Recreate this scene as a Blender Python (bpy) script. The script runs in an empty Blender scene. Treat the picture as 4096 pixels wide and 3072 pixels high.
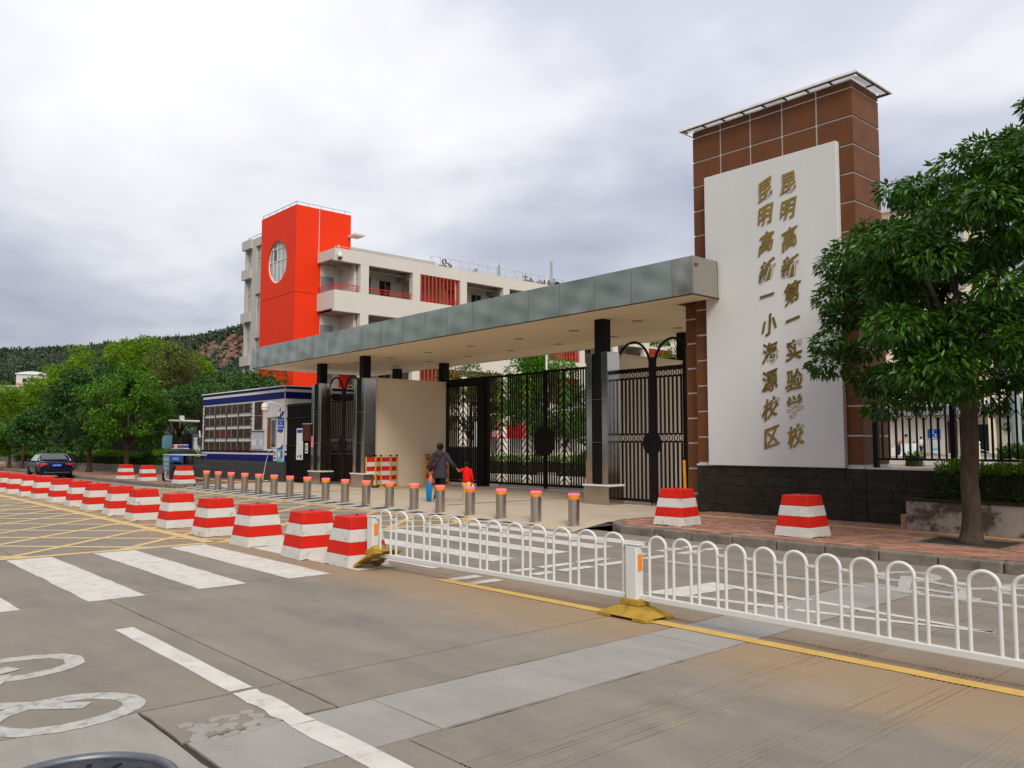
import bpy, bmesh, math, random
import numpy as np
from mathutils import Vector, Matrix
R = math.radians
S = bpy.context.scene
COL = S.collection
random.seed(7)

# ------------------------------------------------------------------ camera, sky, sun, exposure
cam = bpy.data.cameras.new('camera'); cam.sensor_width = 36; cam.lens = 29.09
cam.clip_start = .1; cam.clip_end = 6000
co = bpy.data.objects.new('camera', cam); COL.objects.link(co)
co.location = (0, 0, 1.6); co.rotation_euler = (R(90 + 4.166), 0, R(48.283))
S.camera = co

SUN_EL, SUN_AZ = 42, 120           # azimuth counted clockwise from +Y: the light comes from behind the camera's right
w = bpy.data.worlds.new('World'); S.world = w; w.use_nodes = True
nt = w.node_tree; N = nt.nodes; L = nt.links
bg = N['Background']; bg.inputs[1].default_value = .1
def wn(t, **k):
    n = N.new(t)
    for a, b in k.items(): setattr(n, a, b)
    return n
def wmath(op, a, b=None, clamp=False):
    n = wn('ShaderNodeMath', operation=op, use_clamp=clamp)
    for i, v in enumerate((a, b)):
        if v is None: continue
        if isinstance(v, (int, float)): n.inputs[i].default_value = v
        else: L.new(v, n.inputs[i])
    return n.outputs[0]
sky = wn('ShaderNodeTexSky', sky_type='NISHITA', sun_disc=False)
sky.sun_elevation = R(SUN_EL); sky.sun_rotation = R(SUN_AZ); sky.air_density = 1.5; sky.dust_density = 3
tc = wn('ShaderNodeTexCoord'); sx = wn('ShaderNodeSeparateXYZ'); L.new(tc.outputs['Generated'], sx.inputs[0])
zz = wmath('ADD', wmath('MAXIMUM', sx.outputs[2], 0.0), .22)
cx = wn('ShaderNodeCombineXYZ')
L.new(wmath('DIVIDE', sx.outputs[0], zz), cx.inputs[0]); L.new(wmath('DIVIDE', sx.outputs[1], zz), cx.inputs[1])
def cloud(scale, det, rough, off):
    mp = wn('ShaderNodeMapping'); mp.inputs['Location'].default_value = off; mp.inputs['Scale'].default_value = (scale, scale, scale)
    L.new(cx.outputs[0], mp.inputs[0])
    n = wn('ShaderNodeTexNoise'); n.inputs['Scale'].default_value = 1; n.inputs['Detail'].default_value = det
    n.inputs['Roughness'].default_value = rough; n.inputs['Distortion'].default_value = .25
    L.new(mp.outputs[0], n.inputs['Vector']); return n.outputs[0]
c1 = cloud(.75, 5, .5, (3.1, 1.2, 0)); c2 = cloud(2.2, 4, .5, (7.7, 2.1, 4))
# the thin bright part of the cloud deck, low over the road's far end
dv = wn('ShaderNodeVectorMath', operation='DOT_PRODUCT'); nv = wn('ShaderNodeVectorMath', operation='NORMALIZE')
L.new(tc.outputs['Generated'], nv.inputs[0]); L.new(nv.outputs[0], dv.inputs[0])
bd = Vector((-.99, .40, .42)).normalized(); dv.inputs[1].default_value = bd
glow = wmath('POWER', wmath('MAXIMUM', dv.outputs['Value'], 0.0), 16)
cl = wmath('ADD', wmath('ADD', wmath('MULTIPLY', c1, .72), wmath('MULTIPLY', c2, .28)), wmath('MULTIPLY', glow, .085))
rp = wn('ShaderNodeValToRGB'); L.new(cl, rp.inputs[0])
e = rp.color_ramp.elements
e[0].position = .385; e[0].color = (.47, .51, .64, 1)
e[1].position = .68; e[1].color = (1.15, 1.15, 1.17, 1)
for p, c in ((.455, (.60, .63, .755, 1)), (.52, (.74, .765, .87, 1)), (.585, (.97, .98, 1.04, 1))):
    q = e.new(p); q.color = c
mul = wn('ShaderNodeMixRGB', blend_type='MULTIPLY'); mul.inputs[0].default_value = 1
L.new(rp.outputs[0], mul.inputs[1]); mul.inputs[2].default_value = (5.2, 5.18, 5.2, 1)
# an overcast sky brightens gently toward the zenith
zen = wmath('ADD', wmath('MULTIPLY', wmath('MAXIMUM', sx.outputs[2], 0.0), .55), .88)
mz = wn('ShaderNodeVectorMath', operation='SCALE')
mx = wn('ShaderNodeMixRGB'); mx.inputs[0].default_value = .94
L.new(sky.outputs[0], mx.inputs[1]); L.new(mul.outputs[0], mz.inputs[0]); L.new(zen, mz.inputs['Scale']); L.new(mz.outputs[0], mx.inputs[2]); L.new(mx.outputs[0], bg.inputs[0])

sl = bpy.data.lights.new('sun', 'SUN'); sl.energy = 1.5; sl.angle = R(28); sl.color = (1, .92, .80)
so = bpy.data.objects.new('sun', sl); COL.objects.link(so)
sd = Vector((math.sin(R(SUN_AZ)) * math.cos(R(SUN_EL)), math.cos(R(SUN_AZ)) * math.cos(R(SUN_EL)), math.sin(R(SUN_EL))))
so.rotation_euler = sd.to_track_quat('Z', 'Y').to_euler(); so.location = (20, -5, 30)
S.view_settings.view_transform = 'Standard'; S.view_settings.look = 'None'
S.view_settings.exposure = .72; S.view_settings.gamma = 1; S.view_settings.use_curve_mapping = False
S.cycles.max_bounces = 8; S.cycles.transparent_max_bounces = 8

# ------------------------------------------------------------------ materials
def mat(name, col, rough=.6, metal=0., var=.12, scale=3., bump=0., bscale=30., spec=.14, dirt=None, coat=0., stretch=None, island=0., rvar=0.):
    """procedural material: base colour broken up by two noises, an optional dirt colour, fine relief"""
    m = bpy.data.materials.new(name); m.use_nodes = True
    t = m.node_tree; n = t.nodes; l = t.links; b = n['Principled BSDF']
    b.inputs['Roughness'].default_value = rough; b.inputs['Metallic'].default_value = metal
    b.inputs['Specular IOR Level'].default_value = spec; b.inputs['Coat Weight'].default_value = coat
    c = n.new('ShaderNodeTexCoord'); src = c.outputs['Object']
    if stretch:
        mp = n.new('ShaderNodeMapping'); mp.inputs['Scale'].default_value = stretch; l.new(src, mp.inputs[0]); src = mp.outputs[0]
    oi = n.new('ShaderNodeObjectInfo'); va = n.new('ShaderNodeVectorMath'); va.operation = 'MULTIPLY_ADD'
    cm = n.new('ShaderNodeCombineXYZ'); mm = n.new('ShaderNodeMath'); mm.operation = 'MULTIPLY'; mm.inputs[1].default_value = 37
    l.new(oi.outputs['Random'], mm.inputs[0]); l.new(mm.outputs[0], cm.inputs[0])
    va.inputs[1].default_value = (1, 1, 1); l.new(src, va.inputs[0]); l.new(cm.outputs[0], va.inputs[2]); src = va.outputs[0]
    no = n.new('ShaderNodeTexNoise'); no.inputs['Scale'].default_value = scale; no.inputs['Detail'].default_value = 6; no.inputs['Roughness'].default_value = .6
    l.new(src, no.inputs['Vector'])
    r = n.new('ShaderNodeValToRGB'); e = r.color_ramp.elements
    e[0].position = .3; e[1].position = .7
    e[0].color = (*[x * (1 - var) for x in col], 1); e[1].color = (*[min(1, x * (1 + var)) for x in col], 1)
    l.new(no.outputs[0], r.inputs[0]); out = r.outputs[0]
    if island:
        g = n.new('ShaderNodeNewGeometry'); hs = n.new('ShaderNodeHueSaturation')
        mr = n.new('ShaderNodeMapRange'); mr.inputs[3].default_value = 1 - island; mr.inputs[4].default_value = 1 + island
        l.new(g.outputs['Random Per Island'], mr.inputs[0]); l.new(mr.outputs[0], hs.inputs['Value']); l.new(out, hs.inputs['Color']); out = hs.outputs[0]
    if dirt:
        dc, dlo, dhi, ds = dirt
        n2 = n.new('ShaderNodeTexNoise'); n2.inputs['Scale'].default_value = ds; n2.inputs['Detail'].default_value = 8; n2.inputs['Roughness'].default_value = .7
        l.new(src, n2.inputs['Vector'])
        r2 = n.new('ShaderNodeMapRange'); r2.inputs[1].default_value = dlo; r2.inputs[2].default_value = dhi; l.new(n2.outputs[0], r2.inputs[0])
        mxr = n.new('ShaderNodeMixRGB'); mxr.inputs[2].default_value = (*dc, 1); l.new(r2.outputs[0], mxr.inputs[0]); l.new(out, mxr.inputs[1]); out = mxr.outputs[0]
    l.new(out, b.inputs['Base Color'])
    if rvar:
        mr = n.new('ShaderNodeMapRange'); mr.inputs[1].default_value = .3; mr.inputs[2].default_value = .7
        mr.inputs[3].default_value = rough - rvar; mr.inputs[4].default_value = rough + rvar
        l.new(no.outputs[0], mr.inputs[0]); l.new(mr.outputs[0], b.inputs['Roughness'])
    if bump:
        n3 = n.new('ShaderNodeTexNoise'); n3.inputs['Scale'].default_value = bscale; n3.inputs['Detail'].default_value = 5
        l.new(src, n3.inputs['Vector']); bp = n.new('ShaderNodeBump'); bp.inputs['Strength'].default_value = bump; bp.inputs['Distance'].default_value = .02
        l.new(n3.outputs[0], bp.inputs['Height']); l.new(bp.outputs[0], b.inputs['Normal'])
    return m
def leafmat(name, col, var=.35, trans=.35, rough=.38, tint=(1.0, 1.1, .35, 1)):
    m = mat(name, col, rough, var=.25, scale=.5, island=var, spec=.35)
    t = m.node_tree; n = t.nodes; l = t.links; b = n['Principled BSDF']
    tr = n.new('ShaderNodeBsdfTranslucent'); ms = n.new('ShaderNodeMixShader'); ms.inputs[0].default_value = trans
    src = b.inputs['Base Color'].links[0].from_socket
    br = n.new('ShaderNodeMixRGB'); br.blend_type = 'MULTIPLY'; br.inputs[0].default_value = 1; br.inputs[2].default_value = tint
    l.new(src, br.inputs[1]); l.new(br.outputs[0], tr.inputs[0])
    l.new(b.outputs[0], ms.inputs[1]); l.new(tr.outputs[0], ms.inputs[2]); l.new(ms.outputs[0], n['Material Output'].inputs[0])
    return m
def emit(name, col, st):
    m = mat(name, col, .3); b = m.node_tree.nodes['Principled BSDF']
    b.inputs['Emission Color'].default_value = (*col, 1); b.inputs['Emission Strength'].default_value = st; return m

def concrete(name, a, b_, warm=True, wear=.5):
    """road concrete: large tonal patches, pores, rusty dust along the guardrail line (y about 6)"""
    m = mat(name, a, .8, var=.08, scale=.55, bump=.25, bscale=55, dirt=(b_, .50, .72, 1.7))
    t = m.node_tree; n = t.nodes; l = t.links; b = n['Principled BSDF']
    out = b.inputs['Base Color'].links[0].from_socket
    tcn = [q for q in n if q.type == 'TEX_COORD'][0]
    # stretched darker wear streaks
    mp = n.new('ShaderNodeMapping'); mp.inputs['Scale'].default_value = (.5, 1.6, 1); l.new(tcn.outputs['Object'], mp.inputs[0])
    ns = n.new('ShaderNodeTexNoise'); ns.inputs['Scale'].default_value = 1.3; ns.inputs['Detail'].default_value = 7; ns.inputs['Roughness'].default_value = .62
    l.new(mp.outputs[0], ns.inputs['Vector'])
    r = n.new('ShaderNodeMapRange'); r.inputs[1].default_value = .42; r.inputs[2].default_value = .70; r.inputs[3].default_value = 0; r.inputs[4].default_value = wear; l.new(ns.outputs[0], r.inputs[0])
    mxx = n.new('ShaderNodeMixRGB'); mxx.inputs[2].default_value = (.12, .112, .105, 1); l.new(r.outputs[0], mxx.inputs[0]); l.new(out, mxx.inputs[1]); out = mxx.outputs[0]
    # pores and pits
    nf = n.new('ShaderNodeTexNoise'); nf.inputs['Scale'].default_value = 42; nf.inputs['Detail'].default_value = 3; l.new(tcn.outputs['Object'], nf.inputs['Vector'])
    r3 = n.new('ShaderNodeMapRange'); r3.inputs[1].default_value = .63; r3.inputs[2].default_value = .76; r3.inputs[4].default_value = .45; l.new(nf.outputs[0], r3.inputs[0])
    m3 = n.new('ShaderNodeMixRGB'); m3.inputs[2].default_value = (.06, .055, .05, 1); l.new(r3.outputs[0], m3.inputs[0]); l.new(out, m3.inputs[1]); out = m3.outputs[0]
    if warm:
        sp = n.new('ShaderNodeSeparateXYZ'); l.new(tcn.outputs['Object'], sp.inputs[0])
        nw = n.new('ShaderNodeTexNoise'); nw.inputs['Scale'].default_value = .7; nw.inputs['Detail'].default_value = 4; l.new(tcn.outputs['Object'], nw.inputs['Vector'])
        def ma(op, x, y):
            q = n.new('ShaderNodeMath'); q.operation = op
            for i, v in enumerate((x, y)):
                if isinstance(v, (int, float)): q.inputs[i].default_value = v
                else: l.new(v, q.inputs[i])
            return q.outputs[0]
        d = ma('ABSOLUTE', ma('SUBTRACT', ma('ADD', sp.outputs[1], ma('MULTIPLY', nw.outputs[0], 1.1)), 6.35), 0)
        k = n.new('ShaderNodeMapRange'); k.interpolation_type = 'SMOOTHSTEP'
        k.inputs[1].default_value = 1.25; k.inputs[2].default_value = .12; k.inputs[3].default_value = 0; k.inputs[4].default_value = .62; l.new(d, k.inputs[0])
        mw = n.new('ShaderNodeMixRGB'); mw.inputs[2].default_value = (.36, .235, .125, 1); l.new(k.outputs[0], mw.inputs[0]); l.new(out, mw.inputs[1]); out = mw.outputs[0]
    l.new(out, b.inputs['Base Color'])
    return m

ROAD = concrete('road concrete', (.255, .222, .178), (.30, .252, .19), wear=.42)
PATCH = concrete('patch concrete', (.33, .312, .275), (.29, .274, .242), warm=False, wear=.25)
PATCH2 = concrete('light concrete', (.34, .315, .27), (.27, .25, .22), warm=False)
GROUT = mat('dark joint filler', (.05, .045, .04), .9)
WHITEP = mat('road paint white', (.60, .565, .50), .7, var=.10, scale=4, bump=.15, bscale=60, dirt=((.27, .25, .22), .54, .78, 7))
WORNP = mat('worn road paint', (.46, .45, .41), .7, var=.12, scale=7, bump=.15, bscale=60, dirt=((.22, .21, .19), .50, .68, 11))
YELP = mat('road paint yellow', (.62, .40, .11), .65, var=.10, scale=6, bump=.15, bscale=60, dirt=((.27, .23, .17), .58, .80, 9))
YELBOX = mat('box paint yellow', (.60, .44, .20), .65, var=.10, scale=5, dirt=((.27, .24, .19), .56, .78, 8))
BLACKP = mat('road paint black', (.06, .06, .065), .7, var=.2)
APRON = concrete('apron concrete', (.50, .415, .31), (.52, .42, .30), warm=False, wear=.15)
KERB = mat('kerb stone', (.20, .17, .135), .8, var=.2, scale=5, bump=.4, bscale=40, dirt=((.08, .075, .07), .5, .7, 4))
BRICKP = [mat('paver red %d' % i, c, .8, var=.2, scale=9, bump=.2, bscale=60) for i, c in enumerate(((.40, .20, .135), (.33, .165, .11), (.45, .25, .17), (.27, .15, .11)))]
BRICKY = mat('paver yellow', (.62, .38, .17), .8, var=.2, scale=9, bump=.2)
PAVEL = mat('pavement red far', (.32, .185, .13), .85, var=.2, scale=1.2, bump=.2, dirt=((.10, .08, .07), .5, .7, 2))
SOIL = mat('soil', (.06, .045, .03), .95, var=.3, scale=8, bump=.8, bscale=20)
BRED = mat('block red paint', (.58, .018, .008), .5, var=.12, scale=4, bump=.15, bscale=18, dirt=((.30, .06, .045), .60, .72, 9))
BWHITE = mat('block white paint', (.58, .565, .52), .6, var=.07, scale=3, bump=.35, bscale=12, dirt=((.24, .21, .17), .57, .72, 7))
STEEL = mat('brushed steel', (.50, .455, .40), .30, 1., var=.08, scale=2, stretch=(40, 40, .6), rvar=.06)
MIRROR = mat('polished cladding', (.50, .47, .41), .16, 1., var=.08, scale=.8, bump=.10, bscale=1.6, rvar=.05)
FASC = mat('fascia sheet metal', (.47, .51, .44), .34, 1., var=.06, scale=.7, bump=.04, bscale=.9, rvar=.04)
CHROME = mat('chrome', (.8, .8, .82), .12, 1.)
BLACKM = mat('black painted steel', (.006, .0055, .005), .5, var=.2, scale=6, spec=.16)
BROWNM = mat('dark brown painted steel', (.012, .007, .006), .5, var=.2, scale=5, spec=.16)
SOFFIT = mat('soffit board', (.84, .70, .50), .6, var=.03, scale=.6)
SOFFITV = mat('soffit vent', (.50, .41, .28), .8)
BTILE = mat('brown cladding', (.155, .060, .024), .5, var=.09, scale=1.3, bump=.06, bscale=40, dirt=((.09, .04, .025), .5, .75, 2))
JOINT = mat('white joint', (.62, .60, .56), .6)
RENDERW = mat('white render', (.64, .64, .625), .7, var=.035, scale=.9, stretch=(1.5, 1, .35), bump=.06, bscale=60)
CREAM = mat('cream render', (.78, .665, .50), .7, var=.04, scale=.8, bump=.05)
GOLD = mat('gold letters', (.44, .285, .075), .28, 1., var=.12, scale=4)
STONE = mat('dark slate stone', (.030, .026, .019), .62, var=.35, scale=4, bump=.7, bscale=14, dirt=((.055, .053, .05), .55, .75, 7))
STONEG = mat('grey stone', (.055, .06, .058), .6, var=.25, scale=4, bump=.5, bscale=14)
ROOFW = mat('white roof metal', (.82, .84, .82), .4)
ROOFD = mat('dark roof metal', (.045, .03, .025), .5)
REDW = mat('orange red render', (.80, .040, .008), .6, var=.03, scale=.5, bump=.04)
SCHOOLW = mat('school white render', (.60, .575, .52), .7, var=.04, scale=.4, bump=.04)
SCHOOLG = mat('school grey render', (.50, .475, .43), .7, var=.04, scale=.4, bump=.04)
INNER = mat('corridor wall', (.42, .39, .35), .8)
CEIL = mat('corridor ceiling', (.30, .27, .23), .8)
REDM = mat('red painted rail', (.55, .035, .02), .45)
REDF = mat('red fin', (.50, .055, .025), .5)
GLASS = mat('window glass dark', (.012, .022, .022), .06, spec=.5)
GLASSL = mat('window glass pale', (.34, .40, .38), .08, spec=.8, var=.05)
PANELT = leafmat('translucent roof panel', (.80, .82, .80), .0, .6, .5, (1, 1, 1, 1))
ALU = mat('window frame', (.50, .50, .48), .4, .3)
BLUE = mat('kiosk blue band', (.004, .007, .125), .45, spec=.12)
KWHITE = mat('kiosk white', (.70, .69, .665), .55, var=.03)
DISPLAY = mat('display glass brown', (.034, .020, .010), .22, spec=.10, var=.6, scale=2.5, island=.3)
DISPL2 = mat('display glass brown red', (.075, .02, .010), .22, spec=.10, var=.4, scale=3)
COPPER = mat('copper frame', (.30, .12, .03), .35, .5)
GREYB = mat('pale grey board', (.46, .50, .54), .5, var=.02)
PAPER = mat('white paper', (.68, .68, .68), .6, var=.02)
PINK = mat('pink paper', (.75, .22, .27), .6)
SIGNB = mat('sign blue', (.010, .075, .42), .4)
SIGNR = mat('sign red', (.50, .02, .02), .4)
CYAN = mat('sign cyan', (.04, .40, .42), .45)
SKYB = mat('sign light blue', (.20, .45, .55), .4)
ORANGE = mat('orange reflective band', (.80, .24, .02), .4)
LEDPINK = emit('lit red light ring', (1.0, .10, .17), .75)
FENW = mat('white enamel', (.64, .65, .62), .32, var=.04, scale=5, dirt=((.33, .17, .07), .66, .80, 16), coat=.2)
YRUB = mat('yellow cast base', (.40, .25, .035), .7, var=.2, scale=5, bump=.3, dirt=((.16, .11, .04), .5, .75, 6))
BARY = mat('barricade yellow', (.75, .34, .025), .5)
TRUNK = mat('bark', (.075, .053, .038), .9, var=.35, scale=6, bump=.8, bscale=18, stretch=(2, 2, .6))
TRUNKD = mat('dark bark', (.040, .030, .022), .9, var=.3, scale=6, bump=.6, bscale=18)
LEAF_N = leafmat('camphor leaf', (.045, .125, .010), .55, .25, .26)
LEAF_L = leafmat('street tree leaf', (.082, .21, .010), .5, .30)
LEAF_D = leafmat('dark tree leaf', (.042, .115, .018), .40, .22)
LEAF_Y = leafmat('feathery yellow green leaf', (.155, .28, .006), .35, .42)
LEAF_O = leafmat('olive leaf', (.11, .14, .02), .40, .3)
LEAF_H = leafmat('hedge leaf', (.11, .24, .012), .40, .30)
LEAF_HD = leafmat('hedge side leaf', (.030, .070, .010), .40, .2)  # darker green for all hedge leaves below the top
LEAF_HILL = leafmat('hazed hill wood leaf', (.062, .088, .052), .35, .1, .7)  # distance haze is put into this greyed leaf colour
HAIR = mat('black hair', (.010, .008, .007), .5)
SKIN = mat('skin', (.42, .23, .15), .55, var=.04)
HOODIE = mat('charcoal hoodie', (.045, .039, .046), .9, var=.12, scale=10)
TROUB = mat('black trousers', (.008, .008, .009), .85)
REDT = mat('red sweater', (.72, .010, .008), .85, var=.08)
YELT = mat('yellow trousers', (.66, .43, .13), .85)
SHOE = mat('white shoe', (.65, .65, .64), .6)
BAGB = mat('blue bag', (.01, .20, .50), .6)
BAGO = mat('coral bag', (.75, .16, .08), .6)
NAVY = mat('navy cloth', (.015, .018, .04), .85)
STRIPE = mat('striped shirt', (.50, .25, .22), .85)
CARP = mat('car paint dark blue', (.004, .006, .026), .25, 0., var=.02, coat=.35)
RUBBER = mat('tyre rubber', (.012, .012, .012), .8)
RIM = mat('alloy rim', (.30, .30, .31), .3, .9)
TAIL = mat('tail light red', (.42, .008, .006), .12, coat=1.)
PLATE = mat('plate blue', (.006, .10, .60), .4)
BINP = mat('dark grey plastic', (.05, .055, .065), .5, var=.1)
CARTB = mat('cart faded blue', (.13, .26, .33), .6, var=.15, scale=5)
PLANTW = mat('stained planter render', (.34, .30, .25), .85, var=.12, scale=3, bump=.4, bscale=18, dirt=((.10, .075, .055), .46, .58, 2.6))
ROCK = mat('quarry rock', (.20, .075, .045), .9, var=.45, scale=.05, dirt=((.16, .13, .10), .44, .56, .06))
HILLM = mat('hill ground', (.075, .10, .05), .95, var=.4, scale=.02)
GRAVEL = mat('courtyard paving', (.42, .37, .31), .85, var=.1, scale=1.5, bump=.2)
GRASS = mat('verge ground', (.05, .06, .03), .95, var=.4, scale=2)
GREYBAND = mat('grey facade band', (.23, .235, .25), .6)
WALLT = mat('facade tile cream', (.60, .55, .48), .55, var=.04)
BOULDER = mat('boulder', (.17, .13, .10), .9, var=.35, scale=4, bump=.8, bscale=9)
POLEM = mat('grey green pole', (.30, .36, .35), .45, .3)
GREENS = mat('green sheet', (.01, .20, .13), .5)

# ------------------------------------------------------------------ mesh helpers
class MB:
    def __init__(s): s.v = []; s.f = []; s.m = []; s.mats = []
    def mi(s, m):
        if m is None: return 0
        if m not in s.mats: s.mats.append(m)
        return s.mats.index(m)
    def add(s, vs, fs, m=None):
        o = len(s.v); s.v += [tuple(p) for p in vs]; k = s.mi(m)
        for f in fs: s.f.append([i + o for i in f]); s.m.append(k)
        return s
    def box(s, x0, x1, y0, y1, z0, z1, m=None, M=None):
        vs = [(x, y, z) for z in (z0, z1) for y in (y0, y1) for x in (x0, x1)]
        if M is not None: vs = [M @ Vector(p) for p in vs]
        return s.add(vs, [(0, 2, 3, 1), (4, 5, 7, 6), (0, 1, 5, 4), (1, 3, 7, 5), (3, 2, 6, 7), (2, 0, 4, 6)], m)
    def bar(s, p, q, wx, wy=None, m=None, up=(0, 0, 1)):
        """a square bar from p to q"""
        p = Vector(p); q = Vector(q); d = (q - p).normalized(); wy = wy or wx
        u = Vector(up)
        if abs(d.dot(u)) > .95: u = Vector((1, 0, 0))
        a = d.cross(u).normalized() * wx / 2; b = d.cross(a).normalized() * wy / 2
        vs = [p - a - b, p + a - b, p + a + b, p - a + b, q - a - b, q + a - b, q + a + b, q - a + b]
        return s.add(vs, [(3, 2, 1, 0), (4, 5, 6, 7), (0, 1, 5, 4), (1, 2, 6, 5), (2, 3, 7, 6), (3, 0, 4, 7)], m)
    def tube(s, path, r, n=10, m=None, cap=True, flat=1., close=False):
        pts = [Vector(p) for p in path]; rs = r if isinstance(r, (list, tuple)) else [r] * len(pts)
        k = len(pts); ref = None; rings = []
        for i, p in enumerate(pts):
            if close: d = (pts[(i + 1) % k] - pts[i - 1])
            else: d = (pts[min(i + 1, k - 1)] - pts[max(i - 1, 0)])
            d.normalize()
            if ref is None:
                ref = d.cross(Vector((0, 0, 1)))
                if ref.length < .1: ref = d.cross(Vector((0, 1, 0)))
                ref.normalize()
            else:
                ref = (ref - d * ref.dot(d))
                if ref.length < 1e-4: ref = d.orthogonal()
                ref.normalize()
            b = d.cross(ref)
            rr = rs[i]; ra, rb = rr if isinstance(rr, tuple) else (rr, rr * flat)
            rings.append([p + ref * ra * math.cos(2 * math.pi * j / n) + b * rb * math.sin(2 * math.pi * j / n) for j in range(n)])
        vs = [q for g in rings for q in g]; fs = []
        for i in range(k if close else k - 1):
            for j in range(n):
                a = i * n + j; b2 = i * n + (j + 1) % n; c = ((i + 1) % k) * n + (j + 1) % n; d2 = ((i + 1) % k) * n + j
                fs.append((a, b2, c, d2))
        if cap and not close: fs.append(tuple(range(n - 1, -1, -1))); fs.append(tuple((k - 1) * n + j for j in range(n)))
        return s.add(vs, fs, m)
    def cyl(s, x, y, z0, z1, r0, r1=None, n=20, m=None):
        return s.tube([(x, y, z0), (x, y, z1)], [r0, r0 if r1 is None else r1], n, m)
    def lathe(s, x, y, prof, n=20, m=None):
        return s.tube([(x, y, z) for r, z in prof], [r for r, z in prof], n, m)
    def prism(s, poly, z0, z1, m=None, M=None):
        k = len(poly); vs = [(p[0], p[1], z0) for p in poly] + [(p[0], p[1], z1) for p in poly]
        if M is not None: vs = [M @ Vector(p) for p in vs]
        return s.add(vs, [tuple(range(k - 1, -1, -1)), tuple(range(k, 2 * k))] + [(i, (i + 1) % k, (i + 1) % k + k, i + k) for i in range(k)], m)
    def ball(s, c, r, m=None, n=10, jit=0., rnd=None):
        rx, ry, rz = r if isinstance(r, (tuple, list)) else (r, r, r); vs = []; fs = []; h = n // 2
        for i in range(h + 1):
            for j in range(n):
                t = math.pi * i / h; p = 2 * math.pi * j / n; q = 1 + (rnd.uniform(-jit, jit) if jit else 0)
                vs.append((c[0] + rx * q * math.sin(t) * math.cos(p), c[1] + ry * q * math.sin(t) * math.sin(p), c[2] + rz * q * math.cos(t)))
        for i in range(h):
            for j in range(n): fs.append((i * n + j, (i + 1) * n + j, (i + 1) * n + (j + 1) % n, i * n + (j + 1) % n))
        return s.add(vs, fs, m)
    def build(s, name, m=None, parent=None, smooth=False, bevel=0., loc=None, seg=2):
        me = bpy.data.meshes.new(name); me.from_pydata(s.v, [], s.f)
        mats = s.mats if s.mats else [m]
        if m is not None and s.mats and m not in s.mats: pass
        for q in mats: me.materials.append(q)
        if len(mats) > 1: me.polygons.foreach_set('material_index', s.m)
        if smooth:
            me.polygons.foreach_set('use_smooth', [True] * len(me.polygons))
        me.update(); o = bpy.data.objects.new(name, me); COL.objects.link(o)
        if smooth == 'auto':
            try: me.set_sharp_from_angle(angle=R(40))
            except Exception: pass
        if parent: o.parent = parent
        if loc: o.location = loc
        if bevel:
            b = o.modifiers.new('bevel', 'BEVEL'); b.width = bevel; b.segments = seg; b.limit_method = 'ANGLE'; b.angle_limit = R(40)
        return o
def B(*a, **k): return MB().box(*a, **k)
def tag(o, label=None, cat=None, group=None, kind=None):
    if label: o['label'] = label
    if cat: o['category'] = cat
    if group: o['group'] = group
    if kind: o['kind'] = kind
    return o
def thing(name, label, cat, loc=(0, 0, 0), rz=0, group=None):
    o = bpy.data.objects.new(name, None); COL.objects.link(o); o.location = loc; o.rotation_euler = (0, 0, rz); o.empty_display_size = .2
    return tag(o, label, cat, group)
KIDS = {}
def children(o):
    if o.name not in KIDS: KIDS[o.name] = [c for c in bpy.data.objects if c.parent == o]
    return KIDS[o.name]
def dup(o, parent=None, loc=None, rz=None, label=None):
    c = o.copy(); COL.objects.link(c)
    if parent: c.parent = parent
    if loc: c.location = loc
    if rz is not None: c.rotation_euler = (0, 0, rz)
    if label: c['label'] = label
    for k in children(o): dup(k, c)
    return c
def struct(name, mb, m, parent=None, **k):
    o = mb.build(name, m, parent, **k)
    if not parent: o['kind'] = 'structure'
    return o
ORD = ['first', 'second', 'third', 'fourth', 'fifth', 'sixth', 'seventh', 'eighth', 'ninth', 'tenth', 'eleventh', 'twelfth', 'thirteenth', 'fourteenth', 'fifteenth', 'sixteenth', 'seventeenth', 'eighteenth']
def text(name, body, size, m, parent, M, extrude=.004, offset=0., slant=0., rise=0., center=True):
    cu = bpy.data.curves.new(name, 'FONT'); cu.body = body; cu.size = size; cu.extrude = extrude; cu.offset = offset; cu.shear = slant
    if center: cu.align_x = 'CENTER'; cu.align_y = 'CENTER'
    t = bpy.data.objects.new(name, cu); COL.objects.link(t); bpy.context.view_layer.update()
    dg = bpy.context.evaluated_depsgraph_get(); me = bpy.data.meshes.new_from_object(t.evaluated_get(dg))
    bpy.data.objects.remove(t); bpy.data.curves.remove(cu)
    if center and len(me.vertices):
        lo = [min(v.co[i] for v in me.vertices) for i in (0, 1)]; hi = [max(v.co[i] for v in me.vertices) for i in (0, 1)]
        for v in me.vertices: v.co.x -= (lo[0] + hi[0]) / 2; v.co.y -= (lo[1] + hi[1]) / 2
    if rise:
        for v in me.vertices: v.co.y += rise * v.co.x
    me.transform(M); me.materials.clear(); me.materials.append(m)
    o = bpy.data.objects.new(name, me); COL.objects.link(o); o.parent = parent; return o
def face_y(x, y, z): return Matrix.Translation((x, y, z)) @ Matrix.Rotation(R(90), 4, 'X')           # reads from -Y
def face_x(x, y, z): return Matrix.Translation((x, y, z)) @ Matrix.Rotation(R(90), 4, 'Z') @ Matrix.Rotation(R(90), 4, 'X')   # reads from +X
def gz(x): return 0. if x > -30 else -.01 * (-30 - x)          # the carriageway falls gently beyond the kiosk

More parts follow.
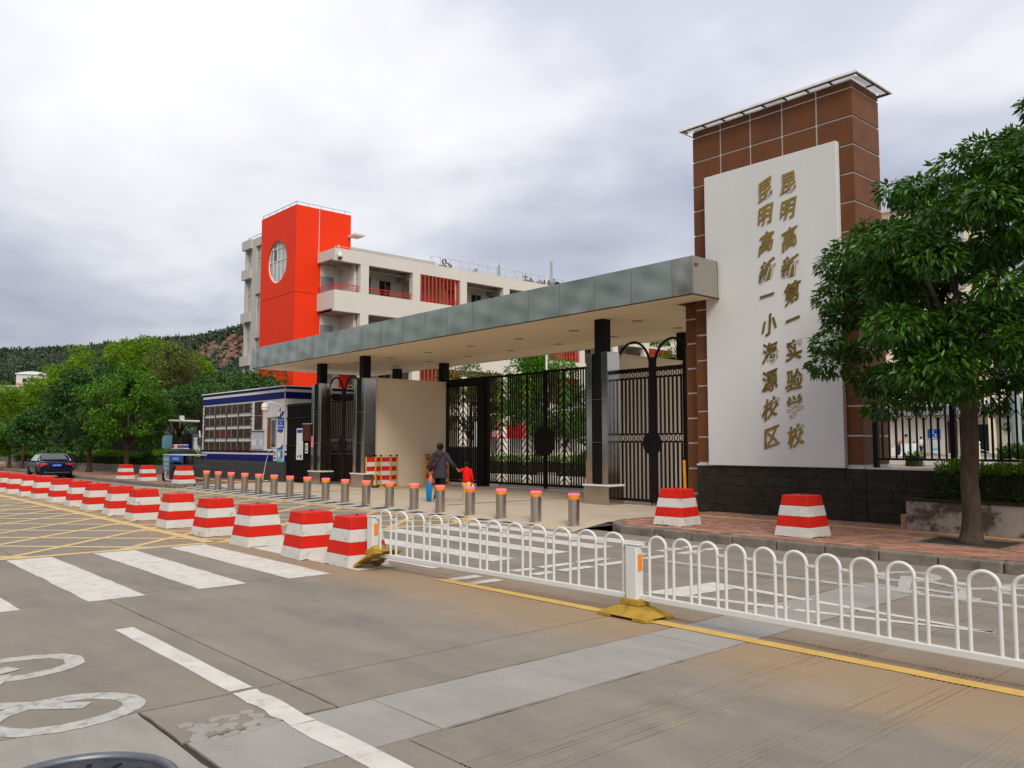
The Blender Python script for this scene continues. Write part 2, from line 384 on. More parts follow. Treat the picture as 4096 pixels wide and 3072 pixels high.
def np_mesh(name, V, F, m, parent=None):
    me = bpy.data.meshes.new(name); k = F.shape[1]
    me.vertices.add(len(V)); me.vertices.foreach_set('co', V.astype(np.float32).ravel())
    me.loops.add(F.size); me.loops.foreach_set('vertex_index', F.astype(np.int32).ravel())
    me.polygons.add(len(F)); me.polygons.foreach_set('loop_start', np.arange(0, F.size, k, dtype=np.int32))
    try: me.polygons.foreach_set('loop_total', np.full(len(F), k, dtype=np.int32))
    except Exception: pass
    me.materials.append(m); me.update(calc_edges=True); me.validate()
    o = bpy.data.objects.new(name, me); COL.objects.link(o)
    if parent: o.parent = parent
    return o
def leaves(name, P, D, size, m, parent=None, rng=None, asp=.42, fold=.25, droop=.0):
    """folded leaf blades: P points, D growing directions; each leaf is two triangles sharing a midrib"""
    n = len(P); rng = rng or np.random.default_rng(1)
    D = D / (np.linalg.norm(D, axis=1, keepdims=True) + 1e-9); D[:, 2] -= droop; D /= (np.linalg.norm(D, axis=1, keepdims=True) + 1e-9)
    U = rng.normal(size=(n, 3)); U[:, 2] = np.abs(U[:, 2]) + .8
    A = np.cross(D, U); A /= (np.linalg.norm(A, axis=1, keepdims=True) + 1e-9); Nn = np.cross(A, D)
    s = (size * rng.uniform(.65, 1.3, n))[:, None]
    V = np.empty((n, 4, 3)); V[:, 0] = P; V[:, 2] = P + D * s
    V[:, 1] = P + D * s * .42 + A * s * asp * .5 + Nn * s * fold * .3; V[:, 3] = P + D * s * .45 - A * s * asp * .5 + Nn * s * fold * .3
    i = np.arange(n)[:, None] * 4; F = np.concatenate([i + np.array([0, 1, 2]), i + np.array([0, 2, 3])], 0)
    return np_mesh(name, V.reshape(-1, 3), F, m, parent)
def crown_points(rng, blobs, n):
    """leaf points over clumps that sit on the crown's ellipsoids: denser near each clump's skin"""
    vol = np.array([b[3] * b[4] * b[5] for b in blobs]) ** .67; cnt = np.maximum(1, (n * vol / vol.sum()).astype(int)); P = []; D = []
    for b, k in zip(blobs, cnt):
        d = rng.normal(size=(k, 3)); d /= np.linalg.norm(d, axis=1, keepdims=True)
        r = rng.uniform(.25, 1, (k, 1)) ** .45
        P.append(np.array(b[:3]) + d * r * np.array(b[3:6])); dd = d + rng.normal(size=(k, 3)) * .55; D.append(dd)
    return np.concatenate(P), np.concatenate(D)
def clumps(rng, c, r, n, sz, low=-.6):
    """n clump ellipsoids scattered through a crown ellipsoid (centre c, radii r)"""
    out = []
    while len(out) < n:
        d = rng.normal(size=3); d /= np.linalg.norm(d)
        if d[2] < low: continue
        q = rng.uniform(.35, 1) ** .5 * rng.uniform(.85, 1.04); s = sz * rng.uniform(.7, 1.35)
        out.append((c[0] + d[0] * r[0] * q, c[1] + d[1] * r[1] * q, c[2] + d[2] * r[2] * q, s, s, s * .62))
    return out
def limb_mesh(rng, mb, base, top, r0, crown, k, m):
    path = [Vector(base), Vector(base).lerp(Vector(top), .45) + Vector((rng.uniform(-.06, .06), rng.uniform(-.06, .06), 0)), Vector(top)]
    mb.tube([path[0], path[0] + Vector((0, 0, .12)), path[0] + Vector((0, 0, .4)), path[1], path[2]], [r0 * 1.6, r0 * 1.2, r0, r0 * .9, r0 * .75], 10, m)
    for i in range(k):
        b = crown[int(rng.integers(len(crown)))]; e = Vector(b[:3]); s = Vector(top) - Vector((0, 0, rng.uniform(0, .25) * (Vector(top) - Vector(base)).length))
        mid = s.lerp(e, .5) + Vector((0, 0, .15 * (e - s).length))
        mb.tube([s, mid, e], [r0 * .5, r0 * .3, r0 * .1], 6, m)
def tree(name, label, cat, base, th, c, r, nc, sz, nl, ls, lm, tm, group, seed, r0=.14, droop=.35, low=-.6, asp=.42, extra=None):
    rng = np.random.default_rng(seed); t = thing(name, label, cat, base, 0, group)
    bl = clumps(rng, c, r, nc, sz, low)
    if extra: bl += extra
    P, D = crown_points(rng, bl, nl)
    leaves('crown', P, D, ls, lm, t, rng, asp, droop=droop)
    mb = MB(); limb_mesh(rng, mb, (0, 0, 0), (0, 0, th), r0, bl, 9, None); mb.build('trunk', tm, t, smooth=True)
    return t
# ------------------------------------------------------------------ ground, carriageway, markings
rr = random.Random(3)
# one earth sheet to the horizon, kept below everything
g = MB(); g.add([(-3000, -3000, -1.6), (3000, -3000, -1.6), (3000, 3000, -1.6), (-3000, 3000, -1.6)], [(0, 1, 2, 3)])
struct('ground', g, GRASS)
road = thing('road', None, None); road['kind'] = 'structure'; del road['kind']
rb = MB()
xs = [70, 10, -30, -60, -95, -160]
for a, b in zip(xs[1:], xs[:-1]):
    dz = .013
    ya = lambda x: 11.6 if x > -30 else 11.6 + .075 * (-30 - x)
    rb.add([(a, -14, gz(a) - dz), (b, -14, gz(b) - dz), (b, ya(b), gz(b) - dz), (a, ya(a), gz(a) - dz)], [(0, 1, 2, 3)])
bpy.data.objects.remove(road)
road = struct('road', rb, GROUT)
def slab(x0, x1, y0, y1, m, jag=(0, 0, 0, 0), top=0., name='slab'):
    """one cast slab with worn edges; jag = roughness of the x0, x1, y0, y1 edges"""
    p = []; st = .12
    def run(ax, ay, bx, by, j, nx, ny):
        ln = math.hypot(bx - ax, by - ay); n = max(1, min(60, int(ln / st))) if j else 1; o = 0
        for i in range(n):
            t = i / n; o = .6 * o + rr.gauss(0, 1) * j if 0 < i else 0
            p.append((ax + (bx - ax) * t - abs(o) * nx, ay + (by - ay) * t - abs(o) * ny))
    run(x0, y0, x1, y0, jag[2], 0, -1); run(x1, y0, x1, y1, jag[1], 1, 0); run(x1, y1, x0, y1, jag[3], 0, 1); run(x0, y1, x0, y0, jag[0], -1, 0)
    return MB().prism(p, -.034, top).build(name, m, road)
def slabz(x0, x1, y0, y1a, y1b, m):
    v = [(x0, y0, gz(x0)), (x1, y0, gz(x1)), (x1, y1b, gz(x1)), (x0, y1a, gz(x0))]; lo = [(a, b, c - .034) for a, b, c in v]
    return MB().add(lo + v, [(4, 5, 6, 7), (0, 1, 5, 4), (1, 2, 6, 5), (2, 3, 7, 6), (3, 0, 4, 7)]).build('slab', m, road)
G = .006
XC = [-29.9, -26.0, -21.9, -17.8, -13.6, -9.42, -5.28, -4.56]
YC = [-14, -7.2, -2.2, 2.66, 6.28, 9.05, 11.6]
for i in range(len(XC) - 2):
    for j in range(len(YC) - 1):
        slab(XC[i] + G, XC[i + 1] - G, YC[j] + G, YC[j + 1] - G, ROAD, (.002, .002, .002, .002), rr.uniform(-.003, .001))
for j in range(len(YC) - 1):                                        # by the repair strip the edges are broken
    y0, y1 = YC[j] + G, YC[j + 1] - G
    if YC[j] == -2.2:
        slab(-5.28 + G, -3.86, .45, 1.70, PATCH2, (.002, .004, .003, .003), -.001)
        slab(-5.28 + G, -4.60, 1.72, y1, ROAD, (.003, .014, .004, .005), -.002)
        slab(-5.28 + G, -3.86, y0, .43, ROAD, (.004, .01, .004, .004), -.001)
    else: slab(-5.28 + G, -4.585, y0, y1, ROAD, (.003, .008 if y1 > 2.7 else .004, .003, .003), rr.uniform(-.003, 0))
for y0, y1 in ((1.74, 2.895), (2.90, 5.62), (5.625, 9.6)): slab(-4.575, -3.846, y0, y1, PATCH, (.007, .007, .002, .002), -.001)
for y0, y1 in ((-14, -7.2), (-7.2, -2.2), (-2.2, .44)): slab(-4.58, -3.87, y0 + G, y1 - G, ROAD)
slab(-4.58, -3.85, 9.62, 11.6, ROAD)
BANDS = ((-3.39, -2.985), (-2.555, -2.13), (-1.69, -1.25), (-.83, -.40))
def groove_band(x0, x1, y0, y1):
    n = 11; p = (x1 - x0) / n; prof = []
    for i in range(n):
        a = x0 + i * p; prof += [(a, 0.), (a + p * .58, 0.), (a + p * .66, -.006), (a + p * .92, -.006)]
    prof.append((x1, 0.)); ny = int((y1 - y0) / .12); V = []; F = []; k = len(prof)
    wob = [0] * len(prof)
    for j in range(ny + 1):
        y = y0 + (y1 - y0) * j / ny; wob = [.8 * q + rr.gauss(0, .0007) for q in wob]
        V += [(px + (wob[i] if 0 < i < k - 1 else 0), y, pz - .001) for i, (px, pz) in enumerate(prof)]
    for j in range(ny):
        for i in range(k - 1): a = j * k + i; F.append((a, a + 1, a + k + 1, a + k))
    o = MB().add(V, F).build('groove_band', ROAD, road); o['kind'] = 'stuff'
for j in range(len(YC) - 1):
    y0, y1 = YC[j] + G, YC[j + 1] - G; x = -3.83
    for a, b in BANDS:
        if y0 > 2 and y0 < 9: groove_band(a, b, y0, y1); slab(x, a - .002, y0, y1, ROAD, (.005 if x < -3.8 else 0, 0, .003, .003), rr.uniform(-.002, 0)); x = b + .002
    slab(x, 3.2, y0, y1, ROAD, (0, .003, .003, .003)); slab(3.215, 10, y0, y1, ROAD)
for a, b in ((-38, -30), (-47, -38), (-60, -47), (-80, -60), (-110, -80), (-158, -110)):
    ya = lambda x: 11.55 + .075 * (-30 - x)
    for y0, y1 in ((-14, -2.2), (-2.2, 2.66), (2.66, 6.28)): slabz(a + .01, b - .01, y0 + .006, y1 - .006, y1 - .006, ROAD)
    slabz(a + .01, b - .01, 6.29, ya(a), ya(b), ROAD)
# cracked corner by the lane line: loose concrete pieces
for i in range(46):
    x = rr.uniform(-4.86, -4.52); y = rr.uniform(1.74, 2.26); q = rr.uniform(.018, .055); a0 = rr.random() * 6
    MB().prism([(x + q * rr.uniform(.7, 1.2) * math.cos(a0 + k * 1.05), y + q * rr.uniform(.7, 1.2) * math.sin(a0 + k * 1.05)) for k in range(6)], -.03, rr.uniform(.0005, .004)).build('concrete_fragment', PATCH, road)

def mark(name, poly, m, z=.004, parent=None):
    o = MB().prism(poly, z - .0025, z).build(name, m, parent or road); return o
def rect(x0, x1, y0, y1): return [(x0, y0), (x1, y0), (x1, y1), (x0, y1)]
def line(p, q, wd): 
    d = Vector((q[0] - p[0], q[1] - p[1])).normalized() * wd / 2
    return [(p[0] + d.y, p[1] - d.x), (q[0] + d.y, q[1] - d.x), (q[0] - d.y, q[1] + d.x), (p[0] - d.y, p[1] + d.x)]
def worn(poly, j=.012, st=.25):
    out = []
    for i, p in enumerate(poly):
        q = poly[(i + 1) % len(poly)]; n = max(1, int(math.hypot(q[0] - p[0], q[1] - p[1]) / st))
        for k in range(n): t = k / n; out.append((p[0] + (q[0] - p[0]) * t + rr.uniform(-j, j), p[1] + (q[1] - p[1]) * t + rr.uniform(-j, j)))
    return out
for y0 in (1.30, 2.48, 3.60, 4.68, 5.62, 6.42, 7.44, 8.52, 9.50, 10.35):
    mark('crosswalk_stripe', worn(rect(-13.25, -9.25 if y0 < 6 else -8.75, y0, y0 + (.56 if y0 < 6 else .42)), .01), WHITEP)
mark('lane_line', worn(rect(-7.72, -5.32, 2.285, 2.44), .006), WHITEP); mark('lane_line', worn(rect(-5.26, -4.46, 2.28, 2.44), .012, .1), WHITEP)
mark('lane_line', worn(rect(-4.44, -.2, 2.28, 2.44), .012), WHITEP)
for x in (-34, -27, -20): mark('lane_line', worn(rect(x, x + 3, .1, .24), .006), WHITEP, .005)
lo_ = [(-8.03 + .13 * i, 5.93 + .011 * i * .13 + rr.uniform(-.004, .004)) for i in range(75)]; up_ = [(x + .12, y + .135 + rr.uniform(-.004, .004)) for x, y in lo_]
for i in range(0, 72, 12): mark('edge_line', lo_[i:i + 13] + up_[i:i + 13][::-1], YELP, .006)
for y0, y1 in ((6.06, 6.5), (6.64, 6.82), (7.05, 7.4), (7.52, 8.1), (8.22, 8.8), (9.2, 9.66), (10.0, 10.5), (10.62, 11.0)):
    for x in (-7.97, -7.60): mark('give_way_dash', worn(rect(x, x + .16, y0, y1), .006), WHITEP, .0052)
mark('lane_line', worn(rect(-7.2, -4.4, 9.17, 9.30), .008), WORNP); mark('lane_line', worn(rect(-4.3, -2.2, 9.2, 9.33), .01), WORNP); mark('lane_line', worn(rect(-2.1, 4, 9.22, 9.35), .01), WORNP)
mark('give_way_triangle', worn([(-5.84, 7.12), (-5.42, 7.22), (-5.32, 8.07), (-5.72, 8.24)], .01), WHITEP)
mark('give_way_triangle', worn([(-5.42, 7.22), (-4.32, 7.42), (-4.35, 7.55), (-5.38, 7.36)], .008), WHITEP)
mark('give_way_triangle', worn([(-5.34, 8.06), (-4.42, 7.97), (-4.42, 8.09), (-5.70, 8.24)], .008), WHITEP)
mark('give_way_triangle', worn([(-4.25, 7.42), (-2.62, 7.80), (-2.64, 7.86), (-4.25, 7.53)], .008), WHITEP)
mark('give_way_triangle', worn([(-4.32, 7.95), (-2.64, 7.80), (-2.62, 7.86), (-4.32, 8.07)], .008), WHITEP)
def ring(cx, cy, rx, ry, wd, n=28, a0=0., a1=2 * math.pi):
    out = []; inn = []
    for i in range(n + 1):
        a = a0 + (a1 - a0) * i / n; j = rr.uniform(-.012, .012)
        out.append((cx + (rx + j) * math.cos(a), cy + (ry + j) * math.sin(a))); inn.append((cx + (rx - wd + j) * math.cos(a), cy + (ry - wd + j) * math.sin(a)))
    V = []; F = []
    for z in (.0015, .0042): V += [(p[0], p[1], z) for p in out] + [(p[0], p[1], z) for p in inn]
    k = n + 1
    for i in range(n): F += [(2 * k + i, 2 * k + i + 1, 3 * k + i + 1, 3 * k + i), (i, i + 1, 2 * k + i + 1, 2 * k + i), (k + i + 1, k + i, 3 * k + i, 3 * k + i + 1)]
    return MB().add(V, F)
def bicycle_mark(cx, cy, m):
    """a painted bicycle: two wheels, frame, handlebar, stretched along the lane"""
    for dx in (-.66, .66): ring(cx + dx, cy, .36, .46, .13).build('bicycle_marking', m, road)
    for z, (p, q, wd) in enumerate((((cx + .60, cy + .15), (cx + .14, cy - .42), .13), ((cx + .14, cy - .42), (cx - .5, cy - .1), .12), ((cx - .66, cy), (cx - .30, cy - .95), .13), ((cx + .14, cy - .40), (cx + .34, cy - .95), .12), ((cx - .30, cy - .72), (cx + .3, cy - .86), .12), ((cx - .5, cy - .97), (cx - .1, cy - 1.03), .12), ((cx + .2, cy - .98), (cx + .5, cy - .98), .12))):
        mark('bicycle_marking', worn(line(p, q, wd), .012, .15), m, .0052 + .0003 * z)
bicycle_mark(-6.22, 1.37, WORNP); bicycle_mark(-3.75, 10.35, WORNP)
# yellow box junction
BX0, BX1, BY0, BY1 = -33.2, -13.42, -3.2, 10.85
def clip45(c, sgn):
    """the segment of y = sgn*x + c inside the box"""
    pts = []
    for x in (BX0, BX1):
        y = sgn * x + c
        if BY0 <= y <= BY1: pts.append((x, y))
    for y in (BY0, BY1):
        x = (y - c) * sgn
        if BX0 <= x <= BX1: pts.append((x, y))
    pts = sorted(set((round(a, 4), round(b, 4)) for a, b in pts))
    return pts
def bz(x): return gz(x)
def zline(p, q, wd, z, name='box_marking'):
    """markings that follow the bend of the carriageway"""
    cut = [p, q]
    if (p[0] + 30) * (q[0] + 30) < 0: t = (-30 - p[0]) / (q[0] - p[0]); cut = [p, (-30, p[1] + (q[1] - p[1]) * t), q]
    for a, b in zip(cut, cut[1:]):
        k = line(a, b, wd); V = [(x, y, bz(x) + z) for x, y in k]; V2 = [(x, y, bz(x) + z - .0025) for x, y in k]
        MB().add(V2 + V, [(4, 5, 6, 7), (0, 1, 5, 4), (1, 2, 6, 5), (2, 3, 7, 6), (3, 0, 4, 7)]).build(name, YELBOX, road)
c = BY0 - BX1
for i in range(-14, 40):
    for sgn, off, z in ((1, 17.93 + 1.67 * i, .0036), (-1, -12.62 + 1.6 * i, .0040)):
        s_ = clip45(off, sgn)
        if len(s_) >= 2 and s_[-1][0] - s_[0][0] > .3: zline(s_[0], s_[-1], .13, z)
for p, q, wd in (((BX0, BY1), (BX1, BY1), .17), ((BX1, BY1), (BX1, BY0), .17), ((BX0, 5.42), (BX1, 5.42), .20), ((BX0, BY0), (BX0, BY1), .17)): zline(p, q, wd, .0046)
# far white stop lines
for x in (-40, -47): MB().add([(x, 7.5, gz(x) + .004), (x + 2.2, 7.5, gz(x + 2.2) + .004), (x + 2.2, 7.65, gz(x + 2.2) + .004), (x, 7.65, gz(x) + .004)], [(0, 1, 2, 3)]).build('lane_line', WHITEP, road)
# manhole in the light patch
mh = thing('manhole_cover', 'round iron manhole cover in the pale concrete patch at the bottom edge', 'manhole cover', (-4.28, 1.117, 0))
MB().tube([(0, 0, -.02), (0, 0, .006)], [.40, .40], 40).build('cover_plate', mat('cast iron', (.06, .06, .07), .5, .6, var=.3, scale=8, bump=.8, bscale=60), mh)
rg = MB(); rg.tube([(.43 * math.cos(a), .43 * math.sin(a), .004) for a in [i * math.pi / 24 for i in range(48)]], .026, 8, close=True); rg.build('frame_ring', mat('worn iron', (.16, .17, .19), .4, .6, var=.25, scale=9), mh, smooth=True)
for i in range(14): a = i * math.pi / 7; B(-.03, .03, -.012, .012, .006, .010, M=Matrix.Translation((.30 * math.cos(a), .30 * math.sin(a), 0)) @ Matrix.Rotation(a, 4, 'Z')).build('grip_stud', RUBBER, mh)

# ------------------------------------------------------------------ right pavement with its kerb
pav = MB().prism([(8, 11.6), (8, 15.4), (-10.56, 15.4), (-10.56, 12.55)] + [(-9.62 - .94 * math.cos(t), 12.55 - .94 * math.sin(t)) for t in [i * math.pi / 16 for i in range(1, 9)]], -.03, .118); pav = struct('pavement', pav, GROUT)
def kerb(name, pts, hgt, parent=None):
    """kerb stones laid along a polyline"""
    root = thing(name, None, None); root['kind'] = 'structure'
    return root
kb = MB().box(-9.6, 8, 11.53, 11.59, -.03, .10); kbo = struct('kerb', kb, GROUT)
def kstone(p, q, z0, z1, wd=.16):
    d = Vector((q[0] - p[0], q[1] - p[1], 0)); ln = d.length - .012; a = math.atan2(d.y, d.x); c = (Vector((*p, 0)) + Vector((*q, 0))) / 2
    o = MB().box(-ln / 2, ln / 2, -wd / 2, wd / 2, z0, z1 + rr.uniform(-.006, .006)).build('kerb_stone', KERB, kbo, bevel=.028, seg=3); o.location = c; o.rotation_euler = (0, 0, a + rr.uniform(-.006, .006)); return o
x = 8.
while x > -9.5: kstone((x, 11.52), (x - .78, 11.52), -.03, .15); x -= .78
arc = [(-9.62 - 1.0 * math.sin(t), 12.52 - 1.0 * math.cos(t)) for t in [i * math.pi / 2 / 4 for i in range(5)]]
for p, q in zip(arc, arc[1:]): kstone(p, q, -.03, .15)
y = 12.52
while y < 15.0: kstone((-10.62, y), (-10.62, y + .62), -.0, .145); y += .62
# bricks in running bond; a yellow course runs through them
bm_ = {}
def brick_mesh(i):
    if i not in bm_:
        o = MB().box(-.0965, .0965, -.0465, .0465, -.03, .0).build('paver_brick', (BRICKP + [BRICKY])[i]); bm_[i] = o.data; bpy.data.objects.remove(o)
    return bm_[i]
nb = 0; rest = {}
cells = []
for iy in range(37):
    yy = 11.66 + .05 + iy * .1
    for ix in range(70):
        xx = -10.45 + ix * .2 + (.1 if iy % 2 else 0)
        if math.hypot(min(0, xx + 9.62), min(0, yy - 12.52)) > .88 and xx < -9.62 and yy < 12.52: continue
        if xx > 3 or xx < -10.45 or yy > 15.28: continue
        if -5.36 < xx < -4.14 and 12.72 < yy < 13.88: continue
        cells.append((xx, yy))
cells.sort(key=lambda c: c[0] ** 2 + c[1] ** 2 if -8.6 < c[0] < -3.4 else 1e3 + c[0] ** 2 + c[1] ** 2)
for n_, (xx, yy) in enumerate(cells):
    k = 4 if 14.12 < yy < 14.40 else rr.choice((0, 0, 1, 2, 3)); zt = .15 + rr.uniform(-.004, .003)
    if n_ < 290:
        o = bpy.data.objects.new('paver_brick', brick_mesh(k)); COL.objects.link(o); o.parent = pav; o.location = (xx, yy, zt); o.rotation_euler = (0, 0, rr.uniform(-.02, .02))
    else: rest.setdefault(k, MB()).box(xx - .0965, xx + .0965, yy - .0465, yy + .0465, zt - .03, zt)
allr = MB()
for k, mb in rest.items(): allr.add(mb.v, mb.f, (BRICKP + [BRICKY])[k])
o = allr.build('paver_bricks', None, pav); o['kind'] = 'stuff'
# tree pit
MB().box(-5.34, -4.16, 12.74, 13.86, .1, .140).build('soil_bed', SOIL, pav)
for a in ((-5.40, -4.10, 12.68, 12.745), (-5.40, -4.10, 13.855, 13.92), (-5.40, -5.335, 12.75, 13.85), (-4.165, -4.10, 12.75, 13.85)): MB().box(*a, .1, .158).build('pit_edging', KERB, pav, bevel=.006)

# ------------------------------------------------------------------ apron under the canopy, ramp strip, left pavement
ap = MB(); ap.add([(-31.2, 12.0, .095), (-10.72, 12.0, .115), (-10.72, 24, .125), (-31.2, 24, .115)], [(0, 1, 2, 3)])
ap.add([(-31.2, 11.05, -.01), (-10.72, 11.05, -.002), (-10.72, 12.0, .115), (-31.2, 12.0, .095)], [(0, 1, 2, 3)])
apo = struct('forecourt', ap, APRON)
i = 0; x = -30.6
while x < -11.1:
    sk = .55
    def ra(xx, t): return (xx + sk * t, 11.16 + .78 * t, -.006 + .104 * (.12 + .82 * t) + .006)
    m_ = (WORNP, BLACKP, WORNP, BLACKP, YELP, BLACKP)[i % 6] if x > -14.5 else (WORNP, BLACKP)[i % 2]
    V = [ra(x, 0), ra(x + .40, 0), ra(x + .40, 1), ra(x, 1)]
    MB().add(V + [(a, b, c - .004) for a, b, c in V], [(0, 1, 2, 3), (0, 4, 5, 1), (1, 5, 6, 2), (2, 6, 7, 3), (3, 7, 4, 0)]).build('ramp_stripe', m_, apo)
    x += .41; i += 1
for xx in (-23.7, -16.3): B(xx, xx + .008, 12.05, 18.9, .1, .121 if xx > -21 else .1125).build('expansion_joint', GROUT, apo)
def ky(x): return 11.02 if x > -33.3 else 11.02 + .0637 * (-33.3 - x)
pl = MB()
pts = [-31.3, -33.3, -40, -50, -65, -80, -110, -150]
for a, b in zip(pts[1:], pts):
    pl.add([(a, ky(a) + .15, gz(a) + .13), (b, ky(b) + .15, gz(b) + .13), (b, 40, gz(b) + .13), (a, 60, gz(a) + .13)], [(0, 1, 2, 3)])
plo = struct('far_pavement', pl, PAVEL)
B(-38.5, -30.9, 13.55, 13.85, .112, .1345).build('tactile_strip', BRICKY, plo)
kb2 = MB().box(-33, -31.2, 11.05, 11.1, -.1, .0); kb2 = struct('far_kerb', kb2, GROUT)
def kst2(p, q, zt=.15):
    d = Vector((q[0] - p[0], q[1] - p[1], 0)); ln = d.length - .015; a = math.atan2(d.y, d.x); cxx = (p[0] + q[0]) / 2
    o = MB().box(-ln / 2, ln / 2, -.09, .09, -.15, zt).build('kerb_stone', KERB, kb2, bevel=.03, seg=2); o.location = (cxx, (p[1] + q[1]) / 2, gz(cxx)); o.rotation_euler = (0, 0, a)
arc = [(-31.1 + .75 * math.sin(t), ky(-31) + .85 - .75 * math.cos(t)) for t in [i * math.pi / 2 / 4 for i in range(5)]]
for p, q in zip(arc, arc[1:]): kst2(p, q, .145)
x = -31.1
while x > -100: st = .9 if x > -50 else 3; kst2((x, ky(x) + .09), (x - st, ky(x - st) + .09)); x -= st
# ------------------------------------------------------------------ sign tower
tw = thing('sign_tower', 'tall brown clad sign tower with white panel and gold Chinese characters', 'sign tower', (-9.15, 15.9, .12))
def W(o): o.location = o.location - Vector(tw.location); return o          # parts are modelled in world space
TX0, TX1, TY0, TY1, TZ0, TZ1 = -11.02, -7.28, 15.35, 16.47, 1.14, 8.70
W(B(TX0 + .02, TX1 - .02, TY0 + .02, TY1 - .02, .1, TZ1 - .01).build('core', JOINT, tw))
zj = [8.70] + [8.55 - .5655 * i for i in range(14)]; zj = [z for z in zj if z > 1.25] + [1.20]
xj = [TX0, -10.29, -9.54, -8.79, -8.03, TX1]
g_ = .017
def tile(x0, x1, y0, y1, z0, z1): W(B(x0, x1, y0, y1, z0, z1).build('tile', BTILE, tw, bevel=.004, seg=1))
for a, b in zip(zj, zj[1:]):
    for x0, x1 in zip(xj, xj[1:]):
        if b < 7.3 and -10.5 < (x0 + x1) / 2 < -7.8:
            if not (x0 == xj[0] or x1 == xj[-1]): continue
        xa = x0 + (0 if x0 == TX0 else g_); xb = x1 - (0 if x1 == TX1 else g_)
        if b < 7.3: xa, xb = (xa, min(xb, -10.60)) if x0 == TX0 else (max(xa, -7.62), xb)
        tile(xa, xb, TY0, TY0 + .02, b + g_, a - g_)
    tile(TX1 - .02, TX1, TY0 + .0205, TY1 - .0205, b + g_, a - g_)
    tile(TX0, TX0 + .02, TY0 + .0205, TY1 - .0205, b + g_, a - g_)
    for x0, x1 in ((TX0, -9.15), (-9.13, TX1)): tile(x0, x1, TY1 - .02, TY1, b + g_, a - g_)
W(B(-10.64, -7.57, 15.215, 15.348, 1.15, 7.52).build('white_panel', RENDERW, tw, bevel=.012))
W(B(TX0 - .02, TX1 + .02, TY0 - .01, TY1, 1.135, 1.175).build('base_trim', JOINT, tw))
# recessed pilaster on the gate side
W(B(-11.43, -11.04, 15.58, 16.4, .1, 5.86).build('pilaster', JOINT, tw))
zz_ = [5.88, 5.58, 5.02, 4.45, 3.89, 3.32, 2.76, 2.19, 1.63, 1.06, .5, .1]
for a, b in zip(zz_, zz_[1:]):
    W(B(-11.445, -11.042, 15.565, 15.582, b + .018, a - .018).build('tile', BTILE, tw)); W(B(-11.447, -11.43, 15.584, 16.4, b + .018, a - .018).build('tile', BTILE, tw))
# slate base stones: random coursed blocks
W(B(-11.0, -7.2, 15.34, 16.4, .08, 1.13).build('base_core', GROUT, tw))
def stones(parent, x0, x1, y, z0, z1, h, m, off=Vector((0, 0, 0)), wmin=.45, wmax=.75, dep=.06, name='stone'):
    nz = max(1, round((z1 - z0) / h)); h = (z1 - z0) / nz
    for j in range(nz):
        x = x0
        while x < x1 - .01:
            b = min(x1, x + rr.uniform(wmin, wmax))
            if x1 - b < .2: b = x1
            o = B(x + .002, b - .002, y + rr.uniform(-.004, .004), y + dep, z0 + j * h + .002, z0 + (j + 1) * h - .002).build(name, m, parent, bevel=.006, seg=1); o.location = -off; x = b
stones(tw, -11.0, -7.2, 15.29, .12, 1.135, .2, STONE, Vector(tw.location))
# roof: thin white sheet on a dark frame with pale soffit panels
W(B(TX0 + .02, TX1 - .02, TY0 + .02, TY1 - .02, 8.705, 8.735).build('roof_sheet', ROOFW, tw))
for a_ in ((-11.24, -7.06, 15.12, 15.165), (-11.24, -7.06, 16.64, 16.68), (-11.24, -11.20, 15.166, 16.639), (-7.10, -7.06, 15.166, 16.639)): W(B(*a_, 8.71, 8.765).build('roof_edge', ROOFW, tw, bevel=.006))
for a_ in ((-11.199, -7.101, 15.17, 15.195), (-11.199, -7.101, 16.61, 16.635), (-7.125, -7.102, 15.2, 16.6)): W(B(*a_, 8.70, 8.75).build('roof_frame', ROOFD, tw))
n = 8; L_ = (-7.16 + 11.14) / n
for i in range(n):
    W(B(-11.16 + i * L_ + .012, -11.16 + (i + 1) * L_ - .012, 15.20, 15.365, 8.735, 8.741).build('roof_panel', PANELT, tw)); W(B(-11.16 + i * L_ - .012, -11.16 + i * L_ + .011, 15.2, 15.365, 8.71, 8.75).build('roof_frame', ROOFD, tw))
for a, b in ((15.37, 15.97), (16.0, 16.6)): W(B(-7.29, -7.13, a, b, 8.735, 8.741).build('roof_panel', PANELT, tw))
W(B(-7.29, -7.13, 15.975, 15.995, 8.71, 8.75).build('roof_frame', ROOFD, tw))
W(MB().tube([(-11.3, 15.9, 5.86), (-11.3, 15.9, 7.0)], .012, 6, ALU).build('lightning_rod', ALU, tw))
cols = (('昆明高新第一实验学校', [(-8.6, 6.92), (-8.61, 6.37), (-8.59, 5.78), (-8.6, 5.2), (-8.56, 4.65), (-8.57, 4.11), (-8.56, 3.5), (-8.57, 2.89), (-8.58, 2.37), (-8.57, 1.78)]),
        ('昆明高新一小海源校区', [(-9.13, 6.9), (-9.13, 6.35), (-9.12, 5.78), (-9.12, 5.19), (-9.12, 4.67), (-9.1, 4.05), (-9.09, 3.49), (-9.11, 2.91), (-9.11, 2.34), (-9.1, 1.75)]))
def brush(o, sc, rn):
    """turn the regular glyph into a brush-like one: strokes swell and taper, verticals lean, horizontals rise"""
    ph = rn.uniform(0, 6)
    for v in o.data.vertices:
        x, y = v.co.x / sc, v.co.z / sc
        v.co.x += sc * (.040 * math.sin(4.5 * y + ph)); v.co.z += sc * (.045 * math.sin(4.2 * x + ph * 1.7))
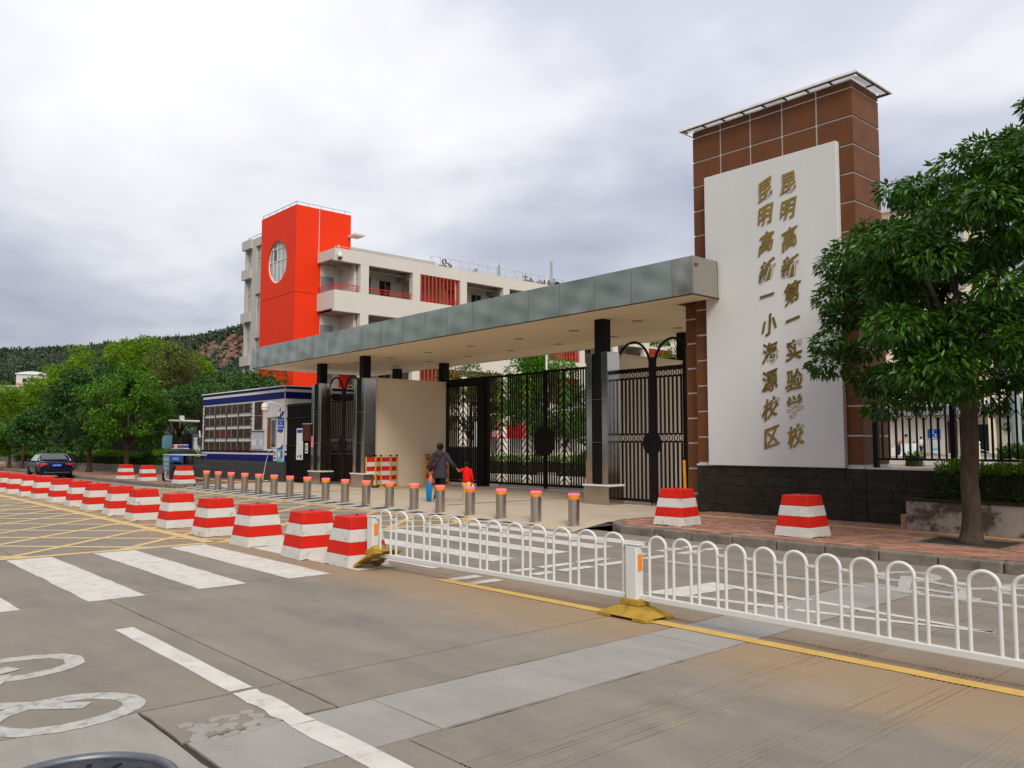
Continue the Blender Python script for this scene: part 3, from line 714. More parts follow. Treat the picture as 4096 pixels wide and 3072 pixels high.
for body, pos in cols:
    for ch, (x, z) in zip(body, pos):
        M_ = Matrix.Diagonal((.92, 1.12, 1, 1))
        o = text('character', ch, .40 if ch != '一' else .36, GOLD, tw, M_, .009, .0075, .12, .22)
        o.data.transform(Matrix.Rotation(R(90), 4, 'X')); brush(o, .40, rr); o.location = Vector((x, 15.203, z)) - Vector(tw.location)

# ------------------------------------------------------------------ low slate wall and iron fence right of the tower
wl = thing('low_stone_wall', 'low dark slate wall carrying the iron fence beside the tower', 'wall', (-2, 15.4, .12))
o = B(-7.195, 6, 15.335, 15.6, .08, 1.11).build('wall_core', GROUT, wl); o.location = -Vector(wl.location)
stones(wl, -7.195, 3, 15.292, .12, 1.135, .2, STONE, Vector(wl.location))
o = B(-7.195, 6, 15.295, 15.62, 1.1355, 1.165).build('coping', JOINT, wl); o.location = -Vector(wl.location)
fn = thing('iron_fence', 'black iron fence with rings between pickets on the low slate wall', 'fence', (-2, 15.45, 1.16))
def F(mb, name, m=BLACKM, **k): o = mb.build(name, m, fn, **k); o.location = -Vector(fn.location); return o
FZ0, FZ1 = 1.165, 2.75
for x in (-7.07, -5.70, -4.32, -2.94, -1.5): F(B(x - .045, x + .045, 15.41, 15.50, FZ0, FZ1 + .15), 'post')
for x in (-7.07, -5.70, -4.32, -2.94): F(B(x + .047, x + 1.325, 15.435, 15.475, 1.305, 1.345), 'bottom_rail'); F(B(x + .047, x + 1.325, 15.435, 15.475, 2.66, 2.70), 'top_rail')
pk = .1195
for x0 in (-7.07, -5.70, -4.32, -2.94):
    for i in range(1, 11):
        x = x0 + i * 1.37 / 11
        if i % 2 == 0: F(B(x - .014, x + .014, 15.441, 15.469, 1.347, 2.658), 'picket')
        else:
            F(B(x - .016, x + .016, 15.439, 15.471, 1.347, 2.08), 'picket')
            q = MB(); q.tube([(x + .047 * math.cos(a), 15.455, 2.152 + .052 * math.sin(a)) for a in [k * math.pi / 8 for k in range(16)]], .008, 6, close=True); F(q, 'ring', smooth=True)
            for s_ in (-1, 1):
                q = MB(); q.tube([(x + s_ * (.012 + .10 * math.sin(t) ** 1.3), 15.455, 2.03 + .15 * t / 1.57) for t in [k * 1.57 / 6 for k in range(7)]], .008, 6); F(q, 'scroll', smooth=True)
            F(B(x - .014, x + .014, 15.441, 15.469, 2.205, 2.658), 'picket')
# planter, hedge, street tree on the right
pw = thing('planter_wall', 'stained low rendered planter wall with dark coping in front of slate wall', 'planter', (-4, 14.7, .12))
def PWL(mb, nm, m, **k): o = mb.build(nm, m, pw, **k); o.location = -Vector(pw.location); return o
PWL(B(-6.16, 4, 14.50, 14.62, .1, .64), 'wall', PLANTW, bevel=.015); PWL(B(-6.16, -6.04, 14.622, 15.28, .1, .638), 'end_wall', PLANTW, bevel=.015)
for i in range(7): PWL(B(-6.19 + i * 1.45, -6.19 + (i + 1) * 1.45 - .012, 14.47, 14.68, .642, .685), 'coping_slab', STONE, bevel=.008)
PWL(B(-6.19, -5.99, 14.683, 15.28, .642, .684), 'coping_slab', STONE, bevel=.008)
PWL(B(-6.03, 3.9, 14.63, 15.27, .2, .62), 'soil_bed', SOIL)
PWL(B(-6.28, -6.17, 14.55, 14.72, .12, .40), 'broken_brick', BRICKP[0], bevel=.02)
def hedge(name, label, x0, x1, y0, y1, z0, z1, n, ls, seed, group=None, lm=None, inner=True, rot=0, base=None):
    rng = np.random.default_rng(seed); cx_, cy_ = (x0 + x1) / 2, (y0 + y1) / 2
    t = thing(name, label, 'hedge', base or (cx_, cy_, z0), rot, group); hx, hy, hz = (x1 - x0) / 2, (y1 - y0) / 2, z1 - z0
    P = rng.uniform(-1, 1, (n, 3)); k = rng.integers(0, 3, n); top = k < 1
    P[top, 2] = rng.uniform(.75, 1.12, top.sum()); side = k >= 1; P[:, 2] = np.where(side, (P[:, 2] + 1) / 2, P[:, 2])
    sy = side & (rng.random(n) < .8); P[sy, 1] = np.sign(P[sy, 1]) * rng.uniform(.72, 1.06, sy.sum())
    P = P * np.array([hx, hy, hz]); b = .05 * np.sin(P[:, 0] * 5 + seed) + .04 * np.sin(P[:, 0] * 13); P[:, 2] += b * (P[:, 2] > hz * .7)
    D = np.stack([P[:, 0] * .0 + rng.normal(size=n) * .5, P[:, 1] / hy * .8 + rng.normal(size=n) * .4, .4 + P[:, 2] / hz * .9 + rng.normal(size=n) * .35], 1)
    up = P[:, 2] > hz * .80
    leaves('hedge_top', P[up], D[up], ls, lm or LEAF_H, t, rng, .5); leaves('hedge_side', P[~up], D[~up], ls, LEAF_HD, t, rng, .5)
    if inner: B(-hx * .95, hx * .95, -hy * .7, hy * .7, 0, hz * .78).build('hedge_core', TRUNKD, t)
    return t
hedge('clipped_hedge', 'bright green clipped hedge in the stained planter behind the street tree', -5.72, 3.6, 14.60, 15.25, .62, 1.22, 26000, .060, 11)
tn = thing('street_tree', 'broad leafy street tree on the red pavement right of the tower', 'tree', (-4.72, 13.32, .14))
rng = np.random.default_rng(21)
EY = Vector((-.665, .747, 0))                                     # across the view: used only to shape the lopsided crown
def cc(u, z, v=0.): return np.array([u * .665 - v * .747, u * .747 + v * .665, z])
SIL = [(-2.0, 4.84), (-1.6, 4.98), (-1.27, 5.15), (-1.0, 5.62), (-.6, 6.0), (-.18, 6.28), (.32, 6.62), (.9, 6.85), (1.8, 6.9), (2.6, 6.2), (3.0, 5), (2.9, 3.4), (2.3, 2.4), (.9, 2.05), (0, 2.15), (-.7, 2.0), (-1.45, 1.95), (-1.85, 2.4), (-2.05, 2.9), (-2.25, 3.3), (-1.95, 3.85), (-2.15, 4.3)]
def inside(u, z):
    c_ = False
    for (x0, y0), (x1, y1) in zip(SIL, SIL[1:] + SIL[:1]):
        if (y0 > z) != (y1 > z) and u < (x1 - x0) * (z - y0) / (y1 - y0) + x0: c_ = not c_
    return c_
bl = []
while len(bl) < 235:                                                # clumps fill the crown's outline, round in depth
    u, z = rng.uniform(-2.3, 3.0), rng.uniform(1.9, 6.9); s_ = rng.uniform(.26, .46)
    if not all(inside(u + a * s_ * .75, z + b * s_ * .55) for a, b in ((1, 0), (-1, 0), (0, 1), (0, -1))): continue
    dm = 2.3 * math.sqrt(max(.05, 1 - ((u - .35) / 2.75) ** 2)) * math.sqrt(max(.08, 1 - ((z - 4.2) / 2.85) ** 2)); v = rng.uniform(-1, 1); v = math.copysign(abs(v) ** .55, v) * dm
    p = cc(u * (.87 if u < 0 else 1), z - .14, v); bl.append((p[0], p[1], p[2], s_, s_, s_ * .6))
P, D = crown_points(rng, bl, 82000)
leaves('crown', P, D, .125, LEAF_N, tn, rng, .36, droop=.7)
mb = MB(); mb.tube([(0, 0, -.03), (0, 0, .05), (.01, 0, .18), (.02, .01, .5), (.0, .01, .9), (.03, 0, 1.3), (.035, .01, 1.7), (.02, .02, 2.3), (0, 0, 3.3)], [.24, .175, .142, .128, .122, .12, .117, .108, .09], 14)
for i in range(14):
    b = bl[int(rng.integers(len(bl)))]; s_ = Vector((0, 0, rng.uniform(1.9, 3.2))); e_ = Vector(b[:3]); mb.tube([s_, s_.lerp(e_, .5) + Vector((0, 0, .25)), e_], [.06, .04, .012], 6)
mb.build('trunk', TRUNK, tn, smooth=True)

# ------------------------------------------------------------------ entrance canopy
cp = thing('entrance_canopy', 'long flat metal faced canopy over the school entrance with black poles', 'canopy', (-21, 17, .11))
def C_(mb, nm, m=None, **k): o = mb.build(nm, m, cp, **k); o.location = -Vector(cp.location); return o
def cz(x): return -.0058 * (-10.29 - x)                               # the whole slab hangs a little lower at the far end
CX0, CX1, CY0, CY1 = -31.78, -10.29, 14.27, 20.0
ZB, ZT = 4.775, 5.56
def slope_box(x0, x1, y0, y1, z0, z1): 
    v = [(x0, y0, z0 + cz(x0)), (x1, y0, z0 + cz(x1)), (x1, y1, z0 + cz(x1)), (x0, y1, z0 + cz(x0)), (x0, y0, z1 + cz(x0)), (x1, y0, z1 + cz(x1)), (x1, y1, z1 + cz(x1)), (x0, y1, z1 + cz(x0))]
    return MB().add(v, [(3, 2, 1, 0), (4, 5, 6, 7), (0, 1, 5, 4), (1, 2, 6, 5), (2, 3, 7, 6), (3, 0, 4, 7)])
C_(slope_box(CX0 + .03, -11.05, CY0 + .05, CY1 - .03, ZB + .03, ZT - .03), 'roof_slab', ROOFD)
C_(slope_box(-11.048, CX1 - .03, CY0 + .05, 15.19, ZB + .03, ZT - .03), 'roof_slab', ROOFD)
C_(slope_box(CX0 + .06, -11.45, CY0 + .06, CY1 - .05, ZB, ZB + .028), 'soffit', SOFFIT); C_(slope_box(-11.448, CX1 - .06, CY0 + .06, 15.19, ZB + .001, ZB + .029), 'soffit', SOFFIT)
seams = [-31.78, -31.18, -30.08, -28.95, -27.83, -26.72, -25.6, -24.46, -23.34, -22.2, -21.06, -19.92, -18.78, -17.65, -16.52, -15.38, -14.25, -13.1, -11.97, -10.84, -10.29]
def fpanel(x0, x1, dent):
    """one sheet of the fascia, pillowed and dented between its seams"""
    nx, nz = 9, 8; V = []; F_ = []; p1, p2, p3 = rr.uniform(0, 6), rr.uniform(0, 6), rr.uniform(-1, 1)
    for j in range(nz + 1):
        for i in range(nx + 1):
            u, v = i / nx, j / nz; e_ = math.sin(math.pi * u) * math.sin(math.pi * min(1, v * 1.0))
            d = dent * (.6 * math.sin(2 * math.pi * u + p1) * (.3 + e_) + .7 * math.sin(math.pi * (u + 1.4 * v) * 1.6 + p2) * e_ + p3 * e_)
            V.append((x0 + .004 + (x1 - x0 - .008) * u, CY0 - d * (0 if i in (0, nx) else 1), (ZB - .01) + (ZT - ZB + .02) * v + cz(x0 + (x1 - x0) * u)))
    for j in range(nz):
        for i in range(nx): a = j * (nx + 1) + i; F_.append((a, a + 1, a + nx + 2, a + nx + 1))
    k = len(V); rim = [i for i in range(nx + 1)] + [j * (nx + 1) + nx for j in range(1, nz + 1)] + [nz * (nx + 1) + i for i in range(nx - 1, -1, -1)] + [j * (nx + 1) for j in range(nz - 1, 0, -1)]
    V += [(V[i][0], CY0 + .045, V[i][2]) for i in rim]
    for i in range(len(rim)): F_.append((rim[(i + 1) % len(rim)], rim[i], k + i, k + (i + 1) % len(rim)))
    return MB().add(V, F_)
for a, b in zip(seams, seams[1:]): C_(fpanel(a, b, .016 if a < -27 else .010), 'fascia_panel', FASC if a < -11 else STEEL, smooth='auto')
C_(B(CX1 - .028, CX1, CY0 + .002, 15.205, ZB - .01, ZT + .01), 'end_panel', MIRROR, bevel=.006)
C_(slope_box(CX0, CX0 + .028, CY0 + .05, CY1, ZB - .01, ZT + .01), 'end_panel', FASC); C_(slope_box(CX0 + .03, -11.5, CY1 - .028, CY1, ZB - .01, ZT + .01), 'back_panel', FASC)
C_(slope_box(CX0, CX1, CY0 - .006, CY0 + .03, ZB - .035, ZB - .012), 'drip_edge', ROOFD); C_(B(CX1 - .03, CX1 + .006, CY0 + .031, 15.20, ZB - .035, ZB - .012), 'drip_edge', ROOFD)
C_(B(CX1 + .001, CX1 + .03, 14.36, 14.42, 5.36, 5.42), 'cable_box', COPPER); C_(MB().tube([(CX1 + .012, 15.15, 5.58), (CX1 + .012, 15.18, 5.3), (CX1 + .012, 15.17, 4.85)], .014, 6), 'cable', ALU)
i = 0
for yy in (16.45, 18.24):
    for k in range(8):
        x = -12.4 - k * 2.28 - (0 if yy < 17 else .1)
        q = MB(); q.tube([(x - 1.2, yy, ZB + cz(x) - .012), (x - 1.2, yy, ZB + cz(x) - .001)], [.13, .15], 18); C_(q, 'recessed_light', BLACKM)
        q = MB(); q.tube([(x - 1.2, yy, ZB + cz(x) - .016), (x - 1.2, yy, ZB + cz(x) - .0125)], .10, 18); C_(q, 'light_lens', SOFFITV)
        C_(MB().box(-.3, .3, -.3, .3, ZB + cz(x) - .006, ZB + cz(x) - .001, M=Matrix.Translation((x - 1.75 - (.15 if k % 2 else 0), yy, 0))), 'soffit_vent', SOFFITV)
POLES = [(-14.03, 15.58), (-14.17, 19.15), (-25.05, 15.42), (-25.28, 19.05), (-28.34, 15.55), (-28.36, 18.98)]
for x, y in POLES: C_(B(x - .145, x + .145, y - .15, y + .15, .1, ZB + cz(x) - .001), 'pole', BLACKM, bevel=.012)

# steel clad gate pillars around the front poles
def pillar(cx_, cy_, label, side):
    t = thing('gate_pillar', label, 'pillar', (cx_, cy_, .09), 0, 'steel clad gate pillars under the canopy')
    w_ = .36
    B(-w_ - .06, w_ + .06, -.28, .28, .0, .47).build('plinth', MIRROR, t, bevel=.012); B(-w_ - .09, w_ + .09, -.31, .31, .472, .515).build('plinth_cap', KWHITE, t, bevel=.01)
    B(-w_ + .0, -.17, -.235, .235, .517, 3.78).build('steel_casing', MIRROR, t, bevel=.012); B(.165, w_, -.235, .235, .517, 3.81).build('steel_casing', MIRROR, t, bevel=.012)
    B(-.168, .163, -.20, -.155, .52, 3.79).build('recess_strip', BLACKM, t); B(-.168, .163, .155, .20, .52, 3.79).build('recess_strip', BLACKM, t)
    for z in (1.55, 2.62): B(-w_ - .003, w_ + .003, -.238, .238, z, z + .008).build('casing_seam', STEEL, t)
    return t
pillar(-14.03, 15.58, 'steel clad gate pillar between the big gate and the striped side gate', 1)
pillar(-25.05, 15.42, 'steel clad gate pillar at the corner of the pale side wall', 1)
p3 = pillar(-28.34, 15.55, 'steel clad gate pillar with a pink paper notice nearest the blue kiosk', 1)
nt_ = B(-.085, .085, -.006, 0, -.21, .21).build('paper_notice', PINK); nt_.location = (-28.575, 15.308, 1.70); tag(nt_, 'pink paper notice stuck on the steel pillar beside the kiosk', 'notice')
# side walls closing the forecourt
def swall(x, y0, y1, label, z=3.9):
    t = thing('side_wall', label, 'wall', (x, (y0 + y1) / 2, .1)); o = B(-.11, .11, (y0 - y1) / 2, (y1 - y0) / 2, 0, z - .1).build('wall', CREAM, t, bevel=.008); B(-.13, .13, (y0 - y1) / 2, (y1 - y0) / 2, z - .098, z - .06).build('coping', CREAM, t)
swall(-25.0, 15.75, 18.86, 'plain pale cream wall between the steel pillar and the main gate'); swall(-14.2, 15.86, 18.98, 'cream wall seen through the bars of the right side gate')

# ------------------------------------------------------------------ gates
def ringband(mb_list, t, x0, x1, z0, z1, n, m):
    for z in (z0, z1): B(x0, x1, -.02, .02, z - .022, z + .022).build('rail', m, t)
    r_ = (z1 - z0) / 2 - .022
    for i in range(n):
        x = x0 + (i + .5) * (x1 - x0) / n; q = MB(); q.tube([(x + min(r_, .045) * math.cos(a), 0, (z0 + z1) / 2 + r_ * math.sin(a)) for a in [k * math.pi / 7 for k in range(14)]], .011, 6, close=True); q.build('ring', m, t, smooth=True)
def arched_gate(cx_, y, label, w=1.16, disc=True):
    t = thing('arched_gate', label, 'gate', (cx_, y, .1), 0, 'double side gates with round arched tops')
    for s_ in (-1, 1):
        a, b = sorted((s_ * .05, s_ * w)); m = BROWNM
        B(a, b, -.025, .025, .10, .17).build('bottom_rail', m, t); B(a, b, -.03, .03, 3.30, 3.38).build('top_rail', m, t)
        ringband(None, t, a, b, 3.13, 3.30, 8, m); ringband(None, t, a, b, 1.56, 1.75, 8, m)
        for i in range(9):
            x = a + (b - a) * (i + .5) / 9
            B(x - .021, x + .021, -.018, .018, .172, 1.536).build('bar', m, t); B(x - .021, x + .021, -.018, .018, 1.774, 3.106).build('bar', m, t)
        c_ = (a + b) / 2; r_ = (b - a) / 2 - .02
        q = MB(); q.tube([(c_ + r_ * math.cos(math.pi * k / 16), 0, 3.38 + .0 + .66 * math.sin(math.pi * k / 16)) for k in range(17)], .032, 8); q.build('arch', m, t, smooth=True)
        B(s_ * .052 - .045, s_ * .052 + .045, -.032, .032, .08, 3.62).build('meeting_stile', m, t)
        B(s_ * (w + .06) - .055, s_ * (w + .06) + .055, -.05, .05, 0.02, 3.70).build('hinge_post', BLACKM, t)
        B(s_ * .06 - .01, s_ * .06 + .01, -.01, .01, .0, .1).build('drop_bolt', m, t)
    q = MB(); q.tube([(0, -.05, 1.52), (0, -.034, 1.52)], .285, 28); q.build('lock_disc', BLACKM, t)
    return t
arched_gate(-12.74, 15.95, 'black double side gate with arched tops between the pillar and brown tower')
arched_gate(-27.38, 15.95, 'dark double side gate with arched tops between the two left pillars')
# main gate
mg = thing('main_gate', 'tall black main gate with chevron bars and a round disc', 'gate', (-20, 19, .11))
def G_(mb, nm, m=BROWNM, **k): o = mb.build(nm, m, mg, **k); o.location = -Vector(mg.location); return o
def gbars(x0, x1, z0, z1, chev):
    G_(B(x0, x1, 18.975, 19.025, z0, z0 + .08), 'bottom_rail'); G_(B(x0, x1, 18.975, 19.025, z1 - .08, z1), 'top_rail')
    x = x0 + .02; n = round((x1 - x0 - .04) / .112)
    for i in range(n + 1):
        x = x0 + .02 + (x1 - x0 - .04) * i / n
        near = min((abs(x - c_) for c_ in chev), default=9)
        if .05 < near < .25: continue
        G_(B(x - .023, x + .023, 18.985, 19.015, z0 + .081, z1 - .081), 'bar')
    for c_ in chev:
        G_(B(c_ - .026, c_ + .026, 18.983, 19.017, z0 + .081, z1 - .081), 'spine')
        z = z0 + .05
        while z < z1 - .1:
            for s_ in (-1, 1):
                e_ = min(.27, (z - z0 - .09) * 1.0) if z < z0 + .4 else .27
                if e_ > .04: G_(MB().bar((c_ + s_ * .02, 18.999, z), (c_ + s_ * .27, 18.999, max(z0 + .09, z - .27)), .026, .024), 'chevron_bar')
            z += .235
gbars(-25.0, -23.05, .2, 3.80, [-24.03]); G_(B(-25.1, -23.06, 18.93, 19.07, 3.80, 4.02), 'beam', BLACKM)
G_(B(-23.06, -22.66, 18.86, 19.14, .1, 4.02), 'gate_post', BLACKM)
gbars(-22.62, -19.72, .22, 4.02, [-21.85, -20.55]); gbars(-19.60, -16.70, .22, 4.04, [-18.78, -17.48])
for x in (-19.69, -19.63): G_(B(x - .025, x + .025, 18.96, 19.04, .15, 4.06), 'meeting_stile')
q = MB(); q.tube([(-19.66, 18.93, 1.70), (-19.66, 18.955, 1.70)], .5, 36); G_(q, 'lock_disc', BLACKM)
G_(B(-16.68, -16.40, 18.9, 19.1, .1, 4.05), 'gate_post', BLACKM); gbars(-16.38, -14.36, .22, 4.05, [-15.4])
for x in (-19.72, -19.60): G_(B(x - .01, x + .01, 18.99, 19.01, .11, .21), 'drop_bolt')
ds = B(-22.6, -14.4, 19.5, 19.75, .11, .19).build('threshold', KWHITE); ds['kind'] = 'structure'
# bar fence left of the first pillar
lf = thing('bar_fence', 'black close barred fence between the kiosk and the first pillar', 'fence', (-29.9, 15.6, .1))
def LF(mb, nm, m=BLACKM): o = mb.build(nm, m, lf); o.location = -Vector(lf.location)
for z in (.25, 1.5, 2.6, 3.1): LF(B(-30.78, -28.76, 15.32, 15.359, z, z + .06), 'rail')
x = -30.75
while x < -28.76: LF(B(x - .022, x + .022, 15.36, 15.39, .12, 3.2), 'bar'); x += .092
LF(B(-30.8, -28.75, 15.40, 15.42, .15, 3.12), 'backing_sheet')
# ------------------------------------------------------------------ police kiosk with its signs
kk = thing('guard_kiosk', 'white guard kiosk with dark blue bands and rows of dark glass display panes', 'kiosk', (-35.1, 17, .12))
def K(mb, nm, m=None, **k): o = mb.build(nm, m, kk, **k); o.location = -Vector(kk.location); return o
KX0, KX1, KY0, KY1 = -39.36, -30.85, 15.3, 19.2
K(B(KX0, KX1, KY0, KY1, .89, 3.93), 'wall', KWHITE); K(B(KX0 - .06, KX1 + .05, KY0 - .06, KY1 + .06, 3.93, 3.97), 'roof', ROOFW)
K(B(-41.6, -39.42, 15.32, 15.6, -.1, .87), 'side_base', STONEG)
for z0, z1 in ((3.83, 3.928), (3.44, 3.715)):
    K(B(KX0 - .012, KX1 + .012, KY0 - .015, KY0 - .001, z0, z1), 'blue_band', BLUE); K(B(KX1 + .001, KX1 + .015, KY0, KY1, z0, z1), 'blue_band', BLUE)
for z0, z1 in ((1.255, 1.335), (.895, 1.165)):
    K(B(KX0 - .012, KX1 + .012, KY0 - .015, KY0 - .001, z0, z1), 'blue_band', BLUE); K(B(KX1 + .001, KX1 + .015, KY0, KY1, z0, z1), 'blue_band', BLUE)
K(MB().tube([(KX1, KY0 - .01, .9), (KX1, KY0 - .01, 3.93)], .02, 6), 'corner_trim', ALU)
K(B(KX0 - .1, KX1 + .06, KY0 - .04, KY1, -.1, .887), 'base_core', GROUT)
stones(kk, KX0 - .1, KX1 + .06, KY0 - .08, .0, .885, .145, STONEG, Vector(kk.location), .6, 1.2, .05, 'base_tile')
for r_, zt in enumerate((3.345, 2.80, 2.255, 1.705)):
    zb_ = zt - .37
    K(B(-39.1, -33.98, KY0 - .06, KY0 - .045, zt, zt + .02), 'shelf_edge', BLACKM)
    for i in range(8):
        x0 = -39.06 + i * .632
        K(B(x0 + .006, x0 + .626, KY0 - .05, KY0 - .03, zb_, zt - .004), 'display_pane', DISPL2 if (r_, i) in ((0, 5), (2, 2), (2, 3), (2, 4)) else DISPLAY)
        K(MB().box(x0 - .008, x0 + .005, KY0 - .058, KY0 - .02, zb_, zt - .002), 'pane_divider', ALU)
        if i % 2 == 0 and r_ < 3: K(B(x0 - .006, x0 + .006, KY0 - .045, KY0 - .001, zb_ - .155, zb_ - .004), 'strip_divider', BLACKM)
        if r_ == 3: K(MB().tube([(x0 + .3, KY0 - .062, zb_ + .02), (x0 + .34, KY0 - .062, zb_ + .16)], .03, 6), 'clip', COPPER)
    K(B(-34.0, -33.985, KY0 - .06, KY0 - .02, zb_, zt), 'copper_edge', COPPER)
    for q in range(3):
        for xx in (-39.14, -33.93): K(B(xx - .06, xx + .06, KY0 - .075, KY0 - .002, zt - .19 * q - .01, zt - .19 * q + .012), 'bracket', BLACKM)
for z0, z1 in ((2.83, 3.385), (2.225, 2.79)): K(B(-33.62, -32.90, KY0 - .03, KY0 - .004, z0, z1), 'window_pane', DISPLAY); K(B(-32.90, -32.865, KY0 - .04, KY0 - .004, z0, z1), 'copper_edge', COPPER)
K(B(-33.86, -32.72, KY0 - .045, KY0 - .02, 1.40, 2.13), 'notice_board', GREYB); K(B(-33.90, -32.68, KY0 - .07, KY0 - .002, 2.132, 2.16), 'board_top', BLACKM)
K(B(-33.75, -33.4, KY0 - .05, KY0 - .046, 1.55, 1.8), 'notice_sheet', PAPER); K(B(-32.98, -32.8, KY0 - .05, KY0 - .046, 1.55, 1.8), 'notice_sheet', PAPER)
K(B(-32.40, -31.55, KY0 - .012, KY0 - .002, 1.42, 2.69), 'window_recess', COPPER)
wdw = K(B(-32.02, -31.55, KY0 - .03, KY0 - .013, 1.42, 2.66), 'window', ALU); o = B(-31.96, -31.61, KY0 - .034, KY0 - .0305, 1.5, 2.58).build('pane', GLASS, wdw)
K(B(-32.45, -31.5, KY0 - .05, KY0 - .002, 2.692, 2.72), 'window_hood', ALU)
q = MB(); q.tube([(-31.85, KY0 - .03, 1.38), (-32.15, KY0 - .04, 1.3), (-32.3, KY0 - .09, .85), (-32.5, KY0 - .12, .14), (-32.0, KY0 - .3, .13), (-31.5, KY0 - .35, .14)], .014, 6); K(q, 'drain_hose', KWHITE, smooth=True)
def on_kiosk(nm, label, cat, x, z): return thing(nm, label, cat, (x, KY0 - .02, z))
t = on_kiosk('round_sign', 'small round blue sign under the dome camera on the kiosk', 'sign', -31.12, 2.90)
q = MB(); q.tube([(0, -.02, 0), (0, 0, 0)], .165, 24); q.build('disc', SIGNB, t)
for i in range(3): B(-.07 + i * .05, -.04 + i * .05, -.024, -.0205, -.06, .07).build('print_mark', PAPER, t)
t = on_kiosk('meter_box', 'little white box fixed over the round blue sign', 'box', -31.27, 2.83); B(-.09, .09, -.10, -.025, -.11, .07).build('housing', KWHITE, t, bevel=.01); B(-.1, .1, -.1, -.0, -.15, -.115).build('bracket', BLACKM, t)
t = on_kiosk('blue_sign', 'rectangular blue notice with three white lines of text on the kiosk', 'sign', -31.13, 2.46)
B(-.26, .26, -.02, 0, -.21, .21).build('panel', SIGNB, t, bevel=.006)
for i in range(3): B(-.13 + i * .13, -.09 + i * .13, -.024, -.0205, .07, .15).build('print_mark', PAPER, t)
text('lettering', '110', .11, PAPER, t, face_y(0, -.022, -.01), .002)
for i in range(7): B(-.19 + i * .055, -.155 + i * .055, -.024, -.0205, -.14, -.09).build('print_mark', PAPER, t)
t = on_kiosk('poster', 'tall white poster with blue waves and a teal foot on the kiosk corner', 'poster', -31.16, 1.55)
B(-.27, .27, -.02, 0, -.64, .68).build('sheet', PAPER, t)
q = MB(); q.prism([(-.26, .66), (.26, .66), (.24, .54), (0, .50), (-.24, .56)], .0205, .0225, M=Matrix.Rotation(R(90), 4, 'X')); q.build('print_head', SIGNB, t)
q = MB(); q.prism([(-.27, -.12), (.0, -.08), (.26, .08), (.26, -.16), (-.27, -.16)], .0205, .0225, M=Matrix.Rotation(R(90), 4, 'X')); q.build('print_wave', SIGNB, t)
B(-.27, .27, -.0225, -.0205, -.62, -.162).build('print_picture', SKYB, t); B(-.265, .265, -.0245, -.0225, -.84, -.622).build('print_foot', CYAN, t)
B(-.15, .02, -.0245, -.023, -.45, -.25).build('print_block', PAPER, t); B(.08, .2, -.0245, -.023, -.50, -.22).build('print_block', BINP, t)
for i in range(4): B(-.15, .15 - .04 * (i % 2), -.0225, -.0205, .42 - i * .08, .432 - i * .08).build('print_line', GREYB, t)
def nosmoke(label, x, y, z, s=1.):
    t = thing('no_smoking_sign', label, 'sign', (x, y, z)); B(-.13 * s, .13 * s, -.012, 0, -.24 * s, .24 * s).build('sheet', PAPER, t)
    q = MB(); q.tube([(.085 * s * math.cos(a), -.016, .06 * s + .085 * s * math.sin(a)) for a in [k * math.pi / 10 for k in range(20)]], .013 * s, 6, close=True); q.tube([(-.06 * s, -.016, .12 * s), (.06 * s, -.016, .0)], .011 * s, 6); q.build('red_ring', SIGNR, t)
    B(-.09 * s, .09 * s, -.0145, -.0125, -.18 * s, -.09 * s).build('print_line', BINP, t)
nosmoke('narrow white no smoking sign left of the kiosk poster', -31.62, KY0 - .022, 1.17); nosmoke('small no smoking sign on the black bar fence', -29.0, 15.30, 1.45, .8)
t = thing('notice_sheet', 'white notice sheet with purple heading on the black bar fence', 'notice', (-29.55, 15.30, 1.62))
B(-.26, .26, -.014, 0, -.62, .60).build('sheet', PAPER, t); B(-.22, .22, -.0165, -.0145, .42, .55).build('print_head', mat('purple print', (.05, .04, .30), .5), t)
for i in range(5): B(-.2, .2 - .08 * (i % 2), -.0165, -.0145, -.05 - i * .1, -.035 - i * .1).build('print_line', GREYB, t)
B(-.18, -.05, -.0165, -.0145, -.52, -.46).build('print_mark', SIGNR, t); B(.05, .18, -.0165, -.0145, -.56, -.42).build('print_mark', BINP, t)
t = thing('display_case', 'brownish glass notice case on the black bar fence', 'notice board', (-28.95, 15.30, 1.95)); B(-.34, .30, -.03, 0, -.22, .42).build('glass_front', DISPL2, t); B(-.36, .32, -.035, .0, .422, .45).build('case_top', ALU, t)
t = thing('dome_camera', 'white dome camera on a bent arm at the kiosk corner', 'camera', (-30.95, 15.25, 3.08))
q = MB(); q.tube([(.05, 0, 0), (-.05, -.15, .12), (-.22, -.42, .20), (-.34, -.55, .16)], .035, 8); q.build('arm', KWHITE, t, smooth=True); B(-.03, .09, -.06, .05, -.16, .04).build('bracket', KWHITE, t)
q = MB(); q.lathe(-.37, -.58, [(.03, .18), (.13, .13), (.15, .02), (.15, -.04)], 16); q.build('housing', KWHITE, t, smooth=True); q = MB(); q.lathe(-.37, -.58, [(.148, -.042), (.13, -.11), (.07, -.18), (.01, -.20)], 16); q.build('dome', CREAM, t, smooth=True)
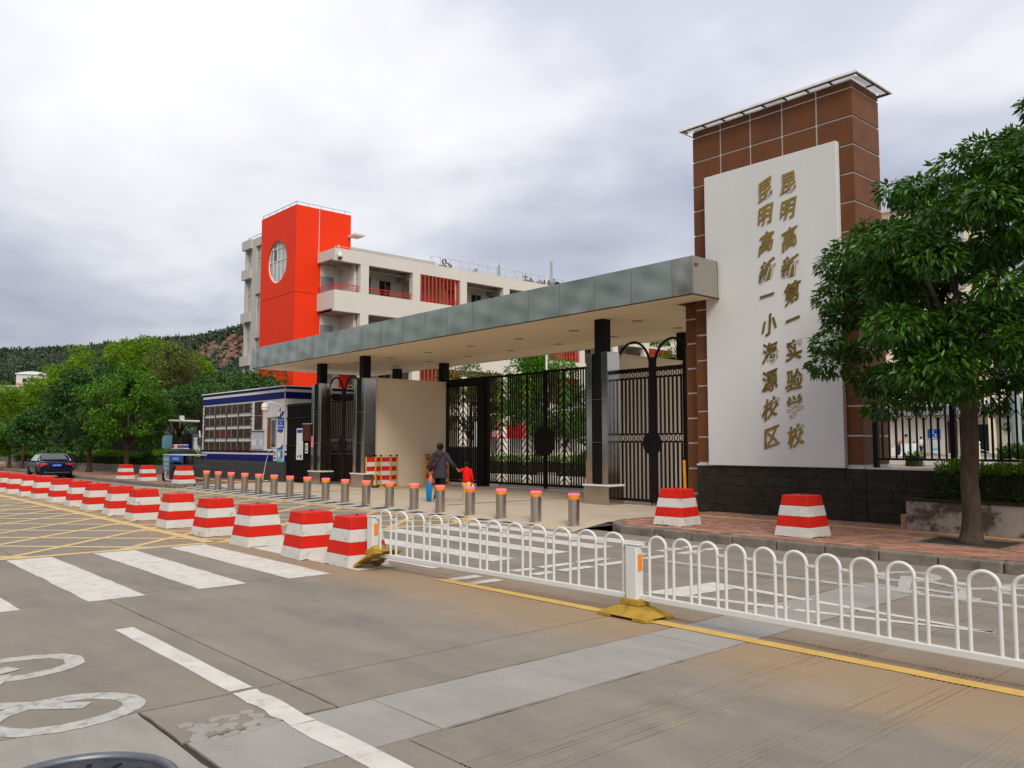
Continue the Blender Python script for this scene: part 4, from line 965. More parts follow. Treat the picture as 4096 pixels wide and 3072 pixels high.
# barrier boom beside the kiosk
t = thing('boom_barrier', 'white boom arm with small camera reaching from a thin pole left of the kiosk', 'barrier', (-42.75, 16.5, .0))
q = MB(); q.tube([(0, 0, 0), (0, 0, 2.85)], .05, 8); q.build('pole', BLACKM, t); q = MB(); q.tube([(0, 0, 2.78), (-4.5, .0, 2.92)], .055, 8); q.build('boom_arm', KWHITE, t)
B(-2.75, -2.55, -.1, .1, 2.9, 3.15).build('camera_box', KWHITE, t); q = MB(); q.tube([(.05, -.05, 2.3), (.12, -.05, 1.9), (.1, -.05, .9)], .03, 6); q.build('cable', KWHITE, t); B(.02, .3, -.15, .0, 1.55, 1.95).build('control_box', BINP, t)
t = thing('info_sheet', 'narrow white notice sheet on the dark fence beyond the boom pole', 'notice', (-43.5, 16.6, 1.5)); B(-.3, .3, -.02, 0, -.45, .45).build('sheet', PAPER, t); B(-.25, .25, -.024, -.0205, .25, .38).build('print_head', GREYB, t)
t = thing('utility_box', 'pale metal utility box low on the dark fence by the boom pole', 'box', (-43.6, 16.55, .75)); B(-.5, .55, -.25, .0, -.35, .35).build('cabinet', GREYB, t, bevel=.02); B(-.2, .3, -.28, -.252, -.15, .2).build('panel', PAPER, t); B(.35, .5, -.275, -.252, -.1, .1).build('handle', BINP, t)

# ------------------------------------------------------------------ rising bollards
def bollard():
    t = thing('bollard', None, 'bollard', (0, 0, 0), 0, 'steel bollards across the school entrance')
    q = MB(); q.cyl(0, 0, -.08, .50, .109, n=28); q.build('steel_tube', STEEL, t, smooth='auto')
    q = MB(); q.cyl(0, 0, .5015, .572, .1105, n=28); q.build('reflective_band', ORANGE, t, smooth='auto')
    q = MB(); q.lathe(0, 0, [(.105, .573), (.112, .578), (.112, .600), (.106, .612), (.0, .616)], 28); q.build('light_cap', LEDPINK, t, smooth='auto')
    q = MB(); q.cyl(0, 0, -.02, .012, .135, n=28); q.build('ground_collar', STEEL, t, smooth='auto'); return t
b0 = bollard()
for i in range(18):
    lab = ('%s steel bollard counted from the right end of the bollard row' % ORD[i]) if i < 9 else ('%s steel bollard counted from the left end of the bollard row' % ORD[17 - i])
    o = b0 if i == 0 else dup(b0)
    o.location = (-11.15 - i * 1.062, 11.53 + rr.uniform(-.015, .015), .05); o.rotation_euler = (0, 0, rr.uniform(0, 6)); o['label'] = lab

# ------------------------------------------------------------------ red and white concrete blocks
def block():
    t = thing('concrete_block', None, 'traffic block', (0, 0, 0), 0, None)
    bh, th_, H_ = .315, .218, .645; zs = [.0, .155, .320, .480, H_]; nm = ['white_band', 'red_band', 'white_band', 'red_band']
    for k in range(4):
        z0, z1 = zs[k] + (0.0015 if k else 0), zs[k + 1]; h0, h1 = [bh + (th_ - bh) * (z / H_) for z in (z0, z1)]
        nb_ = 7; V = []; F_ = []
        for z, h in ((z0, h0), (z1, h1)):
            ringp = []
            for sx_, sy_, ex, ey in ((-1, -1, 1, 0), (1, -1, 0, 1), (1, 1, -1, 0), (-1, 1, 0, -1)):
                for i in range(nb_):
                    f = 2 * i / nb_; x = sx_ * h + ex * f * h; y = sy_ * h + ey * f * h; j = .0 if i == 0 else rr.uniform(-.0025, .0025)
                    dz = (rr.uniform(0, .014) * (1 if rr.random() < .45 else .2)) if (k == 0 and z == z0) else 0
                    ringp.append((x * (1 + j), y * (1 + j), z + dz))
            V += ringp
        n = 4 * nb_; F_ = [(i, (i + 1) % n, (i + 1) % n + n, i + n) for i in range(n)] + [tuple(range(n - 1, -1, -1)), tuple(range(n, 2 * n))]
        MB().add(V, F_).build(nm[k], BWHITE if k % 2 == 0 else BRED, t, bevel=.013 if k == 3 else .004, seg=2)
    q = MB(); q.tube([(-.032, 0, H_ - .02), (-.026, 0, H_ + .008), (0, 0, H_ + .018), (.026, 0, H_ + .008), (.032, 0, H_ - .02)], .008, 6); q.build('lifting_loop', mat('rusty iron', (.16, .03, .015), .8), t, smooth=True)
    q = MB(); q.prism([(-.29, -.27), (.0, -.33), (.31, -.28), (.32, .1), (.29, .3), (-.31, .27)], -.012, .004); q.build('rubber_base', RUBBER, t)  # black sheet stands in for the shade in the gap under the block
    return t
kb0 = block(); used = []
ROW = [(-9.79, 5.93), (-10.86, 5.82), (-12.70, 5.86), (-14.58, 5.94), (-16.48, 5.96), (-18.58, 6.0), (-20.24, 6.02), (-22.02, 6.02), (-23.80, 6.08), (-25.72, 6.1), (-27.75, 6.1), (-29.32, 6.08), (-31.35, 6.1), (-33.1, 6.15), (-34.9, 6.15)]
def put_block(x, y, z, rz, label, group):
    o = kb0 if not used else dup(kb0)
    used.append(1); o.location = (x, y, z); o.rotation_euler = (0, 0, rz); o['label'] = label; o['group'] = group
for i, (x, y) in enumerate(ROW):
    lab = ('red and white concrete block standing against the end of the white guardrail', 'red and white concrete block second from the white guardrail end')[i] if i < 2 else '%s red and white block in the road row counted from the guardrail' % ORD[i]
    put_block(x, y, gz(x), rr.uniform(-.05, .05) + rr.choice((0, 1, 2, 3)) * math.pi / 2, lab, 'red and white blocks in a row along the road')
SG = 'red and white blocks standing on the pavements'
put_block(-9.30, 12.30, .152, .10, 'red and white block on the rounded pavement corner beside the bollards', SG)
put_block(-6.85, 12.30, .152, 1.55, 'red and white block on the right pavement between kerb and slate wall', SG)
put_block(-39.6, 11.95, gz(-39.6) + .14, .05, 'leftmost red and white block on the far pavement beside the parked car', SG)
put_block(-36.2, 11.8, gz(-36.2) + .14, -.04, 'middle one of three red and white blocks on the far pavement', SG)
put_block(-31.4, 11.55, .135, .12, 'red and white block in front of the handcart on the far pavement', SG)

# ------------------------------------------------------------------ white guardrail
def rail_panel(label, x0, n, pitch, aw, y, zoff=0., tail=.2):
    t = thing('guardrail', label, 'guardrail', (x0, y, zoff), 0, 'white arched guardrail panels'); ln = n * pitch + tail
    B(-.06, ln, -.024, .024, .15, .205).build('bottom_rail', FENW, t, bevel=.008)
    for i in range(n):
        c_ = .06 + aw / 2 + i * pitch; r_ = aw / 2; q = MB()
        pts = [(c_ - r_, 0, .204)] + [(c_ - r_, 0, z) for z in (.4, .62)] + [(c_ - r_ * math.cos(a), 0, .66 + .087 * math.sin(a)) for a in [math.pi * k / 12 for k in range(13)]] + [(c_ + r_, 0, z) for z in (.62, .4)] + [(c_ + r_, 0, .204)]
        q.tube(pts, .0145, 10); q.build('arch', FENW, t, smooth='auto')
        if i < n - 1: B(c_ + r_ + .012, c_ + pitch - r_ - .012, -.011, .011, .637, .657).build('connector', FENW, t, bevel=.003)
        else: B(c_ + r_ + .012, ln - .01, -.011, .011, .637, .657).build('connector', FENW, t)
        if i == 0: B(-.05, c_ - r_ - .012, -.011, .011, .637, .657).build('connector', FENW, t)
    return t
rail_panel('white arched guardrail panel from the middle post to the right edge', -5.01, 15, .2752, .19, 6.12, 0, .3)
gp_ = rail_panel('white arched guardrail panel from the concrete blocks to the middle post', -9.24, 12, .338, .225, 5.91, 0, -.02); gp_.rotation_euler = (0, 0, R(2.6))
def rail_post(label, x, y, tilt=0.):
    t = thing('guardrail_post', label, 'guardrail post', (x, y, 0), 0, 'white guardrail posts on yellow bases')
    B(-.067, .067, -.055, .055, .10, .655).build('post', FENW, t, bevel=.012); B(-.082, .082, -.06, .06, .656, .672).build('post_cap', FENW, t, bevel=.006)
    B(.0675, .0705, -.03, .03, .42, .575).build('reflector', ORANGE, t)
    mt = Matrix.Rotation(tilt, 4, 'Y') if tilt else Matrix.Identity(4)
    def fr(a0, b0, z0, a1, b1, z1): return [(-a0, -b0, z0), (a0, -b0, z0), (a0, b0, z0), (-a0, b0, z0), (-a1, -b1, z1), (a1, -b1, z1), (a1, b1, z1), (-a1, b1, z1)]
    fq = [(3, 2, 1, 0), (4, 5, 6, 7), (0, 1, 5, 4), (1, 2, 6, 5), (2, 3, 7, 6), (3, 0, 4, 7)]
    q = MB(); q.add([mt @ Vector(p) for p in fr(.30, .21, .024, .115, .085, .105)], fq); q.add([mt @ Vector(p) for p in fr(.115, .085, .106, .11, .08, .165)], fq)
    for sx_ in (-1, 1):
        for sy_ in (-1, 1): q.add([mt @ Vector((a + sx_ * .215, b + sy_ * .15, c_)) for a, b, c_ in fr(.085, .058, .0, .08, .055, .0235)], fq)
    q.build('base', YRUB, t, bevel=.008); return t
rail_post('middle white guardrail post with orange reflector on a yellow base', -5.115, 6.10)
p_ = rail_post('end guardrail post with its yellow base tipped up beside the last concrete block', -9.335, 5.90, -.42); 
for c_ in p_.id_data.children if False else [o for o in bpy.data.objects if o.parent == p_]:
    if c_.name.startswith('base'): c_.location = (.10, -.0, .11)
rail_post('far right guardrail post beyond the picture edge', -.62, 6.13)

# ------------------------------------------------------------------ folding barricades and the yellow pole
def barricade(label, pts, z, h=1.08):
    t = thing('folding_barricade', label, 'barricade', (*pts[0], z), 0, 'red and white folding barricades')
    o0 = Vector((*pts[0], 0))
    for i, p in enumerate(pts):
        q = Vector((*p, 0)) - o0
        B(q.x - .022, q.x + .022, q.y - .022, q.y + .022, .03, h).build('post', BARY, t); B(q.x - .028, q.x + .028, q.y - .028, q.y + .028, h + .001, h + .05).build('post_cap', BLACKM, t)
        B(q.x - .12, q.x + .12, q.y - .05, q.y + .05, 0, .06).build('foot', BARY if i % 2 == 0 else BLACKM, t, bevel=.008)
    for a, b in zip(pts, pts[1:]):
        A = Vector((*a, 0)) - o0; Bv = Vector((*b, 0)) - o0; d = (Bv - A).normalized()
        for k in range(6):
            z0 = .10 + k * .158
            MB().bar(A + d * .026 + Vector((0, 0, z0 + .078)), Bv - d * .026 + Vector((0, 0, z0 + .078)), .012, .15, up=(0, 0, 1)).build('stripe_board', (BWHITE, SIGNR)[k % 2], t)
    return t
barricade('folding red and white barricade between the steel pillar and cream wall', [(-24.70, 15.28), (-24.62, 15.62), (-24.80, 15.95), (-24.66, 16.26), (-24.80, 16.62)], .1)
barricade('folding red and white barricade behind the walking woman at the gate corner', [(-24.62, 17.75), (-24.76, 17.98), (-24.60, 18.25), (-24.76, 18.5), (-24.62, 18.78)], .11)
barricade('folding red and white barricade tucked behind the right steel pillar', [(-14.62, 15.62), (-14.50, 15.95), (-14.64, 16.25)], .12)
t = thing('yellow_pole', 'yellow pole with black cap leaning by the brown pilaster', 'pole', (-11.56, 15.62, .12)); q = MB(); q.tube([(0, 0, 0), (-.03, 0, 1.12)], .035, 10); q.build('pole', BARY, t); q = MB(); q.tube([(-.03, 0, 1.121), (-.031, 0, 1.19)], .038, 10); q.build('pole_cap', BLACKM, t)

# ------------------------------------------------------------------ people
def skin_body(name, J, E_, rad, parent, m):
    me = bpy.data.meshes.new(name); ks = list(J); me.from_pydata([J[k] for k in ks], [(ks.index(a), ks.index(b)) for a, b in E_], []); me.update()
    o = bpy.data.objects.new(name, me); COL.objects.link(o); o.modifiers.new('skin', 'SKIN'); 
    if not me.skin_vertices: me.attributes.new('x', 'FLOAT', 'POINT')
    for i, k in enumerate(ks): me.skin_vertices[0].data[i].radius = (rad[k], rad[k]); me.skin_vertices[0].data[i].use_root = (k == 'pelvis')
    s_ = o.modifiers.new('subsurf', 'SUBSURF'); s_.levels = 1; s_.render_levels = 1
    bpy.context.view_layer.update(); dg = bpy.context.evaluated_depsgraph_get(); me2 = bpy.data.meshes.new_from_object(o.evaluated_get(dg)); bpy.data.objects.remove(o)
    me2.name = name; me2.materials.clear(); me2.materials.append(m); me2.polygons.foreach_set('use_smooth', [True] * len(me2.polygons))
    o = bpy.data.objects.new(name, me2); COL.objects.link(o); o.parent = parent; return o
def hand(J, E_, rad, key, wrist, d, side, s):
    """palm with four unequal fingers and a thumb"""
    w_ = Vector(wrist); d = Vector(d).normalized(); sd = Vector(side).normalized()
    J[key + 'palm'] = w_ + d * .045 * s; rad[key + 'palm'] = .024 * s; E_.append((key, key + 'palm'))
    for i, (off, ln) in enumerate(((-.026, .052), (-.009, .06), (.009, .056), (.026, .044))):
        a = w_ + d * .085 * s + sd * off * s; b = a + (d * .8 + Vector((0, 0, -.25))).normalized() * ln * .5 * s; c_ = b + (d * .5 + Vector((0, 0, -.55))).normalized() * ln * .5 * s
        for q, p, r_ in (('a', a, .0095), ('b', b, .0085), ('c', c_, .0075)): J[f'{key}f{i}{q}'] = p; rad[f'{key}f{i}{q}'] = r_ * s
        E_ += [(key + 'palm', f'{key}f{i}a'), (f'{key}f{i}a', f'{key}f{i}b'), (f'{key}f{i}b', f'{key}f{i}c')]
    a = w_ + d * .035 * s - sd * .032 * s; b = a + (d - sd * .7).normalized() * .045 * s
    J[key + 'ta'] = a; J[key + 'tb'] = b; rad[key + 'ta'] = .011 * s; rad[key + 'tb'] = .009 * s; E_ += [(key + 'palm', key + 'ta'), (key + 'ta', key + 'tb')]
def person(label, loc, rz, s, la, ra, legs, head_turn=0., bend=0.):
    """local frame: the person faces +Y, metres for a 1.6 m adult scaled by s; la/ra = elbow, wrist of left (-x) and right arm"""
    t = thing('person', label, 'person', loc, rz)
    J = {}; rad = {}; E_ = []
    def j(k, p, r_, frm=None):
        J[k] = Vector(p) * s; rad[k] = r_ * s
        if frm: E_.append((frm, k))
    up = lambda x, y, z: (x, y + bend * max(0, z - .86), z - .18 * bend * max(0, z - .86))
    j('pelvis', (0, 0, .86), .12); j('waist', up(0, 0, 1.0), .11, 'pelvis'); j('chest', up(0, -.01, 1.22), .125, 'waist'); j('neck0', up(0, 0, 1.36), .055, 'chest'); j('neck', up(0, .01, 1.41), .047, 'neck0'); j('head', up(0, .02, 1.50), .082, 'neck'); j('crown', up(0, .015, 1.56), .066, 'head'); j('nose', up(.05 * math.sin(head_turn), .02 + .085 * math.cos(head_turn), 1.485), .018, 'head')
    for k, sg, arm in (('l', -1, la), ('r', 1, ra)):
        j(k + 'sh', up(sg * .165, 0, 1.31), .052, 'chest'); j(k + 'el', arm[0], .038, k + 'sh'); j(k, arm[1], .026, k + 'el')
        dd = Vector(arm[1]) - Vector(arm[0]); hand(J, E_, rad, k, J[k], dd, Vector((0, 1, 0)), s)
        kn, an, toe = legs[0 if sg < 0 else 1]
        j(k + 'hip', (sg * .085, 0, .80), .085, 'pelvis'); j(k + 'kn', kn, .055, k + 'hip'); j(k + 'an', an, .037, k + 'kn'); j(k + 'toe', toe, .032, k + 'an')
    skin_body('body', J, E_, rad, t, SKIN)
    return t, {k: tuple(v) for k, v in J.items()}
def limb(nm, pts, rs, m, t, n=12): q = MB(); q.tube(pts, rs, n); return q.build(nm, m, t, smooth=True)
def lerp(a, b, f): return tuple(a[i] + (b[i] - a[i]) * f for i in range(3))
def hair_cap(t, J, s, m=HAIR, back=.02, sz=1.):
    c_ = Vector(J['head']) + Vector((0, -back * s, .035 * s)); q = MB(); q.ball(c_, (.098 * s * sz, .104 * s * sz, .100 * s * sz), None, 16); o = q.build('hair', m, t, smooth=True)
    return o
# the woman: seen from behind, walking to the gate, right arm back to the child's hand
s1 = 1.52 / 1.62
la = ((-.27, -.02, 1.06), (-.285, .03, .83)); ra = ((.30, .02, 1.10), (.43, .15, .93))
legs = (((-.09, .13, .46), (-.085, -.05, .09), (-.09, .07, .045)), ((.09, -.06, .46), (.10, -.22, .12), (.11, -.12, .05)))
wo, J = person('person in charcoal hoodie and black trousers walking away with a blue bag', (-17.33, 12.95, .105), 0.62, s1, la, ra, legs, .6)
hair_cap(wo, J, s1); q = MB(); c_ = Vector(J['head']); q.ball(c_ + Vector((0, -.105 * s1, .02)), (.05, .05, .055), None, 10); q.build('hair_bun', HAIR, wo, smooth=True)
torso = [(0, 0, .66), (0, 0, .68), (0, 0, .80), (0, 0, .95), (0, -.005, 1.15), (0, -.005, 1.28), (0, 0, 1.36), (0, .005, 1.40)]
limb('hoodie', [tuple(x * s1 for x in p) for p in torso], [(a * s1, b * s1) for a, b in ((.205, .165), (.215, .175), (.20, .16), (.185, .145), (.19, .145), (.185, .13), (.12, .10), (.07, .07))], HOODIE, wo, 20)
limb('hood', [tuple(x * s1 for x in p) for p in ((0, -.05, 1.24), (0, -.10, 1.30), (0, -.10, 1.37), (0, -.05, 1.42))], [(.10 * s1, .05 * s1), (.13 * s1, .075 * s1), (.125 * s1, .075 * s1), (.09 * s1, .05 * s1)], HOODIE, wo, 14)
for k in 'lr': limb('sleeve', [lerp(J[k + 'sh'], (0, 0, J[k + 'sh'][2]), .25), J[k + 'sh'], lerp(J[k + 'sh'], J[k + 'el'], .5), J[k + 'el'], lerp(J[k + 'el'], J[k], .9)], [.07 * s1, .078 * s1, .07 * s1, .062 * s1, .052 * s1], HOODIE, wo)
for k in 'lr':
    limb('trouser_leg', [J[k + 'hip'], lerp(J[k + 'hip'], J[k + 'kn'], .6), J[k + 'kn'], lerp(J[k + 'kn'], J[k + 'an'], .5), lerp(J[k + 'kn'], J[k + 'an'], .97)], [.115 * s1, .092 * s1, .078 * s1, .074 * s1, .078 * s1], TROUB, wo)
    a = Vector(J[k + 'an']); b = Vector(J[k + 'toe']); limb('shoe', [a + (a - b) * .45 + Vector((0, 0, -.03)), a + Vector((0, 0, -.025)), a.lerp(b, .6) + Vector((0, 0, -.012)), b + (b - a) * .35], [.025, (.047, .045), (.046, .036), .02], SHOE, wo)
q = MB(); q.tube([(.13 * s1, -.10 * s1, 1.34 * s1), (.02, -.155 * s1, 1.15 * s1), (-.12 * s1, -.15 * s1, .92 * s1), (-.19 * s1, -.06 * s1, .86 * s1)], .011, 6); q.build('bag_strap', TROUB, wo, smooth=True)
def bag(nm, label, loc, m, w_, h_, m2=None):
    t = thing(nm, label, 'bag', loc)
    q = MB(); q.tube([(0, 0, 0), (0, 0, -.08), (0, .0, -.30 * h_), (.0, 0, -.55 * h_), (0, 0, -.60 * h_)], [(.02, .012), (w_ * .55, .045), (w_ * .62, .06), (w_ * .5, .055), (w_ * .2, .02)], 14); q.build('pouch', m, t, smooth=True)
    q = MB(); q.tube([(-.035, 0, -.06), (-.025, 0, .06), (.0, 0, .10), (.025, 0, .06), (.035, 0, -.06)], .006, 6); q.build('handle', m2 or m, t, smooth=True); return t
M_ = wo.matrix_basis.copy(); M_ = Matrix.Translation(wo.location) @ Matrix.Rotation(.62, 4, 'Z'); hp = M_ @ Vector(J['lpalm'])
bag('blue_bag', 'bright blue bag hanging from the walking person\'s left hand', hp + Vector((-.02, -.03, -.13)), BAGB, .17, 1.0, BAGO); bag('coral_bag', 'small coral bag carried above the blue one', hp + Vector((.04, -.01, -.03)), BAGO, .11, .42)
hw = M_ @ Vector(J['rf1b'])
# the child
s2 = 1.02 / 1.62; cp_ = Vector((-17.07, 13.62, .108)); rzc = .55
inv = (Matrix.Translation(cp_) @ Matrix.Rotation(rzc, 4, 'Z')).inverted(); hl = inv @ hw / s2; hl = tuple(hl)
shl = (-.165, 0, 1.31); el = lerp(shl, hl, .5); wr = lerp(shl, hl, .86)
legs2 = (((-.09, .10, .46), (-.085, -.04, .09), (-.09, .07, .045)), ((.09, -.03, .46), (.10, -.16, .12), (.11, -.06, .05)))
ch_, J = person('child in red sweater and yellow trousers holding the adult\'s hand', cp_, rzc, s2, (el, wr), ((.25, -.03, 1.02), (.27, .02, .78)), legs2, -.9)
hair_cap(ch_, J, s2, HAIR, .015, 1.08)
limb('sweater', [tuple(x * s2 for x in p) for p in ((0, 0, .80), (0, 0, .82), (0, 0, 1.0), (0, 0, 1.2), (0, 0, 1.31), (0, .0, 1.38), (0, 0, 1.41))], [(a * s2, b * s2) for a, b in ((.155, .125), (.165, .135), (.17, .135), (.175, .13), (.16, .115), (.09, .08), (.06, .06))], REDT, ch_, 18)
for k in 'lr':
    limb('sleeve', [lerp(J[k + 'sh'], (0, 0, J[k + 'sh'][2]), .25), J[k + 'sh'], lerp(J[k + 'sh'], J[k + 'el'], .5), J[k + 'el'], lerp(J[k + 'el'], J[k], .92)], [.066 * s2, .072 * s2, .066 * s2, .058 * s2, .05 * s2], REDT, ch_)
    limb('trouser_leg', [J[k + 'hip'], lerp(J[k + 'hip'], J[k + 'kn'], .6), J[k + 'kn'], lerp(J[k + 'kn'], J[k + 'an'], .95)], [.115 * s2, .098 * s2, .08 * s2, .068 * s2], YELT, ch_)
    a = Vector(J[k + 'an']); b = Vector(J[k + 'toe']); limb('shoe', [a + (a - b) * .45 + Vector((0, 0, -.02)), a + Vector((0, 0, -.015)), a.lerp(b, .6), b + (b - a) * .35], [.018, .034, .03, .015], SHOE, ch_)
hb = Matrix.Translation(cp_) @ Matrix.Rotation(rzc, 4, 'Z') @ Vector(J['rpalm'])
t = thing('water_bottle', 'small clear water bottle in the child\'s right hand', 'bottle', hb + Vector((0, 0, -.13))); q = MB(); q.lathe(0, 0, [(.022, 0), (.024, .02), (.024, .10), (.010, .125), (.010, .14)], 12); q.build('bottle_body', mat('clear plastic', (.62, .66, .66), .15), t, smooth=True); q = MB(); q.cyl(0, 0, .141, .155, .012, n=10); q.build('bottle_cap', PAPER, t)

# ------------------------------------------------------------------ cart, bins, police light
ct = thing('handcart', 'faded blue handcart with weathered lettering behind the block', 'handcart', (-34.3, 12.05, .10))
B(-.75, -.05, -.02, .02, .42, 1.02).build('sign_panel', CARTB, ct, bevel=.01); B(-.80, 1.35, .03, .9, .62, .70).build('tray', BINP, ct); B(.05, 1.3, -.02, .02, .80, 1.05).build('sign_panel', SIGNB, ct); B(-.82, 1.38, -.025, .95, 1.056, 1.09).build('top_rail', GREYB, ct)
for x in (-.80, -.03, 1.35):
    for y in (0, .9): B(x - .02, x + .02, y - .02, y + .02, .12, 1.05).build('leg', BINP, ct)
for x in (-.65, .95): q = MB(); q.tube([(x, -.03, .17), (x, .03, .17)], .17, 18); q.build('wheel', RUBBER, ct)
q = MB(); q.tube([(-.45, 0, .42), (-.5, -.02, .15), (-.3, -.03, .06), (.3, -.03, .05), (.6, -.03, .07)], .022, 8); q.build('push_handle', GREYB, ct, smooth=True)
for j, (n_, z, sz) in enumerate(((7, .88, .06), (3, .70, .07), (6, .52, .045))):
    for i in range(n_): x = -.40 + (i - (n_ - 1) / 2) * sz * 1.35; B(x - sz * .42, x + sz * .42, -.024, -.0205, z - sz * .5, z + sz * .5).build('worn_letter', GREYB, ct); 
for i in range(6): x = .35 + i * .11; B(x, x + .07, -.024, -.0205, .88, .97).build('worn_letter', SKYB, ct)
def bin_(label, x, y, z, s=1.):
    t = thing('wheeled_bin', label, 'bin', (x, y, z)); q = MB(); q.add([(-.24 * s, -.27 * s, 0), (.24 * s, -.27 * s, 0), (.24 * s, .27 * s, 0), (-.24 * s, .27 * s, 0), (-.3 * s, -.36 * s, .95 * s), (.3 * s, -.36 * s, .95 * s), (.3 * s, .36 * s, .95 * s), (-.3 * s, .36 * s, .95 * s)], [(3, 2, 1, 0), (4, 5, 6, 7), (0, 1, 5, 4), (1, 2, 6, 5), (2, 3, 7, 6), (3, 0, 4, 7)]); q.build('bin_body', BINP, t, bevel=.02)
    B(-.34 * s, .34 * s, -.40 * s, .40 * s, .952 * s, 1.0 * s).build('lid', BINP, t, bevel=.02); B(-.28 * s, .28 * s, -.3 * s, .3 * s, 1.001 * s, 1.04 * s).build('lid_dome', BINP, t, bevel=.02); B(-.3 * s, .3 * s, .401 * s, .44 * s, .88 * s, .92 * s).build('handle', BLACKM, t)
    for x_ in (-.22, .22): q = MB(); q.tube([(x_ * s - .03, .3 * s, .1 * s), (x_ * s + .03, .3 * s, .1 * s)], .1 * s, 14); q.build('wheel', RUBBER, t)
bin_('dark grey wheeled bin standing behind the blue handcart', -35.5, 12.9, .1, 1.25); bin_('grey wheeled bin tucked against the kiosk base', -40.5, 14.6, .05, 1.05); bin_('dark bin among the hedges behind the parked car', -62.5, 15.0, -.2, 1.15)
pl_ = thing('police_light', 'red and blue light bar on a thin bent stand by the hedge', 'warning light', (-35.83, 13.0, .1))
q = MB(); q.tube([(0, 0, 0), (0, 0, .75), (.03, 0, .95), (0, 0, 1.1), (0, 0, 1.3)], .03, 8); q.build('stand', COPPER, pl_, smooth=True); B(-.72, .72, -.1, .1, 1.31, 1.34).build('light_base', KWHITE, pl_)
for x0, x1, m in ((-.7, -.45, SIGNR), (-.44, -.2, KWHITE), (-.19, .15, TAIL), (.16, .42, TAIL), (.43, .7, SIGNB)): B(x0, x1, -.09, .09, 1.341, 1.46).build('light_segment', m, pl_, bevel=.02)
B(-.66, .66, -.085, .085, 1.462, 1.49).build('light_top', KWHITE, pl_, bevel=.01)
t = thing('red_blue_marks', 'pair of small blue round labels on the end of the kiosk plinth', 'label plate', (-41.62, 15.28, .5)); 
for z in (-.12, .14): q = MB(); q.tube([(.1, -.02, z), (.1, .0, z)], .1, 14); q.build('disc', SIGNB, t)

# ------------------------------------------------------------------ parked saloon car
car = thing('parked_car', 'dark blue saloon car parked at the far kerb, seen from behind', 'car', (-47.6, 11.0, gz(-47.6)), R(-3.6)); cs = .90
# local frame: the tail at x = 0, the nose at -x, z up
def sec(x, hw_, zlo, zb, zr, hr): return x, hw_, zlo, zb, zr, hr
ST = [(-.02, .70, .42, .90), (-.10, .82, .26, 1.0), (-.45, .905, .20, 1.03), (-1.2, .925, .19, 1.0), (-2.2, .925, .19, .97), (-3.2, .92, .19, .95), (-3.9, .90, .20, .90), (-4.5, .84, .24, .80), (-4.78, .66, .34, .66)]
V = []; F_ = []; NS = 9
for x, hw_, zl, zt in ST:
    half = [(hw_ * .80, zl), (hw_ * .97, zl + .12), (hw_, zl + (zt - zl) * .45), (hw_ * .985, zl + (zt - zl) * .72), (hw_ * .93, zt - .03), (hw_ * .80, zt), (0, zt + .02)]
    ring_ = [(x, -a, b) for a, b in half] + [(x, a, b) for a, b in half[-2::-1]]
    V += [(p[0] * cs, p[1] * cs, p[2] * cs) for p in ring_]
k = 13
for i in range(len(ST) - 1):
    for j_ in range(k - 1): a = i * k + j_; F_.append((a, a + k, a + k + 1, a + 1))
    F_.append((i * k + k - 1, (i + 1) * k + k - 1, (i + 1) * k, i * k))
F_.append(tuple(range(k))); F_.append(tuple((len(ST) - 1) * k + j_ for j_ in range(k - 1, -1, -1)))
o = MB().add(V, F_).build('body', CARP, car, smooth='auto'); o.modifiers.new('sub', 'SUBSURF').render_levels = 1
def loft(secs, nm, m, smooth='auto'):
    V = []; F_ = []; k = len(secs[0])
    for s_ in secs: V += [(p[0] * cs, p[1] * cs, p[2] * cs) for p in s_]
    for i in range(len(secs) - 1):
        for j_ in range(k - 1): a = i * k + j_; F_.append((a, a + 1, a + k + 1, a + k))
    F_ += [tuple(range(k - 1, -1, -1)), tuple((len(secs) - 1) * k + j_ for j_ in range(k))]
    return MB().add(V, F_).build(nm, m, car, smooth=smooth)
def gs(x, hw_, z0, hr, z1): return [(x, -hw_, z0), (x, -hr - .02, z1 - .06), (x, -hr + .12, z1), (x, 0, z1 + .015), (x, hr - .12, z1), (x, hr + .02, z1 - .06), (x, hw_, z0)]
loft([gs(-.55, .74, 1.02, .70, 1.04), gs(-.95, .80, .99, .68, 1.20), gs(-1.45, .83, .97, .65, 1.39), gs(-2.0, .84, .96, .63, 1.445), gs(-2.6, .84, .95, .63, 1.43), gs(-3.1, .83, .94, .66, 1.22), gs(-3.55, .80, .92, .72, .97)], 'cabin', CARP)
def quad(nm, pts, m, th=.012):
    a, b, c_, d = [Vector(p) * cs for p in pts]; n = (b - a).cross(d - a).normalized() * th
    return MB().add([a, b, c_, d, a + n, b + n, c_ + n, d + n], [(3, 2, 1, 0), (4, 5, 6, 7), (0, 1, 5, 4), (1, 2, 6, 5), (2, 3, 7, 6), (3, 0, 4, 7)]).build(nm, m, car)
quad('rear_window', [(-.60, -.64, 1.085), (-.60, .64, 1.085), (-1.42, .54, 1.425), (-1.42, -.54, 1.425)], GLASS, .018)
